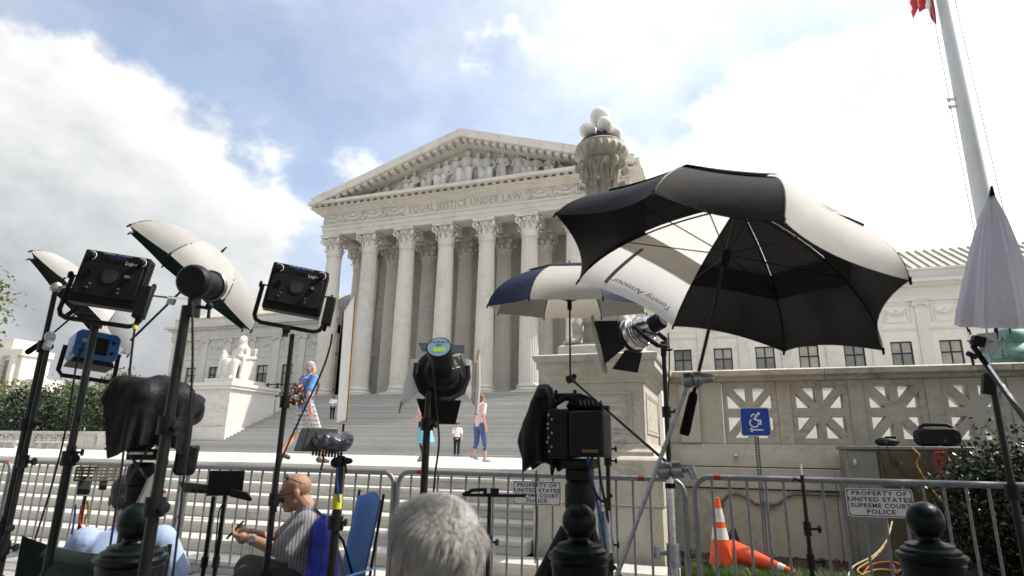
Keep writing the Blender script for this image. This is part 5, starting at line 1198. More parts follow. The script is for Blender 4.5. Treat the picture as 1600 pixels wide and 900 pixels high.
# dark and white umbrella far left
Cn, ax, tp = edge_on(45, 405, 200, 556, 4.9, .12); ap = Cn+ax*.22
umbrella('black and white umbrella behind the left light panel', ap, ax, tp, ['umb_grey', 'umb_white', 'umb_white', 'umb_black', 'umb_black', 'umb_white', 'umb_white', 'umb_grey'], ['umb_grey', 'umb_white', 'umb_black', 'umb_black', 'umb_black', 'umb_black', 'umb_white', 'umb_grey'], sag=.07, shaft_end=at(60, 540, D=4.9))
b = MB(); a_, c_ = at(66, 535, D=4.9), at(42, 551, D=4.9); b.tube([a_, a_.lerp(c_, .1), a_.lerp(c_, .9), c_], [.016, .021, .023, .02], 12); tag(b.build('umbrella_grip', M['foam']), 'black foam grip at the end of the black and white umbrella shaft', 'grip')
# folded white umbrella on a stand at the right
Pt, Pb = at(1550, 306, D=3.0), at(1556, 508, D=3.0); fu = thing('folded_umbrella', 'folded white umbrella with black tip clamped upright on a stand', 'umbrella', Pb); H_ = (Pt-Pb).length; d = (Pt-Pb).normalized()
b = MB(); b.lathe([(.148, -.005), (.143, .06), (.12, .22), (.088, .38), (.05, .53), (.012, H_), (.004, H_+.005)], 96, (0, 0, 0), d, cap=False, rfun=lambda t, z: 1+(.10+.10*max(0, .3-z))*math.sin(8*t+3*z)+.05*math.sin(17*t)+.03*math.sin(29*t+4*z)); b.build('cloth', M['umb_lilac'], fu, local=True, ang=80)
b = MB(); b.tube([d*(H_-.02), d*(H_+.01), d*(H_+.05)], [.016, .012, .005], 12); b.build('tip', M['rubber'], fu, local=True)
b = MB(); b.tube([d*H_, -d*.12], .009, 8); b.build('shaft', M['black'], fu, local=True)
for k in range(8): a = k*math.pi/4; b = MB(); b.tube([Vector((.12*math.cos(a), .12*math.sin(a), .0)), Vector((.118*math.cos(a), .118*math.sin(a), -.028))], .004, 6); b.build('rib_tip', M['rubber'], fu, local=True)
b = MB(); wv = [at(x, y, D=2.94) for x, y in ((1540, 505), (1543, 530), (1541, 548), (1548, 568))]; b.tube(wv, .012, 6, flat=.15); b.build('strap', M['umb_lilac'], fu)
Pc = at(1533, 552, D=2.98); sb_ = stand_at(at(1548, 585, D=3.05), 'black stand leaning arm under the folded white umbrella', .017, knob_z=(.7, 1.2), turn=.4)
t = thing('boom_clamp', 'steel clamp and boom arm holding the folded white umbrella', 'clamp', Pc)
b = MB(); b.tube([at(1520, 540, D=2.97), at(1545, 575, D=2.9), at(1600, 652, D=2.6), at(1680, 760, D=2.3)], .013, 10); b.build('boom', M['black_gloss'], t)
b = MB(); b.tube([at(1545, 571, D=2.88), at(1640, 705, D=2.44)], .006, 8); b.build('boom_highlight_rod', M['chrome'], t)  # thin bright rod added along the boom as its highlight
for (q_, d_, r_) in ((at(1528, 533, D=2.97), (.05, .05, .05), (.2, .3, .1)), (at(1545, 600, D=3.0), (.055, .05, .10), (0, .2, 0))): b = MB(); b.box(q_, d_, r_); b.build('block', M['black'], t, bevel=.006)
b = MB(); b.tube([at(1512, 533, D=2.97), at(1568, 533, D=2.97)], .006, 8); b.tube([at(1567, 528, D=2.97), at(1567, 553, D=2.97)], .006, 8); b.ball(at(1567, 528, D=2.97), .011, 8); b.ball(at(1567, 553, D=2.97), .011, 8); b.build('screw_bar', M['worn_chrome'], t)
b = MB(); pl = [at(x, y, D=2.985) for x, y in ((1532, 515), (1556, 522), (1556, 553), (1532, 553))]; b.prism([(0, 0), (.075, 0), (.075, .1), (0, .1)], 0, .004, 'y'); mm = Matrix.Translation(pl[3]) @ Matrix.Rotation(az_at(pl[3]), 4, 'Z'); b.v = [mm @ p for p in b.v]; b.build('plate', M['alu'], t)
b = MB(); b.tube([at(1518, 557, D=2.93), at(1521, 570, D=2.9)], .006, 6); b.tube([at(1512, 552, D=2.93), at(1525, 558, D=2.93)], .013, 8); b.build('knob', M['plastic'], t)
# thin stand in front of the planting bed
P = at(1253, 742, D=3.3); t = stand_at(P, 'slim black telescopic stand in front of the fallen cone', .011, knob_z=(.82, .98), turn=.3, leg_z=.5)
b = MB(); b.tube([(0, 0, P.z-.012), (0, 0, P.z+.045)], .005, 8); b.build('spigot', M['chrome'], t, local=True); b = MB(); b.tube([(0, 0, P.z-.05), (-.045, 0, P.z-.03), (-.05, 0, P.z-.05)], .006, 6); b.build('lever', M['black'], t, local=True)
# --- round lamp seen from behind at left, on the thick stand
MF = place(298, 438, 2.5, rx=8, ry=0, rz=-28); t = thing('spot_lamp', 'round black spot lamp seen from behind beside the green-lined umbrella', 'lamp', M=MF)
b = MB(); b.lathe([(.02, -.005), (.058, 0), (.068, .012), (.07, .03), (.066, .05)], 28, (0, 0, 0), (0, 1, 0)); b.build('rear_cap', M['plastic'], t, local=True)
b = MB(); b.lathe([(.06, .05), (.055, .09), (.06, .10), (.06, .16), (.066, .162), (.066, .19)], 28, (0, 0, 0), (0, 1, 0), cap=False); b.build('barrel', M['black'], t, local=True)
for y in (.165, .18): b = MB(); b.lathe([(.067, -.004), (.0685, 0), (.067, .004)], 28, (0, y, 0), (0, 1, 0), cap=False); b.build('trim_ring', M['worn_chrome'], t, local=True)
b = MB(); b.span((-.012, .01, -.15), (.012, .08, -.05)); b.build('bracket', M['black'], t, local=True, bevel=.004); b = MB(); b.tube([(.0, .05, -.1), (.06, .05, -.11), (.06, .05, -.15)], .008, 8); b.ball((.06, .05, -.10), .016, 8); b.build('lever', M['plastic'], t, local=True)
P = at(292, 478, D=2.52); stand_at(P, 'thick black stand of the round spot lamp beside the covered camera', .021, knob_z=(.68, 1.12, 1.42), turn=.1, leg_r=.4)
wire('cable', [at(300, 470, D=2.48), at(301, 560, D=2.46), at(297, 640, D=2.46), at(288, 740, D=2.45), at(270, 900, D=2.43)], .005, 'cable', 'black cable running down the thick spot lamp stand')
# --- rain-covered camera
MC = place(250, 640, 2.75); t = thing('covered_camera', 'television camera under a crumpled black rain cover', 'camera', M=MC); b = MB()
cp = [((-.07, .0, .05), (-.07, .34, .06), .085), ((.06, .0, .05), (.06, .34, .04), .08), ((-.02, .05, .10), (.02, .3, .12), .06), ((-.17, .03, .10), (-.1, .05, .10), .045), ((.13, .12, .02), (.14, .3, .0), .07), ((-.08, .03, -.04), (-.08, .3, -.04), .075), ((.05, .05, -.05), (.06, .3, -.06), .07), ((-.19, .02, .02), (-.18, .03, .1), .028)]
cloth_obj(drape(.47, .56, 46, 54, (-.02, .12, .24), cp, 150, 3, .006), 'rain_cover', M['nyl_black'], t)
b = MB()
for (a_, c_, r_) in cp[:7]: b.cap(Vector(a_), Vector(c_), r_-.012, r_-.012, 14)
b.build('camera_shell', M['plastic'], t, local=True)
b = MB(); b.span((-.14, .0, -.17), (.0, .2, -.10)); b.build('camera_body', M['plastic'], t, local=True, bevel=.01)
b = MB(); b.span((-.10, .02, -.22), (.03, .14, -.17)); b.lathe([(.05, 0), (.06, .02), (.06, .08), (.04, .1)], 18, (-.03, .08, -.33)); b.build('fluid_head', M['plastic'], t, local=True, bevel=.006)
b = MB(); b.prism([(.09, -.16), (.185, -.15), (.18, -.27), (.165, -.285), (.10, -.285), (.09, -.27)], .0, .06, 'y'); b.build('accessory_pouch', M['nyl_black'], t, local=True, bevel=.012)
b = MB(); b.tube([(-.03, .08, -.33), (-.03, .08, -.78)], [.055, .05], 14); b.build('pedestal', M['black'], t, local=True)
for (pts, r_, m_) in (([(.0, -.04, -.05), (-.03, -.05, -.2), (-.08, -.05, -.33), (-.06, -.05, -.5)], .005, 'cable'), ([(.02, .0, -.1), (.05, -.04, -.25), (.0, -.05, -.4)], .005, 'cable_g'), ([(-.12, .0, -.15), (-.02, -.05, -.28), (.06, -.05, -.36)], .006, 'cable'), ([(-.02, .0, -.12), (.06, -.05, -.22), (.02, -.06, -.34), (.05, -.04, -.48)], .006, 'cable')):
    wire('camera_cable', [MC @ Vector(p) for p in pts], r_, m_, parent=t)
b = MB(); b.tube([(-.09, -.03, -.19), (.0, -.03, -.19)], .006, 6); b.build('white_clip', M['print_white'], t, local=True)
for j in range(3):
    a = R(90+120*j); d = Vector((math.cos(a), math.sin(a), 0)); z0 = (at(250, 640, D=2.75)).z; b = MB(); b.tube([Vector((-.03, .08, -.62))+d*.05, Vector((-.03, .08, -z0+.012))+d*.45], [.03, .02], 10); b.build('tripod_leg', M['black'], t, local=True)
MG = place(232, 775, 2.55, ry=14); g_ = thing('pan_handle_control', 'grey moulded control grip hanging under the covered camera', 'control grip', M=MG)
b = MB(); b.prism([(-.035, -.10), (.02, -.10), (.03, .01), (.045, .03), (.045, .06), (.015, .10), (-.01, .10), (-.03, .06)], 0, .05, 'y'); b.build('grip', M['mid_grey'], g_, local=True, bevel=.01); b = MB(); b.ball((.05, .0, .03), .008, 10); b.build('red_button', M['cable_r'], g_, local=True)
# --- perforated tray and carabiners at left
MT = place(153, 740, 4.0, rx=-38); t = thing('monitor_tray', 'olive perforated monitor tray on a stand behind the folding chair', 'tray', M=MT)
b = MB(); nx_, ny_ = 7, 4
for i in range(nx_+1): b.box((-.12+.24*i/nx_, 0, 0), (.012, .006, .11))
for j in range(ny_+1): b.box((0, .0005, -.05+.1*j/ny_), (.25, .0055, .012))
b.build('perforated_plate', M['olive'], t, local=True); b = MB(); b.box((-.06, .03, -.07), (.07, .06, .10)); b.box((.04, .03, -.06), (.045, .05, .06)); b.build('bracket', M['plastic'], t, local=True, bevel=.006)
P = at(133, 775, D=4.05); stand_at(P, 'black stand under the perforated monitor tray', .012, knob_z=(.55,), turn=.4, leg_z=.4)
for (pts, m_, lab) in (([(128, 790), (124, 815), (130, 835), (122, 850)], 'cable_r', 'red cord with carabiners hanging from the tray stand'), ([(136, 783), (138, 800), (133, 812), (136, 822)], 'cable_y', 'yellow cord hanging from the tray stand'), ([(118, 788), (116, 812), (112, 835)], 'cable_b', 'blue cord hanging from the tray stand')):
    wire('cord', [at(x, y, D=3.98) for x, y in pts], .007, m_, lab)
# --- monitor and tray on twin poles before barrier C
t = thing('monitor_station', 'black monitor and slotted tray on twin poles before the steps', 'monitor', at(345, 775, D=4.3))
b = MB(); mm = place(353, 755, 4.3); b.M = mm; b.span((-.115, 0, -.085), (.115, .03, .085)); b.build('monitor', M['plastic'], t, bevel=.006)
b = MB(); b.M = place(312, 760, 4.3, ry=4); b.prism([(-.14, .025), (.05, .015), (.05, -.045), (-.09, -.045)], -.03, .03, 'y'); b.build('tray', M['olive'], t, bevel=.004)
b = MB(); b.M = place(378, 773, 4.28, ry=8); b.prism([(-.08, .03), (.03, .02), (.075, -.02), (.07, -.035), (-.08, -.02)], -.04, .05, 'y'); b.build('arm_block', M['plastic'], t, bevel=.01)
b = MB(); b.M = place(316, 763, 4.26, ry=4)
for k in range(4): b.box((-.05+k*.045, -.031, -.015), (.03, .004, .014))
b.build('slot', M['rubber'], t)['kind'] = 'stuff'
for (x, y) in ((333, 780), (351, 778)):
    P = at(x, y, D=4.35); b = MB(); b.tube([P+Vector((0, 0, .02)), Vector((P.x, P.y, .012))], [.013, .017], 10); b.tube([Vector((P.x, P.y, .55)), Vector((P.x, P.y, .62))], .024, 10); b.build('pole', M['black'], t)
wire('cable', [at(350, 785, D=4.3), at(342, 800, D=4.3), at(338, 840, D=4.3), at(334, 880, D=4.3)], .005, 'cable', 'thin black cable between the monitor poles')
# --- reflector board
A = [at(538.6, 486, D=5.0), at(555.7, 459, D=4.45), at(541.7, 657, D=4.45), at(529, 660, D=5.0)]
t = thing('reflector_board', 'tall white reflector board with gold edging, seen nearly edge-on', 'reflector', A[2]); nrm = (A[1]-A[0]).cross(A[3]-A[0]).normalized(); nrm = nrm if nrm.y < 0 else -nrm
A[3] = A[0]+(A[2]-A[1])
b = MB(); b.add([p+nrm*.004 for p in A]+[p-nrm*.004 for p in A], [(0, 1, 2, 3), (7, 6, 5, 4), (0, 4, 5, 1), (1, 5, 6, 2), (2, 6, 7, 3), (3, 7, 4, 0)]); b.build('board', M['refl_white'], t, smooth=False)
for i in range(4): b = MB(); b.tube([A[i], A[(i+1) % 4]], .006, 6); b.build('edging', M['gold'], t)
P = at(537, 662, D=4.6); stand_at(P, 'slim black stand under the reflector board', .010, knob_z=(.8,), turn=.2)
# --- plastic-wrapped light on wrapped stand
MW = place(512, 690, 3.5, rx=0, ry=5, rz=18); t = thing('wrapped_light', 'grey lamp head wrapped in clear plastic film', 'lamp', M=MW)
b = MB(); b.prism([(-.14, -.07), (-.12, .065), (.05, .085), (.06, -.05)], .0, .16, 'y'); b.build('hood', M['grey_case'], t, local=True, bevel=.008)
b = MB(); rn = random.Random(8)
b.ball((.02, .0, -.005), (.12, .09, .055), 18); b.ball((.11, .02, .02), (.045, .06, .055), 14)
for k in range(8): x = rn.uniform(-.08, .13); b.cap((x, -.05+rn.uniform(-.02, .03), rn.uniform(-.05, .05)), (x+rn.uniform(-.05, .05), -.06, rn.uniform(-.05, .05)), .012, .006)
crumple(remesh(b, 'plastic_film', M['plastic_wrap'], .006, t, 2), .010, 16, 3)
b = MB()
for k in range(10): b.box((-.08+k*.018, -.03, -.07), (.008, .02, .03))
b.build('fringe', M['black'], t, local=True)['kind'] = 'stuff'
b = MB(); b.tube([(-.03, -.04, -.06), (-.02, -.045, -.1), (-.025, -.045, -.16)], .006, 6); b.build('strap', M['cable'], t, local=True)
P = at(533, 712, D=3.5); ws_ = stand_at(P, 'thick black stand with yellow tape under the plastic-wrapped lamp', .024, knob_z=(.62, .95), turn=.5, leg_r=.4)
b = MB(); b.tube([(0, 0, P.z-.30), (0, 0, P.z-.22)], .0265, 12); b.build('tape', M['yellow'], ws_, local=True)
b = MB(); b.ball((-.02, -.02, P.z-.05), (.035, .03, .03), 10); b.ball((.03, -.01, P.z-.04), (.04, .02, .02), 10); b.tube([(.02, -.02, P.z-.02), (.04, -.03, P.z-.11)], .008, 6); b.build('clamp', M['plastic'], ws_, local=True)
wire('cable', [at(528, 730, D=3.44), at(527, 760, D=3.42), at(530, 790, D=3.42), at(524, 810, D=3.43)], .005, 'cable_b', 'blue cable tied along the yellow-taped stand')
# --- central lamp with barn doors
MJ = place(690, 585, 3.9, rx=-5, rz=6); t = thing('barn_door_lamp', 'black spotlight with barn doors and blue rear label before the columns', 'lamp', M=MJ)
b = MB(); b.lathe([(.155, .05), (.16, .02), (.155, 0), (.12, -.01), (.115, -.06), (.10, -.10), (.07, -.12)], 36, (0, 0, 0), (0, 1, 0)); b.build('housing', M['black'], t, local=True)
b = MB(); b.lathe([(.163, -.012), (.172, -.008), (.172, .012), (.163, .016)], 36, (0, .04, 0), (0, 1, 0), cap=False); b.build('lens_ring', M['black_gloss'], t, local=True)
b = MB(); d = Vector((-.055, -.30, .10)); b.tube([(0, -.09, 0), (-.02, -.16, .035), (-.022, -.17, .04)], [.06, .07, .078], 24); b.tube([(-.022, -.17, .04), d], [.075, .076], 28); b.build('rear_barrel', M['plastic'], t, local=True)
dn = (d-Vector((-.022, -.17, .04))).normalized(); b = MB(); b.lathe([(.068, 0), (.068, .003)], 28, d, dn); b.build('rear_label', M['lab_blue'], t, local=True)
ex = Vector((0, 0, 1)).cross(dn).normalized(); ex = -ex if ex.x < 0 else ex; ez = dn.cross(ex); ez = ez if ez.z > 0 else -ez
def onlabel(mb, sx_, sz_, o_=.004): mb.v = [d+dn*o_+ex*(p.x+sx_)+ez*(p.y+sz_) for p in mb.v]; return mb
onlabel(text_mb('JOKER-BUG', .022), 0, .036).build('lettering', M['print_black'], t, local=True, smooth=False)['kind'] = 'stuff'
onlabel(text_mb('800', .022), 0, .014).build('lettering', M['print_black'], t, local=True, smooth=False)['kind'] = 'stuff'
g2 = MB(); g2.add([(-.038, -.016, 0), (.038, -.016, 0), (.038, .016, 0), (-.038, .016, 0)], [(0, 1, 2, 3)]); onlabel(g2, .004, -.022, .0045).build('green_sticker', M['lab_green'], t, local=True, smooth=False)
for (pts, m_) in (([(-.155, .03, .10), (-.20, .05, .10), (-.255, .06, -.22), (-.16, .035, -.14)], 'umb_white'), ([(.155, .03, .12), (.165, .03, -.12), (.245, .06, -.21), (.24, .06, .10)], 'alu'), ([(-.15, .03, -.155), (.135, .03, -.155), (.11, .09, -.30), (-.09, .09, -.30)], 'black'), ([(-.13, .03, .155), (.15, .03, .155), (.16, .12, .23), (-.15, .12, .23)], 'black')):
    b = MB(); n_ = (Vector(pts[1])-Vector(pts[0])).cross(Vector(pts[2])-Vector(pts[0])).normalized()*.002; P4 = [Vector(p) for p in pts]; b.add([p+n_ for p in P4]+[p-n_ for p in P4], [(0, 1, 2, 3), (7, 6, 5, 4), (0, 4, 5, 1), (1, 5, 6, 2), (2, 6, 7, 3), (3, 7, 4, 0)]); b.build('barn_door', M[m_] if m_ != 'umb_white' else M['refl_white'], t, local=True, smooth=False)
b = MB(); b.tube([(.245, .055, .16), (.25, .055, -.05), (.235, .055, -.24)], [.02, .024, .028], 12, flat=.6); b.build('diffusion_roll', M['umb_white'], t, local=True)
for (x, z) in ((-.205, .1), (-.245, -.21), (.24, .15)): b = MB(); b.box((x, .045, z), (.010, .02, .07), (0, .15, 0)); b.build('clothes_peg', mat('peg_wood', (.42, .27, .13), .7), t, local=True)
b = MB(); b.tube([(-.165, -.02, .06), (-.168, -.03, -.02), (-.13, -.05, -.12), (-.05, -.07, -.17), (.05, -.07, -.17), (.13, -.05, -.12), (.168, -.03, -.02), (.165, -.02, .06)], .010, 8, flat=1.6); b.build('yoke', M['black'], t, local=True)
for z in (.06, -.02): b = MB(); b.tube([(.05, -.12, z+.03), (.10, -.10, z+.05), (.13, -.05, z)], .006, 6); b.build('latch', M['worn_chrome'], t, local=True)
P = at(670, 612, D=3.78); jl = stand_at(P, 'brown-black stand of the spotlight with barn doors', .022, knob_z=(.6, 1.5), turn=.2)
wire('cable', [at(673, 560, D=3.55), at(678, 590, D=3.58), at(682, 640, D=3.72), at(686, 690, D=3.74), at(680, 740, D=3.74), at(676, 790, D=3.74)], .007, 'cable', 'thick black cable down the barn-door spotlight stand')
# --- T-bar stand
P = at(765, 776, D=3.9); ts = stand_at(P, 'black T-bar stand in front of the police sign', .014, knob_z=(.48, .80), turn=.2, leg_z=.4)
b = MB(); b.M = place(772, 774, 3.9); b.box((-.0, 0, 0), (.40, .03, .018)); b.box((-.02, -.0, .026), (.10, .05, .035)); b.tube([(-.2, 0, 0), (-.14, -.02, .03), (-.07, -.02, .035)], .012, 8); b.build('crossbar', M['plastic'], ts, bevel=.003)
b = MB(); b.M = place(772, 774, 3.9); b.box((-.035, -.027, .028), (.022, .004, .03)); b.build('white_tag', M['print_white'], ts)
b = MB(); b.M = place(772, 774, 3.9); b.tube([(.19, 0, -.005), (.25, 0, -.02)], .008, 8); b.build('bar_end', M['worn_chrome'], ts)
wire('cable', [at(719, 780, D=3.88), at(724, 776, D=3.87), at(726, 790, D=3.88), at(724, 800, D=3.9)], .004, 'cable_g', 'grey wire end hanging from the T-bar')
# --- television camera on tripod
ME = place(898, 668, 2.95, rz=-8) @ Matrix.Scale(1.255, 4); t = thing('television_camera', 'black shoulder television camera on a tripod, seen from behind', 'camera', M=ME)
b = MB(); b.span((-.015, -.06, -.105), (.115, .03, .06)); b.build('battery', M['plastic'], t, local=True, bevel=.012)
b = MB(); b.span((-.105, -.02, -.115), (-.018, .34, .07)); b.span((-.0179, .031, -.11), (.11, .36, .075)); b.build('body', M['black'], t, local=True, bevel=.01)
m = text_mb('DIONIC', .016, 0, 0, spacing=1.1); m.v = [Vector((p.x+.065, -.0608, p.y-.088)) for p in m.v]; m.build('lettering', M['print_gold'], t, local=True, smooth=False)['kind'] = 'stuff'
b = MB(); b.tube([(-.11, .02, .03), (-.09, .03, .085), (-.04, .04, .118), (.02, .05, .122), (.07, .06, .105), (.10, .07, .07)], .011, 10); b.build('cable_arch', M['rubber'], t, local=True)
b = MB(); b.ball((.03, .05, .085), (.07, .06, .03), 12); b.ball((-.0, .04, .10), (.03, .03, .02), 10); b.build('microphone_cover', M['foam'], t, local=True)
b = MB(); b.span((-.125, .14, .115), (.01, .18, .145)); b.box((-.10, .16, .15), (.014, .02, .02)); b.box((-.02, .16, .15), (.014, .02, .02)); b.span((-.03, .15, .07), (.0, .17, .116)); b.build('carry_handle', M['plastic'], t, local=True, bevel=.004)
cp = [((-.135, .04, .135), (-.15, .09, .10), .034), ((-.155, .06, .09), (-.16, .10, .02), .036), ((-.16, .06, .0), (-.165, .14, -.04), .062), ((-.16, .06, -.06), (-.15, .12, -.09), .055), ((-.21, .08, -.03), (-.17, .1, -.03), .03), ((-.12, .08, .15), (-.14, .12, .15), .026)]
cloth_obj(drape(.34, .50, 34, 50, (-.145, .09, .176), cp, 170, 5, .004, pin=2), 'viewfinder_cover', M['nyl_black'], t)
b = MB()
for (a_, c_, r_) in cp: b.cap(Vector(a_), Vector(c_), r_-.006, r_-.006, 12)
b.build('viewfinder', M['plastic'], t, local=True)
b = MB(); b.span((-.07, .05, -.155), (.06, .25, -.116)); b.span((-.05, .08, -.20), (.05, .2, -.1551)); b.build('mount_plate', M['black'], t, local=True, bevel=.006)
b = MB(); b.lathe([(.05, -.20), (.06, -.22), (.06, -.30), (.045, -.33), (.06, -.35), (.06, -.40), (.03, -.42)], 20, (0, .13, 0)); b.build('fluid_head', M['black'], t, local=True)
b = MB()
for k in range(9): b.box((-.095+.01*math.sin(k*2), -.022, -.09+k*.017), (.006, .01, .008))
b.build('button_column', M['worn_chrome'], t, local=True)['kind'] = 'stuff'
for k in range(6): b = MB(); b.tube([(.02+k*.016, .03, .075), (.022+k*.016, .0, .10), (.03+k*.016, -.02, .08)], .004, 6); b.build('curly_cord', M['cable'], t, local=True)
for (pts, m_) in (([(.09, -.02, -.105), (.10, -.03, -.2), (.12, -.02, -.32), (.11, 0, -.42)], 'cable'), ([(.05, -.02, -.105), (.075, -.04, -.22), (.10, -.03, -.35), (.115, -.02, -.46)], 'cable_b'), ([(.07, -.03, -.105), (.06, -.05, -.18), (.10, -.05, -.26), (.14, -.04, -.24)], 'cable')): wire('camera_cable', [ME @ Vector(p) for p in pts], .007, m_, parent=t)
z0 = ME.translation.z/1.255
for j in range(3):
    a = R(75+120*j); d = Vector((math.cos(a), math.sin(a), 0)); b = MB(); b.tube([Vector((0, .13, -.38))+d*.055, Vector((0, .13, -z0+.012))+d*.50], [.026, .018], 10); b.build('tripod_leg', M['black'], t, local=True)
b = MB(); b.tube([(-.02, .0, -.34), (-.06, -.05, -.45), (-.12, -.09, -.58)], [.012, .013, .017], 10); b.build('pan_handle', M['rubber'], t, local=True)
b = MB(); b.tube([(.105, .0, -.30), (.115, -.01, -.44)], .024, 12); b.build('zoom_control', M['worn_chrome'], t, local=True)
wire('cable', [at(838, 735, D=2.3), at(837, 770, D=2.3), at(838, 810, D=2.3), at(836, 880, D=2.3)], .003, 'cable', 'thin black wire dangling from the television camera cover')
# --- boom stand for the navy umbrella
K = at(892, 592, D=4.72); E_ = at(1045, 725, D=3.9); t = thing('umbrella_boom', 'slanting black boom arm that carries the navy and white umbrella', 'boom arm', K)
b = MB(); b.tube([K, E_+(E_-K)*.12], .010, 10); b.build('arm', M['black_gloss'], t)
b = MB(); b.lathe([(.02, -.03), (.032, -.028), (.032, .028), (.02, .03)], 14, K, (1, -.3, .2)); b.ball(K+Vector((.03, 0, .02)), .018, 8); b.build('knuckle', M['black'], t)
mid = K.lerp(E_, .41); b = MB(); b.tube([mid+Vector((0, 0, -.04)), mid+Vector((0, 0, .03))], .024, 10); b.build('boom_clamp', M['black'], t)
stand_at(mid, 'black stand supporting the slanting boom arm', .015, knob_z=(.75, 1.30, 1.38), turn=.35)
# --- chromed open-face light with barn doors
MA = place(1002, 517, 4.1, rx=0, rz=52) @ Matrix.Scale(1.02, 4); t = thing('chromed_lamp', 'chromed studio lamp with clipped barn doors under the big umbrella', 'lamp', M=MA @ Matrix.Rotation(R(-16), 4, 'X'))
b = MB(); b.lathe([(.10, .075), (.108, .07), (.108, .045), (.098, .04), (.098, .0), (.09, -.02), (.078, -.07), (.07, -.085), (.06, -.10)], 36, (0, 0, 0), (0, 1, 0)); b.build('reflector_housing', M['chrome'], t, local=True, ang=25)
for y in (.035, .015, -.005, -.045): b = MB(); b.lathe([(.10 if y > -.02 else .088, -.004), (.105 if y > -.02 else .092, 0), (.10 if y > -.02 else .088, .004)], 36, (0, y, 0), (0, 1, 0), cap=False); b.build('cooling_rib', M['chrome'], t, local=True)
b = MB(); b.lathe([(.105, .075), (.118, .08), (.118, .10), (.105, .105)], 36, (0, 0, 0), (0, 1, 0), cap=False); b.build('accessory_ring', M['black'], t, local=True)
b = MB(); b.lathe([(.05, -.10), (.055, -.105), (.055, -.17), (.04, -.185)], 24, (0, 0, 0), (0, 1, 0)); b.build('rear_socket', M['plastic'], t, local=True)
for (pts, m_, nm) in (([(-.09, .10, .10), (-.09, .10, -.09), (-.14, .25, -.15), (-.14, .25, .16)], 'black', 'barn_door'), ([(.09, .10, .09), (.09, .10, -.09), (.16, .22, -.14), (.16, .22, .14)], 'alu', 'barn_door'), ([(-.085, .10, .105), (.085, .10, .105), (.13, .25, .165), (-.13, .25, .165)], 'black', 'barn_door'), ([(-.085, .10, -.105), (.085, .10, -.105), (.13, .21, -.20), (-.13, .21, -.20)], 'black', 'barn_door'), ([(-.145, .252, .15), (-.145, .252, -.15), (-.05, .36, -.16), (-.05, .36, .17)], 'lab_grey', 'diffusion_gel')):
    b = MB(); P4 = [Vector(p) for p in pts]; n_ = (P4[1]-P4[0]).cross(P4[2]-P4[0]).normalized()*.002; b.add([p+n_ for p in P4]+[p-n_ for p in P4], [(0, 1, 2, 3), (7, 6, 5, 4), (0, 4, 5, 1), (1, 5, 6, 2), (2, 6, 7, 3), (3, 7, 4, 0)]); b.build(nm, M.get(m_, M['umb_grey']), t, local=True, smooth=False)
for z in (.17, -.16): b = MB(); b.box((-.125, .27, z), (.012, .02, .09)); b.build('clothes_peg', bpy.data.materials['peg_wood'], t, local=True)
b = MB(); b.tube([(-.115, -.03, .0), (-.118, -.09, -.09), (-.05, -.12, -.16), (.05, -.12, -.16), (.118, -.09, -.09), (.115, -.03, 0)], .010, 8, flat=1.6); b.build('yoke', M['black'], t, local=True)
P = at(1037, 552, D=4.15); stand_at(P, 'grey-black stand of the chromed lamp', .017, knob_z=(.7, 1.25, 1.62), turn=.1)
b = MB(); b.tube([P+Vector((0, 0, -.02)), P+Vector((0, 0, .08))], .02, 10); b.tube([P+Vector((0, 0, .02)), P+Vector((.06, -.02, .02))], .008, 8); tag(b.build('lamp_socket', M['black']), 'black socket with lever joining the chromed lamp to its stand', 'socket')
wire('cable', [at(1044, 520, D=4.1), at(1046, 560, D=4.1), at(1044, 640, D=4.1), at(1047, 760, D=4.05), at(1044, 900, D=4.0)], .005, 'cable', 'black cable hanging beside the chromed lamp stand')
# --- chromed grip stand with arm that holds the big umbrella
G = at(1046, 735, D=2.5); t = thing('grip_stand', 'chromed grip stand with knuckles below the big umbrella', 'grip stand', (G.x, G.y, .012))
b = MB(); b.tube([Vector((G.x, G.y, .30)), Vector((G.x, G.y, .95))], .020, 16); b.build('lower_tube', M['chrome'], t)
b = MB(); b.tube([Vector((G.x, G.y, .95)), G], .0165, 16); b.build('upper_tube', M['chrome'], t)
for z in (.86, .98):
    b = MB(); b.tube([Vector((G.x, G.y, z-.05)), Vector((G.x, G.y, z+.035))], [.028, .026], 16); b.tube([Vector((G.x, G.y, z)), Vector((G.x-.055, G.y-.03, z))], .010, 8); b.tube([Vector((G.x-.06, G.y-.03, z-.02)), Vector((G.x-.06, G.y-.03, z+.025))], [.014, .012], 10); b.build('collar', M['worn_chrome'], t)
for j in range(3):
    a = R(80+120*j); d = Vector((math.cos(a), math.sin(a), 0)); b = MB(); b.tube([Vector((G.x, G.y, .42))+d*.02, Vector((G.x, G.y, .36))+d*.16, Vector((G.x, G.y, .012))+d*.46], .0125, 10); b.build('leg', M['chrome'], t)
b = MB(); b.lathe([(.02, -.05), (.034, -.045), (.036, -.01), (.028, 0), (.036, .01), (.034, .045), (.02, .05)], 20, G, (.95, .2, .1)); b.tube([G+Vector((.05, 0, 0)), G+Vector((.085, -.02, .01)), G+Vector((.10, -.03, -.03))], [.014, .02, .015], 10); b.build('grip_head', M['worn_chrome'], t)
b = MB(); b.tube([Vector((G.x, G.y, G.z-.07)), Vector((G.x, G.y, G.z-.05))], .021, 14); b.build('band', M['rubber'], t)
A0, A1 = at(962, 905, D=2.35), at(1076, 597, D=2.48); am = thing('slanting_grip_pole', 'long chromed grip arm slanting up to the big umbrella clamp', 'grip arm', A0)
b = MB(); b.tube([A0+(A0-A1)*.1, A1], .0085, 12); b.build('rod', M['worn_chrome'], am)
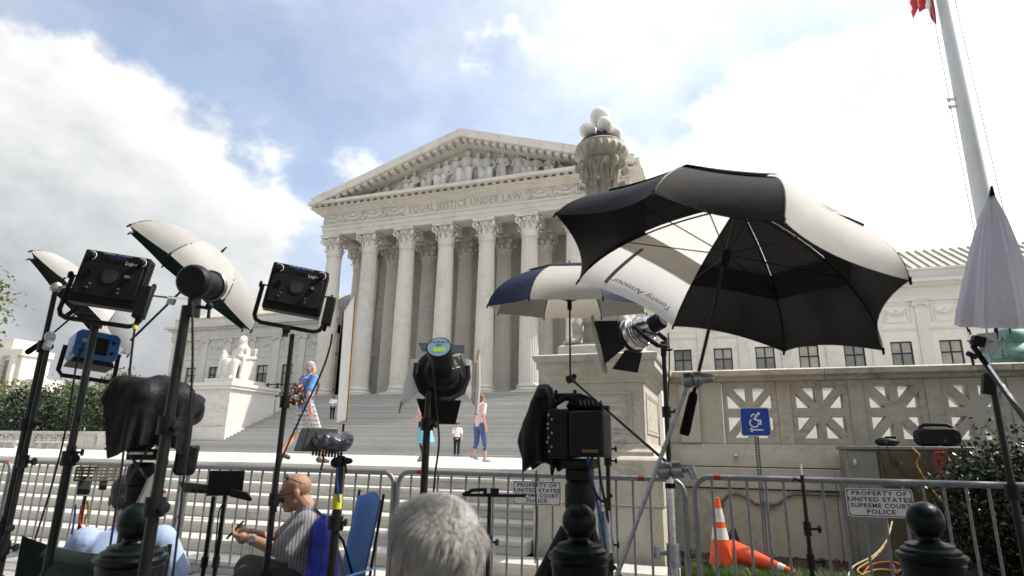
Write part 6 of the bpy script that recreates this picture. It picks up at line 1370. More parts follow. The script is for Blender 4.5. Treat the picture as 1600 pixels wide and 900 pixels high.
b = MB(); b.lathe([(.018, -.045), (.030, -.04), (.032, -.012), (.024, -.006), (.032, 0), (.032, .03), (.022, .036), (.018, .075), (.012, .08)], 20, at(1083, 593, D=2.48), (.97, .2, .08)); b.tube([A1, at(1080, 585, D=2.48)], .016, 10); b.build('clamp_head', M['worn_chrome'], am)
b = MB(); b.lathe([(.033, -.004), (.033, .004)], 18, at(1089, 594, D=2.478), (.97, .2, .08), cap=False); b.build('green_washer', M['patina'], am)
# ------------------------------------------------------------------ people
M['hair_grey'] = mat('grey_hair', (.42, .405, .39), .6, col2=(.20, .19, .185), vscale=26, bump=.8, bscale=70)
M['hair_brown'] = mat('brown_hair', (.12, .055, .022), .5, var=.4, vscale=30, bump=.6, bscale=80)
M['hair_dark'] = mat('dark_hair', (.03, .018, .013), .5, var=.4, vscale=30, bump=.6, bscale=80)
def plaid(name, base, line, scale):
    m = fabric(name, base, .8); nt = m.node_tree; b = nt.nodes['Principled BSDF']; tcn = nt.nodes.new('ShaderNodeTexCoord'); acc = None
    for ax in ('X', 'Z'):
        wv = nt.nodes.new('ShaderNodeTexWave'); wv.bands_direction = ax; wv.inputs['Scale'].default_value = scale; nt.links.new(tcn.outputs['Object'], wv.inputs['Vector'])
        r = nt.nodes.new('ShaderNodeMapRange'); nt.links.new(wv.outputs['Fac'], r.inputs[0]); r.inputs[1].default_value = .62; r.inputs[2].default_value = .9; r.inputs[4].default_value = .5
        if acc is None: acc = r.outputs[0]
        else:
            a = nt.nodes.new('ShaderNodeMath'); a.operation = 'ADD'; nt.links.new(acc, a.inputs[0]); nt.links.new(r.outputs[0], a.inputs[1]); acc = a.outputs[0]
    x = nt.nodes.new('ShaderNodeMixRGB'); nt.links.new(acc, x.inputs[0]); x.inputs[1].default_value = (*base, 1); x.inputs[2].default_value = (*line, 1); nt.links.new(x.outputs[0], b.inputs['Base Color']); return m
def stripes(name, base, line, scale, ax='X'):
    m = fabric(name, base, .8, bump=.35, bscale=22); nt = m.node_tree; b = nt.nodes['Principled BSDF']; tcn = nt.nodes.new('ShaderNodeTexCoord')
    wv = nt.nodes.new('ShaderNodeTexWave'); wv.bands_direction = ax; wv.inputs['Scale'].default_value = scale; wv.inputs['Distortion'].default_value = .6; nt.links.new(tcn.outputs['Object'], wv.inputs['Vector'])
    r = nt.nodes.new('ShaderNodeMapRange'); nt.links.new(wv.outputs['Fac'], r.inputs[0]); r.inputs[1].default_value = .6; r.inputs[2].default_value = .85
    x = nt.nodes.new('ShaderNodeMixRGB'); nt.links.new(r.outputs[0], x.inputs[0]); x.inputs[1].default_value = (*base, 1); x.inputs[2].default_value = (*line, 1); nt.links.new(x.outputs[0], b.inputs['Base Color']); return m
M['shirt_blue'] = fabric('blue_tshirt', (.10, .27, .60), .8, bump=.35, bscale=14); M['shirt_light'] = fabric('pale_blue_shirt', (.33, .43, .64), .8, bump=.35, bscale=14)
M['shirt_white'] = fabric('white_uniform_shirt', (.70, .70, .72), .8); M['navy'] = fabric('navy_trousers', (.012, .014, .022), .8)
M['pink'] = fabric('pale_pink_top', (.66, .46, .46), .8, bump=.4, bscale=14); M['denim'] = fabric('blue_denim', (.045, .09, .22), .8, bump=.3, bscale=30); M['teal'] = fabric('teal_skirt', (.16, .46, .56), .8, .15)
M['lilac_top'] = fabric('pale_grey_top', (.48, .45, .50), .8); M['leggings'] = fabric('black_leggings', (.015, .015, .017), .7); M['khaki'] = fabric('grey_trousers', (.085, .08, .07), .85, bump=.4, bscale=12)
M['plaid'] = plaid('plaid_shorts', (.50, .49, .50), (.09, .09, .14), 4); M['striped'] = stripes('striped_grey_shirt', (.27, .265, .28), (.12, .12, .14), 16); M['shoe'] = mat('dark_shoe', (.03, .03, .03), .6); M['shoe_grey'] = mat('grey_shoe', (.25, .25, .26), .7, var=.3, vscale=30)
def pack_mat():
    m = mat('floral_pack', (.05, .04, .04), .8); nt = m.node_tree; b = nt.nodes['Principled BSDF']; v = nt.nodes.new('ShaderNodeTexVoronoi'); v.inputs['Scale'].default_value = 26
    tcn = nt.nodes.new('ShaderNodeTexCoord'); nt.links.new(tcn.outputs['Object'], v.inputs['Vector']); sp = nt.nodes.new('ShaderNodeSeparateColor'); nt.links.new(v.outputs['Color'], sp.inputs[0]); r = nt.nodes.new('ShaderNodeValToRGB'); r.color_ramp.interpolation = 'CONSTANT'
    for i, (p, c) in enumerate(((0, (.02, .02, .025)), (.35, (.40, .06, .04)), (.5, (.55, .50, .40)), (.64, (.02, .02, .02)), (.76, (.10, .25, .24)), (.88, (.50, .22, .06)))):
        e = r.color_ramp.elements[i] if i < 2 else r.color_ramp.elements.new(p); e.position = p; e.color = (*c, 1)
    nt.links.new(sp.outputs[0], r.inputs[0]); nt.links.new(r.outputs[0], b.inputs['Base Color']); return m
M['floral'] = pack_mat(); M['leather'] = mat('brown_leather', (.16, .055, .03), .6)
V = Vector
def etr(mb, a, b_, ra, rb, n=6, seg=14):
    a, b_ = V(a), V(b_); d = (b_-a); q = V((0, 0, 1)).rotation_difference(d.normalized()).to_matrix() if d.length > 1e-6 else Matrix.Identity(3); L_ = d.length/n
    for i in range(n+1):
        t = i/n; mb.ball(a.lerp(b_, t), (ra[0]+(rb[0]-ra[0])*t, ra[1]+(rb[1]-ra[1])*t, max(L_*1.3, .045)), seg, rot=q)
def hand(mb, w_, d, palm_n, k=1.0, curl=.5):       # wrist, direction of the fingers, palm normal
    d = V(d).normalized(); n = V(palm_n); n = (n-d*n.dot(d)).normalized(); s = d.cross(n)
    for i in range(4):
        o = s*(.030-.020*i)*k; ln = (.036, .042, .040, .032)[i]*k
        p0 = w_+o*.7+d*.03*k; p1 = w_+o+d*.085*k; p2 = p1+(d*(1-curl*.5)+n*curl)*ln; p3 = p2+(d*(1-curl)+n*curl*1.4)*ln*.75
        mb.chain([p0, p1, p2, p3], [.012*k, .0105*k, .0088*k, .0075*k], 8)
    mb.chain([w_+s*.015*k+d*.015*k, w_+s*.042*k+d*.045*k+n*.012*k, w_+s*.045*k+d*.078*k+n*.028*k], [.014*k, .011*k, .009*k], 8)
    mb.ball(w_+d*.045*k, (.034*k, .034*k, .034*k), 10); mb.cap(w_-d*.02*k, w_+d*.05*k, .022*k, .026*k, 10)
def headmb(mb, c, fwd, up, k=1.0):
    f = V(fwd).normalized(); u_ = V(up); u_ = (u_-f*u_.dot(f)).normalized(); s = f.cross(u_); q = Matrix((s, f, u_)).transposed()
    P_ = lambda x, y, z: c+s*x*k+f*y*k+u_*z*k
    mb.ball(P_(0, -.012, .035), (.076*k, .096*k, .086*k), 18, rot=q); mb.ball(P_(0, .022, -.03), (.060*k, .070*k, .080*k), 16, rot=q); mb.ball(P_(0, .052, -.085), (.034*k, .03*k, .026*k), 10, rot=q)
    mb.cap(P_(0, .092, .012), P_(0, .112, -.028), .010*k, .015*k, 8); mb.ball(P_(0, .088, -.062), (.026*k, .014*k, .010*k), 8, rot=q); mb.ball(P_(0, .084, .034), (.05*k, .018*k, .012*k), 10, rot=q)
    for e in (-1, 1): mb.ball(P_(e*.080, -.005, -.005), (.010*k, .021*k, .034*k), 10, rot=q); mb.ball(P_(e*.03, .078, .008), (.014*k, .010*k, .009*k), 8, rot=q)
    return P_, q
def hair(P_, q, k, parent, m, style):
    b = MB()
    if style == 'short':
        b.ball(P_(0, -.024, .050), (.083*k, .092*k, .083*k), 18, rot=q); b.ball(P_(0, -.055, -.01), (.070*k, .055*k, .065*k), 14, rot=q)
    elif style == 'bob':
        b.ball(P_(0, -.026, .045), (.088*k, .097*k, .090*k), 18, rot=q); b.ball(P_(0, -.05, -.03), (.082*k, .065*k, .075*k), 14, rot=q)
        for e in (-1, 1): b.cap(P_(e*.07, -.0, .03), P_(e*.075, .0, -.04), .026*k, .02*k)
    elif style == 'long':
        b.ball(P_(0, -.026, .045), (.086*k, .097*k, .088*k), 18, rot=q); b.chain([P_(0, -.06, 0), P_(0, -.09, -.14), P_(-.02, -.10, -.30), P_(-.03, -.09, -.42)], [.08*k, .085*k, .075*k, .035*k])
    return remesh(b, 'hair', M[m], .009*k, parent, 2)
def walker(px, py, H, yaw, name_label, D, skin_m, shirt, trouser, shoe, hair_m, hair_s, stride=.26, fem=False, sleeve=.45, leg_to=.09, skirt=False, arms=None, extra=None, P=None, hide_feet=None):
    P = at(px, py, D=D) if P is None else P; zf = P.z; k = H/1.75
    Mx = Matrix.Translation(P) @ Matrix.Rotation(az_at(P)+R(yaw), 4, 'Z')
    sw = (.165 if fem else .19)*k; hw = .095*k
    hip = [V((s*hw, 0, .92*k)) for s in (-1, 1)]; st = stride*k
    an = [V((-hw*.9, -st, (.10+.07*(stride > .1))*k)), V((hw*.9, st, .085*k))]; kn = [V((-hw, -st*.35+.05*k, .50*k)), V((hw, st*.62+.02*k, .505*k))]
    sh = [V((s*sw, .0, 1.42*k)) for s in (-1, 1)]
    el = [V((-(sw+.05*k), st*.25-.02, 1.13*k)), V((sw+.05*k, -st*.35-.03, 1.13*k))]; wr = [V((-(sw+.05*k), st*.7+.06*k, .90*k)), V((sw+.06*k, -st*.4+.05*k, .88*k))]
    if arms: el, wr = [[V(q)*k for q in z] for z in arms]
    hc = V((0, .02*k, 1.60*k)); b = MB()
    P_, q = headmb(b, hc, (0, 1, -.05), (0, 0, 1), k*1.02); b.chain([V((0, -.01, 1.42*k)), V((0, .0, 1.52*k))], [.055*k, .052*k])
    etr(b, (0, 0, .95*k), (0, -.01, 1.38*k), (.14*k, .09*k), (.145*k, .09*k))
    for i in (0, 1):
        b.chain([sh[i], el[i], wr[i]], [.048*k, .038*k, .027*k]); d = (wr[i]-el[i]).normalized(); hand(b, wr[i], d+V((0, .15, -.3)), (-(-1 if i == 0 else 1)*1.0, .1, 0), k, .35)
        b.chain([hip[i], kn[i], an[i]], [.085*k, .054*k, .038*k]); b.ball(kn[i].lerp(an[i], .3)+V((0, -.015*k, 0)), .05*k); b.chain([an[i], an[i]+V((0, .12*k, -.05*k))], [.036*k, .03*k])
    body = remesh(b, 'person', M[skin_m], .0085*k, None, 2); body.matrix_basis = Mx; tag(body, name_label, 'person', group='people at the courthouse')
    b = MB(); etr(b, (0, 0, .90*k), (0, -.01, 1.12*k), ((.17 if not fem else .175)*k, .115*k), (.155*k if not fem else .135*k, .105*k), 5); etr(b, (0, -.01, 1.12*k), (0, -.01, 1.40*k), (.155*k if not fem else .135*k, .105*k), (sw*.93, .11*k), 6); b.cap(sh[0], sh[1], .062*k, .062*k); b.cap((0, 0, 1.42*k), (0, 0, 1.47*k), .075*k, .062*k)
    for i in (0, 1): e = sh[i].lerp(el[i], min(1, sleeve*1.6)); b.cap(sh[i], e, .066*k, .062*k)
    remesh(b, 'shirt', M[shirt], .010*k, body, 2)
    b = MB(); etr(b, (0, 0, .86*k), (0, 0, .96*k), (.165*k, .115*k), (.155*k, .11*k), 3)
    if skirt:
        for i in range(17): t = i/16; b.ball((0, -.06*t*k, (.95-.46*t)*k), ((.15+.10*t)*k, (.115+.085*t)*k, .06*k), 18)
        remesh(b, 'skirt', M[trouser], .010*k, body, 3); b = MB()
        for i in (0, 1): b.chain([hip[i], kn[i], an[i]], [.088*k, .058*k, .044*k])
        remesh(b, 'leggings', M['leggings'], .009*k, body, 2)
    else:
        for i in (0, 1):
            lo = an[i] if leg_to < .2 else kn[i].lerp(an[i], (leg_to-.3)/.42 if leg_to < .72 else 0)
            if leg_to >= .72: b.chain([hip[i], hip[i].lerp(kn[i], .88)], [.094*k, .082*k])
            elif leg_to < .2: b.chain([hip[i], kn[i], lo+V((0, 0, .03*k))], [.10*k, .072*k, .062*k])
            else: b.chain([hip[i], kn[i], kn[i].lerp(an[i], .45)], [.10*k, .070*k, .056*k])
        remesh(b, 'trousers' if leg_to < .72 else 'shorts', M[trouser], .010*k, body, 2)
    for i in (0, 1):
        b = MB(); tilt = V((0, .16*k, -.06*k)) if i == 1 or stride < .1 else V((0, .15*k, -.085*k)); b.chain([an[i]+V((0, -.03*k, -.03*k)), an[i]+V((0, .03*k, -.035*k)), an[i]+tilt], [.047*k, .046*k, .036*k]); zz = [p.z for p in b.v]; lo_ = min(zz); fl_ = 0 if i == 1 or stride < .1 else max(0, lo_); b.v = [V((p.x, p.y, max(p.z, .0))) for p in b.v]; b.build('shoe', M[shoe], body, local=True)
    if hair_s: hair(P_, q, k*1.02, body, hair_m, hair_s)
    if extra: extra(body, k, P_, q)
    return body
def ground_at(px, D):      # where somebody stands on the plaza at that depth
    d = FW*F+RT*(px-800)+UP*(450-715); p = V((0, 0, EYE))+d*(D/F); return V((p.x, p.y, PZ+.001))
def backpack(body, k, P_, q):
    b = MB(); b.ball((-.02, -.19*k, 1.16*k), (.15*k, .10*k, .20*k), 16); b.ball((-.02, -.17*k, 1.03*k), (.15*k, .10*k, .12*k), 16); b.ball((-.02, -.27*k, 1.06*k), (.11*k, .05*k, .10*k), 12); remesh(b, 'backpack', M['floral'], .012, body, 2)
    for s in (-1, 1): b = MB(); b.tube([(s*.10*k, -.13*k, 1.32*k), (s*.12*k, -.05*k, 1.475*k), (s*.13*k, .06*k, 1.46*k), (s*.14*k, .11*k, 1.30*k), (s*.17*k, .06*k, 1.12*k), (s*.14*k, -.12*k, 1.03*k)], .022*k, 8, flat=.35); b.build('strap', M['leather'], body, local=True)
def cap_belt(body, k, P_, q):
    b = MB(); b.ball(P_(0, -.01, .105), (.115*k, .12*k, .028*k), 18, rot=q); b.ball(P_(0, -.01, .075), (.088*k, .10*k, .03*k), 16, rot=q); b.ball(P_(0, .085, .055), (.07*k, .05*k, .012*k), 12, rot=q); b.build('cap', M['navy'], body, local=True)
    b = MB(); b.ball(P_(0, .108, .085), (.014*k, .006*k, .018*k), 8); b.ball((-.08*k, .125*k, 1.30*k), (.022*k, .008*k, .028*k), 8); b.build('badge', M['print_gold'], body, local=True)
    b = MB(); b.lathe([(1, -.028*k), (1.03, 0), (1, .028*k)], 24, (0, 0, .965*k), cap=False, rfun=None); b.v = [V((p.x*.178*k, p.y*.128*k, p.z)) for p in b.v]; b.build('belt', M['black'], body, local=True)
    b = MB(); b.box((.17*k, .04*k, .92*k), (.05*k, .07*k, .13*k)); b.box((-.17*k, .03*k, .93*k), (.045*k, .05*k, .09*k)); b.build('holster', M['black'], body, local=True, bevel=.008)
    b = MB(); b.box((.13*k, .10*k, 1.40*k), (.04*k, .03*k, .06*k)); b.build('radio', M['black'], body, local=True)
walker(470, 718, 1.84, -55, 'man in blue t-shirt and plaid shorts walking with a floral backpack', 10.9, 'skin', 'shirt_blue', 'plaid', 'shoe', 'hair_grey', 'short', stride=.33, leg_to=.75, extra=backpack, P=ground_at(470, 10.9))
walker(750, 722, 1.72, -48, 'woman in pale pink top and rolled jeans walking away', 15.6, 'skin', 'pink', 'denim', 'shoe_grey', 'hair_brown', 'bob', stride=.14, fem=True, leg_to=.4, P=ground_at(748, 15.3))
walker(664, 722, 1.66, 40, 'long-haired girl in teal skirt half hidden by the lamp stand', 15.0, 'skin', 'lilac_top', 'teal', 'shoe_grey', 'hair_dark', 'long', stride=.12, fem=True, skirt=True, P=ground_at(661, 14.4), arms=[[(-.22, -.04, 1.14), (.22, 0, 1.14)], [(-.2, .14, 1.02), (.2, .14, 1.02)]])
d_ = ground_at(714, 33.4)
walker(714, 713, 1.82, 178, 'police officer in white shirt standing at the foot of the stairs', 33, 'skin', 'shirt_white', 'navy', 'shoe', 'hair_dark', 'short', stride=.05, extra=cap_belt, P=V((d_.x, min(d_.y, 31.7), PZ+.001)))
p2_ = at(517, 655, Y=37.3); kst = min(NR-1, int((37.3-YS)/tz)); walker(517, 655, 1.68, 178, 'police officer with folded arms standing halfway up the stairs', 40, 'skin_tan', 'shirt_white', 'navy', 'shoe', 'hair_dark', 'short', stride=.05, extra=cap_belt, P=V((p2_.x, 37.3+.1, PZ+(kst+1)*rz+.001)), arms=[[(-.24, .05, 1.14), (.24, .05, 1.14)], [(.02, .2, 1.12), (-.02, .2, 1.10)]])
# ---- seated figures
def seated(Mx, label, skin_m, shirt, trouser, J, hair_m, hair_s, k=1.0, vox=.007, extra=None, kt=1.0, sleeve=.85, hw=1.0, bald=False):
    b = MB(); P_, q = headmb(b, J['head'], J['hf'], J['hu'], k); b.chain([J['neck'], J['head']+(J['neck']-J['head'])*.35], [.062*k, .058*k])
    lat = J['lat']; etr(b, J['hip'], J['chest'], (.13, .10), (.15, .10))
    for i, s in enumerate((-1, 1)):
        sh_ = J['neck']+V((0, 0, -.075))+lat*s*.175; J['sh%d' % i] = sh_
        b.chain([sh_, J['el'][i], J['wr'][i]], [.05, .043, .030]); hand(b, J['wr'][i], J['hd'][i], J['pn'][i], 1.05, J.get('curl', .7))
        hp = J['hip']+lat*s*.10; b.chain([hp, J['kn'][i], J['an'][i]], [.085, .06, .04]); b.chain([J['an'][i], J['an'][i]+J['ff']*.14+V((0, 0, -.03))], [.035, .03])
    body = remesh(b, 'person', M[skin_m], vox, None, 2); body.matrix_basis = Mx; tag(body, label, 'person', group='people seated among the equipment')
    b = MB(); q2 = Matrix((lat, V((0, 0, 1)).cross(lat), V((0, 0, 1)))).transposed()
    def tr(a, c, r0, r1, n=7):
        for i in range(n+1):
            t = i/n; d = (c-a).normalized(); y_ = d.cross(lat).normalized(); qq = Matrix((lat, y_, d)).transposed(); b.ball(a.lerp(c, t), (r0[0]+(r1[0]-r0[0])*t, r0[1]+(r1[1]-r0[1])*t, .07), 16, rot=qq)
    tr(J['hip']+V((0, 0, .03)), J['chest'], (.20, .19), (.20, .15)); tr(J['chest'], J['neck']+V((0, 0, -.08)), (.19, .135), (.165, .09), 5); b.cap(J['neck']+V((0, 0, -.07)), J['neck']+V((0, 0, -.02)), .078, .072)
    for i in (0, 1): b.cap(J['sh%d' % i], J['sh%d' % i].lerp(J['el'][i], sleeve), .078, .082)
    shirt_o = remesh(b, 'shirt', M[shirt], .010, body, 2)
    b = MB(); b.ball(J['hip'], (.18, .18, .12), 16)
    for i, s in enumerate((-1, 1)): b.chain([J['hip']+lat*s*.10, J['kn'][i], J['an'][i]+V((0, 0, .04))], [.115, .088, .065])
    remesh(b, 'trousers', M[trouser], .012, body, 2)
    for i in (0, 1): b = MB(); b.chain([J['an'][i]+V((0, 0, -.03)), J['an'][i]+J['ff']*.16+V((0, 0, -.045))], [.048, .04]); b.v = [V((p.x, p.y, max(p.z, 0))) for p in b.v]; b.build('shoe', M['shoe'], body, local=True)
    if hair_s: hair(P_, q, k, body, hair_m, hair_s)
    if extra: extra(body, P_, q, k, J)
    return body
def ground_frame(px, py, D): P = at(px, py, D=D); return Matrix.Translation((P.x, P.y, .012)) @ Matrix.Rotation(az_at(P), 4, 'Z'), P
# bald man with glasses looking at his phone, facing left
Mx, P = ground_frame(462, 770, 4.0); hz = P.z-.012
def specs(body, P_, q, k, J):
    for e in (-1, 1):
        b = MB(); b.tube([P_(e*.030+.024*math.cos(t), .098, .006+.016*math.sin(t)) for t in [i*math.pi/6 for i in range(13)]], .0022, 5); b.tube([P_(e*.054, .097, .010), P_(e*.084, .01, .008)], .0022, 5); b.build('glasses', M['black_gloss'], body, local=True)
        b = MB(); b.ball(P_(e*.035, .035, .112), (.028, .012, .020), 10, rot=q); b.tube([P_(e*.06, .03, .11), P_(e*.088, -.05, .05)], .003, 5); b.build('sunglasses', M['black_gloss'], body, local=True)
    b = MB(); b.ball(P_(0, .066, -.080), (.034, .028, .026), 12, rot=q); remesh(b, 'goatee', M['hair_grey'], .006, body, 1)
    for (t, r_) in ((.0, .034),): b = MB(); w_ = J['wr'][0]; d = (J['wr'][0]-J['el'][0]).normalized(); b.lathe([(.033, -.012), (.036, 0), (.033, .012)], 18, w_-d*.02, d, cap=False); b.lathe([(.018, 0), (.018, .008)], 14, w_-d*.02+V((0, -.032, .008)), (0, -1, .2)); b.build('wristwatch', M['worn_chrome'], body, local=True)
    b = MB(); b.tube([J['neck']+V((.05, -.10, -.0)), J['neck']+V((.13, -.13, -.07)), J['chest']+V((.19, -.10, .02)), J['hip']+V((.19, -.12, .12))], .020, 6, flat=.35); b.build('shoulder_strap', M['nyl_black'], body, local=True)
J = dict(head=V((0, 0, hz)), hf=V((-1, 0, -.28)), hu=V((-.2, 0, 1)), neck=V((.08, 0, hz-.095)), chest=V((.13, 0, hz-.31)), hip=V((.20, 0, hz-.60)), lat=V((0, 1, 0)), kn=[V((-.22, -.14, hz-.47)), V((-.24, .12, hz-.47))], an=[V((-.18, -.15, .085)), V((-.22, .13, .085))], ff=V((-1, 0, 0)),
    el=[V((-.04, -.22, hz-.33)), V((-.06, .22, hz-.33))], wr=[V((-.24, -.12, hz-.26)), V((-.25, .08, hz-.25))], hd=[V((-1, .45, .05)), V((-1, -.35, .05))], pn=[V((0, .6, .8)), V((0, -.6, .8))], curl=.75)
seated(Mx, 'bald man in striped shirt sitting and looking down at his phone', 'skin_tan', 'striped', 'khaki', J, 'hair_grey', None, extra=specs, vox=.0058)
ph = thing('mobile_phone', 'small dark phone in the hands of the bald man', 'phone', M=Mx @ Matrix.Translation((-.335, -.045, hz-.215)) @ Matrix.Rotation(R(40), 4, 'Y'))
b = MB(); b.box((0, 0, 0), (.012, .07, .13)); b.build('case', M['plastic'], ph, local=True, bevel=.004); b = MB(); b.box((.0066, 0, 0), (.0012, .062, .12)); b.build('screen', M['lcd'], ph, local=True)
# camp chair
cc = thing('camp_chair', 'blue canvas folding chair under the bald man', 'chair', M=Mx @ Matrix.Translation((.30, .04, 0)) @ Matrix.Rotation(R(13), 4, 'Z')); sz_ = hz-.70
b = MB(); vs = []; fs = []
for j in range(9):
    for i in range(9): u_, v_ = i/8, j/8; vs.append((.09+.10*v_+.035*math.sin(u_*math.pi), -.24+.48*u_, sz_+.06+.62*v_-.02*math.cos(u_*2*math.pi)))
for j in range(8):
    for i in range(8): a = j*9+i; fs.append((a, a+1, a+10, a+9))
b.add(vs, fs); o = b.build('backrest', M['chair_blue'], cc, local=True); sol = o.modifiers.new('s', 'SOLIDIFY'); sol.thickness = .006
b = MB(); vs = [(-.36+.48*i/8, -.25+.5*j/8, sz_-.0-.05*math.sin(j/8*math.pi)) for j in range(9) for i in range(9)]; b.add(vs, fs); o = b.build('seat', M['chair_blue'], cc, local=True); sol = o.modifiers.new('s', 'SOLIDIFY'); sol.thickness = .006
for s in (-1, 1):
    b = MB(); b.tube([(.24, s*.25, 0), (.12, s*.25, sz_), (.20, s*.25, sz_+.70)], .010, 8); b.build('back_post', M['black'], cc, local=True)
    b = MB(); b.tube([(-.36, s*.25, 0), (-.34, s*.25, sz_+.22)], .010, 8); b.build('leg', M['black'], cc, local=True)
    b = MB(); b.tube([(-.36, s*.25, .03), (.22, s*.25, sz_)], .008, 8); b.tube([(.24, s*.25, .03), (-.35, s*.25, sz_)], .008, 8); b.build('cross_brace', M['black'], cc, local=True)
    b = MB(); b.tube([(-.35, s*.27, sz_+.24), (-.1, s*.275, sz_+.205), (.19, s*.27, sz_+.26)], .024, 6, flat=.15); b.build('armrest', M['chair_pale'], cc, local=True)
MBg = place(502, 862, 3.70, ry=-12) @ Matrix.Scale(1.2, 4); b = MB(); b.ball((0, .06, -.06), (.075, .06, .15), 18); b.ball((.01, .05, .06), (.055, .05, .10), 14); b.ball((-.02, .06, -.14), (.085, .065, .10), 14); b.cap((.02, .05, .12), (.03, .05, .155), .03, .02)
bg_ = remesh(b, 'drawstring_bag', M['bag_blue'], .009, None, 2); bg_.matrix_basis = MBg; tag(bg_, 'royal blue nylon bag hanging on the camp chair', 'bag')
b = MB(); b.tube([(.03, -.0, .14), (.02, -.02, .05), (-.01, -.015, -.06), (-.045, -.012, -.18)], .0025, 5); b.build('drawstring', M['cable'], bg_, local=True)
# grey-haired man close by, back of the head
Mx, P = ground_frame(672, 872, 1.30); hz = P.z-.012
def greyhair(body, P_, q, k, J):
    b = MB(); rn = random.Random(5); b.ball(P_(0, -.026, .052), (.087*k, .100*k, .082*k), 24, rot=q); b.ball(P_(0, -.062, -.045), (.070*k, .055*k, .065*k), 18, rot=q)
    o = remesh(b, 'hair', M['hair_grey'], .007, body, 3)
    b = MB(); f = (P_(0, 1, 0)-P_(0, 0, 0)).normalized(); cen = P_(0, -.02, .02)
    crown_ = P_(.03, -.045, .125)
    from mathutils import noise as nz
    SW = lambda p: nz.noise_vector(p*22)*.55
    for n_ in range(9000):
        while True:
            d = V((rn.gauss(0, 1), rn.gauss(0, 1), rn.gauss(0, 1))).normalized(); l = q.transposed() @ d
            if l.z > -.75 and not (l.y > .35 and l.z < .45) and not (l.z < .02 and l.y > -.34): break
        p = cen+q @ V((l.x*.088*k, l.y*.103*k, l.z*(.112 if l.z > 0 else .105)*k)); nn = (p-cen).normalized(); fl = (p-crown_); fl = fl-nn*fl.dot(nn); fl = fl.normalized() if fl.length > 1e-5 else f
        fl = (fl+V((rn.uniform(-.12, .12), rn.uniform(-.12, .12), rn.uniform(-.12, .12)))+SW(p)).normalized(); ln = rn.uniform(.03, .06); sd = fl.cross(nn).normalized()*.0007
        m1, m2 = p+fl*ln*.5+nn*(.003+rn.uniform(0, .003)), p+fl*ln-nn*.002+nn*rn.uniform(.0, .004); b.add([p-sd-nn*.003, p+sd-nn*.003, m1+sd, m1-sd, m2], [(0, 1, 2, 3), (3, 2, 4)])
    b.build('hair_strands', M['hair_strand'], body, local=True, smooth=False)['kind'] = 'stuff'
M['hair_strand'] = leafmat('grey_hair_strands', (.22, .21, .205), (.58, .56, .53), .15, .5)
fd = V((-.62, 1, -.05)).normalized(); la = V((1, .62, 0)).normalized()
J = dict(head=V((0, 0, hz)), hf=fd, hu=V((0, 0, 1)), neck=V((.01, -.03, hz-.14)), chest=V((0, -.02, hz-.36)), hip=V((0, -.06, hz-.66)), lat=la, kn=[V((-.32, .32, hz-.60)), V((.05, .42, hz-.60))], an=[V((-.34, .34, .085)), V((.05, .44, .085))], ff=fd,
    el=[V((-.30, .02, hz-.43)), V((.28, .20, hz-.43))], wr=[V((-.25, .26, hz-.48)), V((.06, .36, hz-.48))], hd=[fd, fd], pn=[V((0, 0, -1)), V((0, 0, -1))], curl=.4)
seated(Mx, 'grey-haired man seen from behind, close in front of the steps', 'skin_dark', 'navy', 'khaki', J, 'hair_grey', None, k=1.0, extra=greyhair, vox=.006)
so_ = thing('folding_stool', 'low folding stool under the grey-haired man', 'stool', M=Mx @ Matrix.Translation((0, -.06, 0)))
b = MB(); b.box((0, 0, hz-.80), (.36, .34, .03)); b.build('seat', M['nyl_black'], so_, local=True, bevel=.01)
for s in (-1, 1):
    for e in (-1, 1): b = MB(); b.tube([(s*.15, e*.15, hz-.815), (-s*.15, e*.15, 0)], .009, 6); b.build('leg', M['black'], so_, local=True)
# man in pale blue shirt, back to the camera
Mx, P = ground_frame(205, 782, 3.3); hz = P.z-.012; fd = V((.15, 1, -.2)).normalized(); la = V((1, -.15, 0)).normalized()
J = dict(head=V((-.02, .12, hz)), hf=fd, hu=V((0, .3, 1)), neck=V((.0, .02, hz-.13)), chest=V((.0, -.04, hz-.34)), hip=V((0, -.06, hz-.62)), lat=la, kn=[V((-.16, .38, hz-.56)), V((.16, .38, hz-.56))], an=[V((-.16, .42, .085)), V((.16, .42, .085))], ff=V((0, 1, 0)),
    el=[V((-.27, .10, hz-.42)), V((.28, .05, hz-.42))], wr=[V((-.14, .32, hz-.44)), V((.20, .30, hz-.46))], hd=[V((.3, 1, 0)), V((-.2, 1, 0))], pn=[V((0, 0, -1)), V((0, 0, -1))], curl=.5)
seated(Mx, 'dark-haired man in pale blue shirt sitting with his back turned', 'skin_tan', 'shirt_light', 'khaki', J, 'hair_dark', 'short', vox=.007, sleeve=.78)
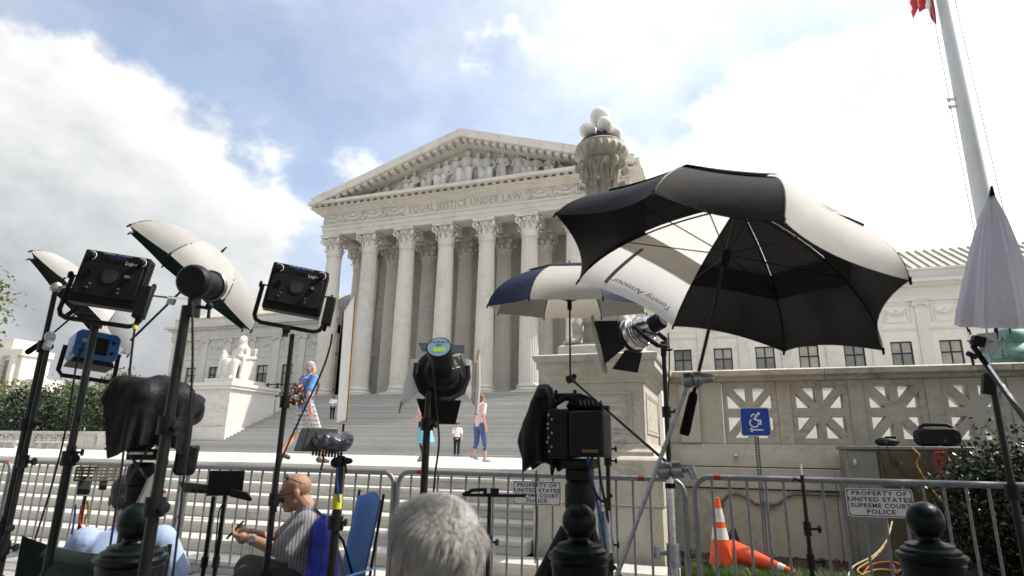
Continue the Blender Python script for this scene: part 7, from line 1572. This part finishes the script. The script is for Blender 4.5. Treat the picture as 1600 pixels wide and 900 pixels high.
fc = thing('folding_chair', 'dark green canvas folding chair behind the man in the blue shirt', 'chair', M=Mx @ Matrix.Translation((-.05, -.25, 0)) @ Matrix.Rotation(R(-12), 4, 'Z')); sz_ = hz-.74
M['canvas_green'] = fabric('dark_green_canvas', (.010, .020, .016), .8, bump=.4, bscale=12)
b = MB(); vs = []; fs = []
for j in range(9):
    for i in range(13): u_, v_ = i/12, j/8; vs.append((-.36+.62*u_, -.03+.07*math.sin(u_*math.pi)-.04*v_, sz_+.02+(.46+.07*abs(2*u_-1)**2.0+(.06*(1-u_)))*v_))
for j in range(8):
    for i in range(12): a = j*13+i; fs.append((a, a+1, a+14, a+13))
b.add(vs, fs); o = b.build('backrest', M['canvas_green'], fc, local=True); sol = o.modifiers.new('s', 'SOLIDIFY'); sol.thickness = .006
b = MB(); b.box((-.05, .22, sz_-.0), (.56, .44, .012)); b.build('seat', M['canvas_green'], fc, local=True, bevel=.004)
for s in (-.36, .26):
    b = MB(); b.tube([(s, -.02, 0), (s, -.02, sz_+.55)], .011, 8); b.build('back_post', M['black'], fc, local=True)
    b = MB(); b.tube([(s, .42, 0), (s, .42, sz_)], .011, 8); b.build('leg', M['black'], fc, local=True)
    b = MB(); b.tube([(s, .0, .05), (s, .42, sz_)], .008, 8); b.build('cross_brace', M['black'], fc, local=True)
# ------------------------------------------------------------------ unseen street trees, added beside and behind the photographer to shade the foreground
for (x, y, h, r, lab, sd) in ((10.2, 5.6, 11, (4.3, 4.6, 3.9), 'unseen broad tree added to shade the sidewalk beside the bush', 31), (4.4, -.8, 8.8, (5.2, 2.6, 2.0), 'unseen low tree added to dim the sidewalk beside the bollards', 35), (-5.5, -1.4, 9.0, (4.8, 2.5, 2.0), 'unseen low tree added to dim the sidewalk by the left light stands', 36), (-3.5, -8.0, 12, (6.5, 4.2, 4.2), 'unseen broad tree added behind the photographer to block sky light', 32), (7.0, -7.0, 12, (6, 4.2, 4.2), 'unseen tree added past the bollards to block sky light', 33)):
    tree('unseen_street_tree', lab, x, y, h, r, 12000, .34, 'leaf', sd)
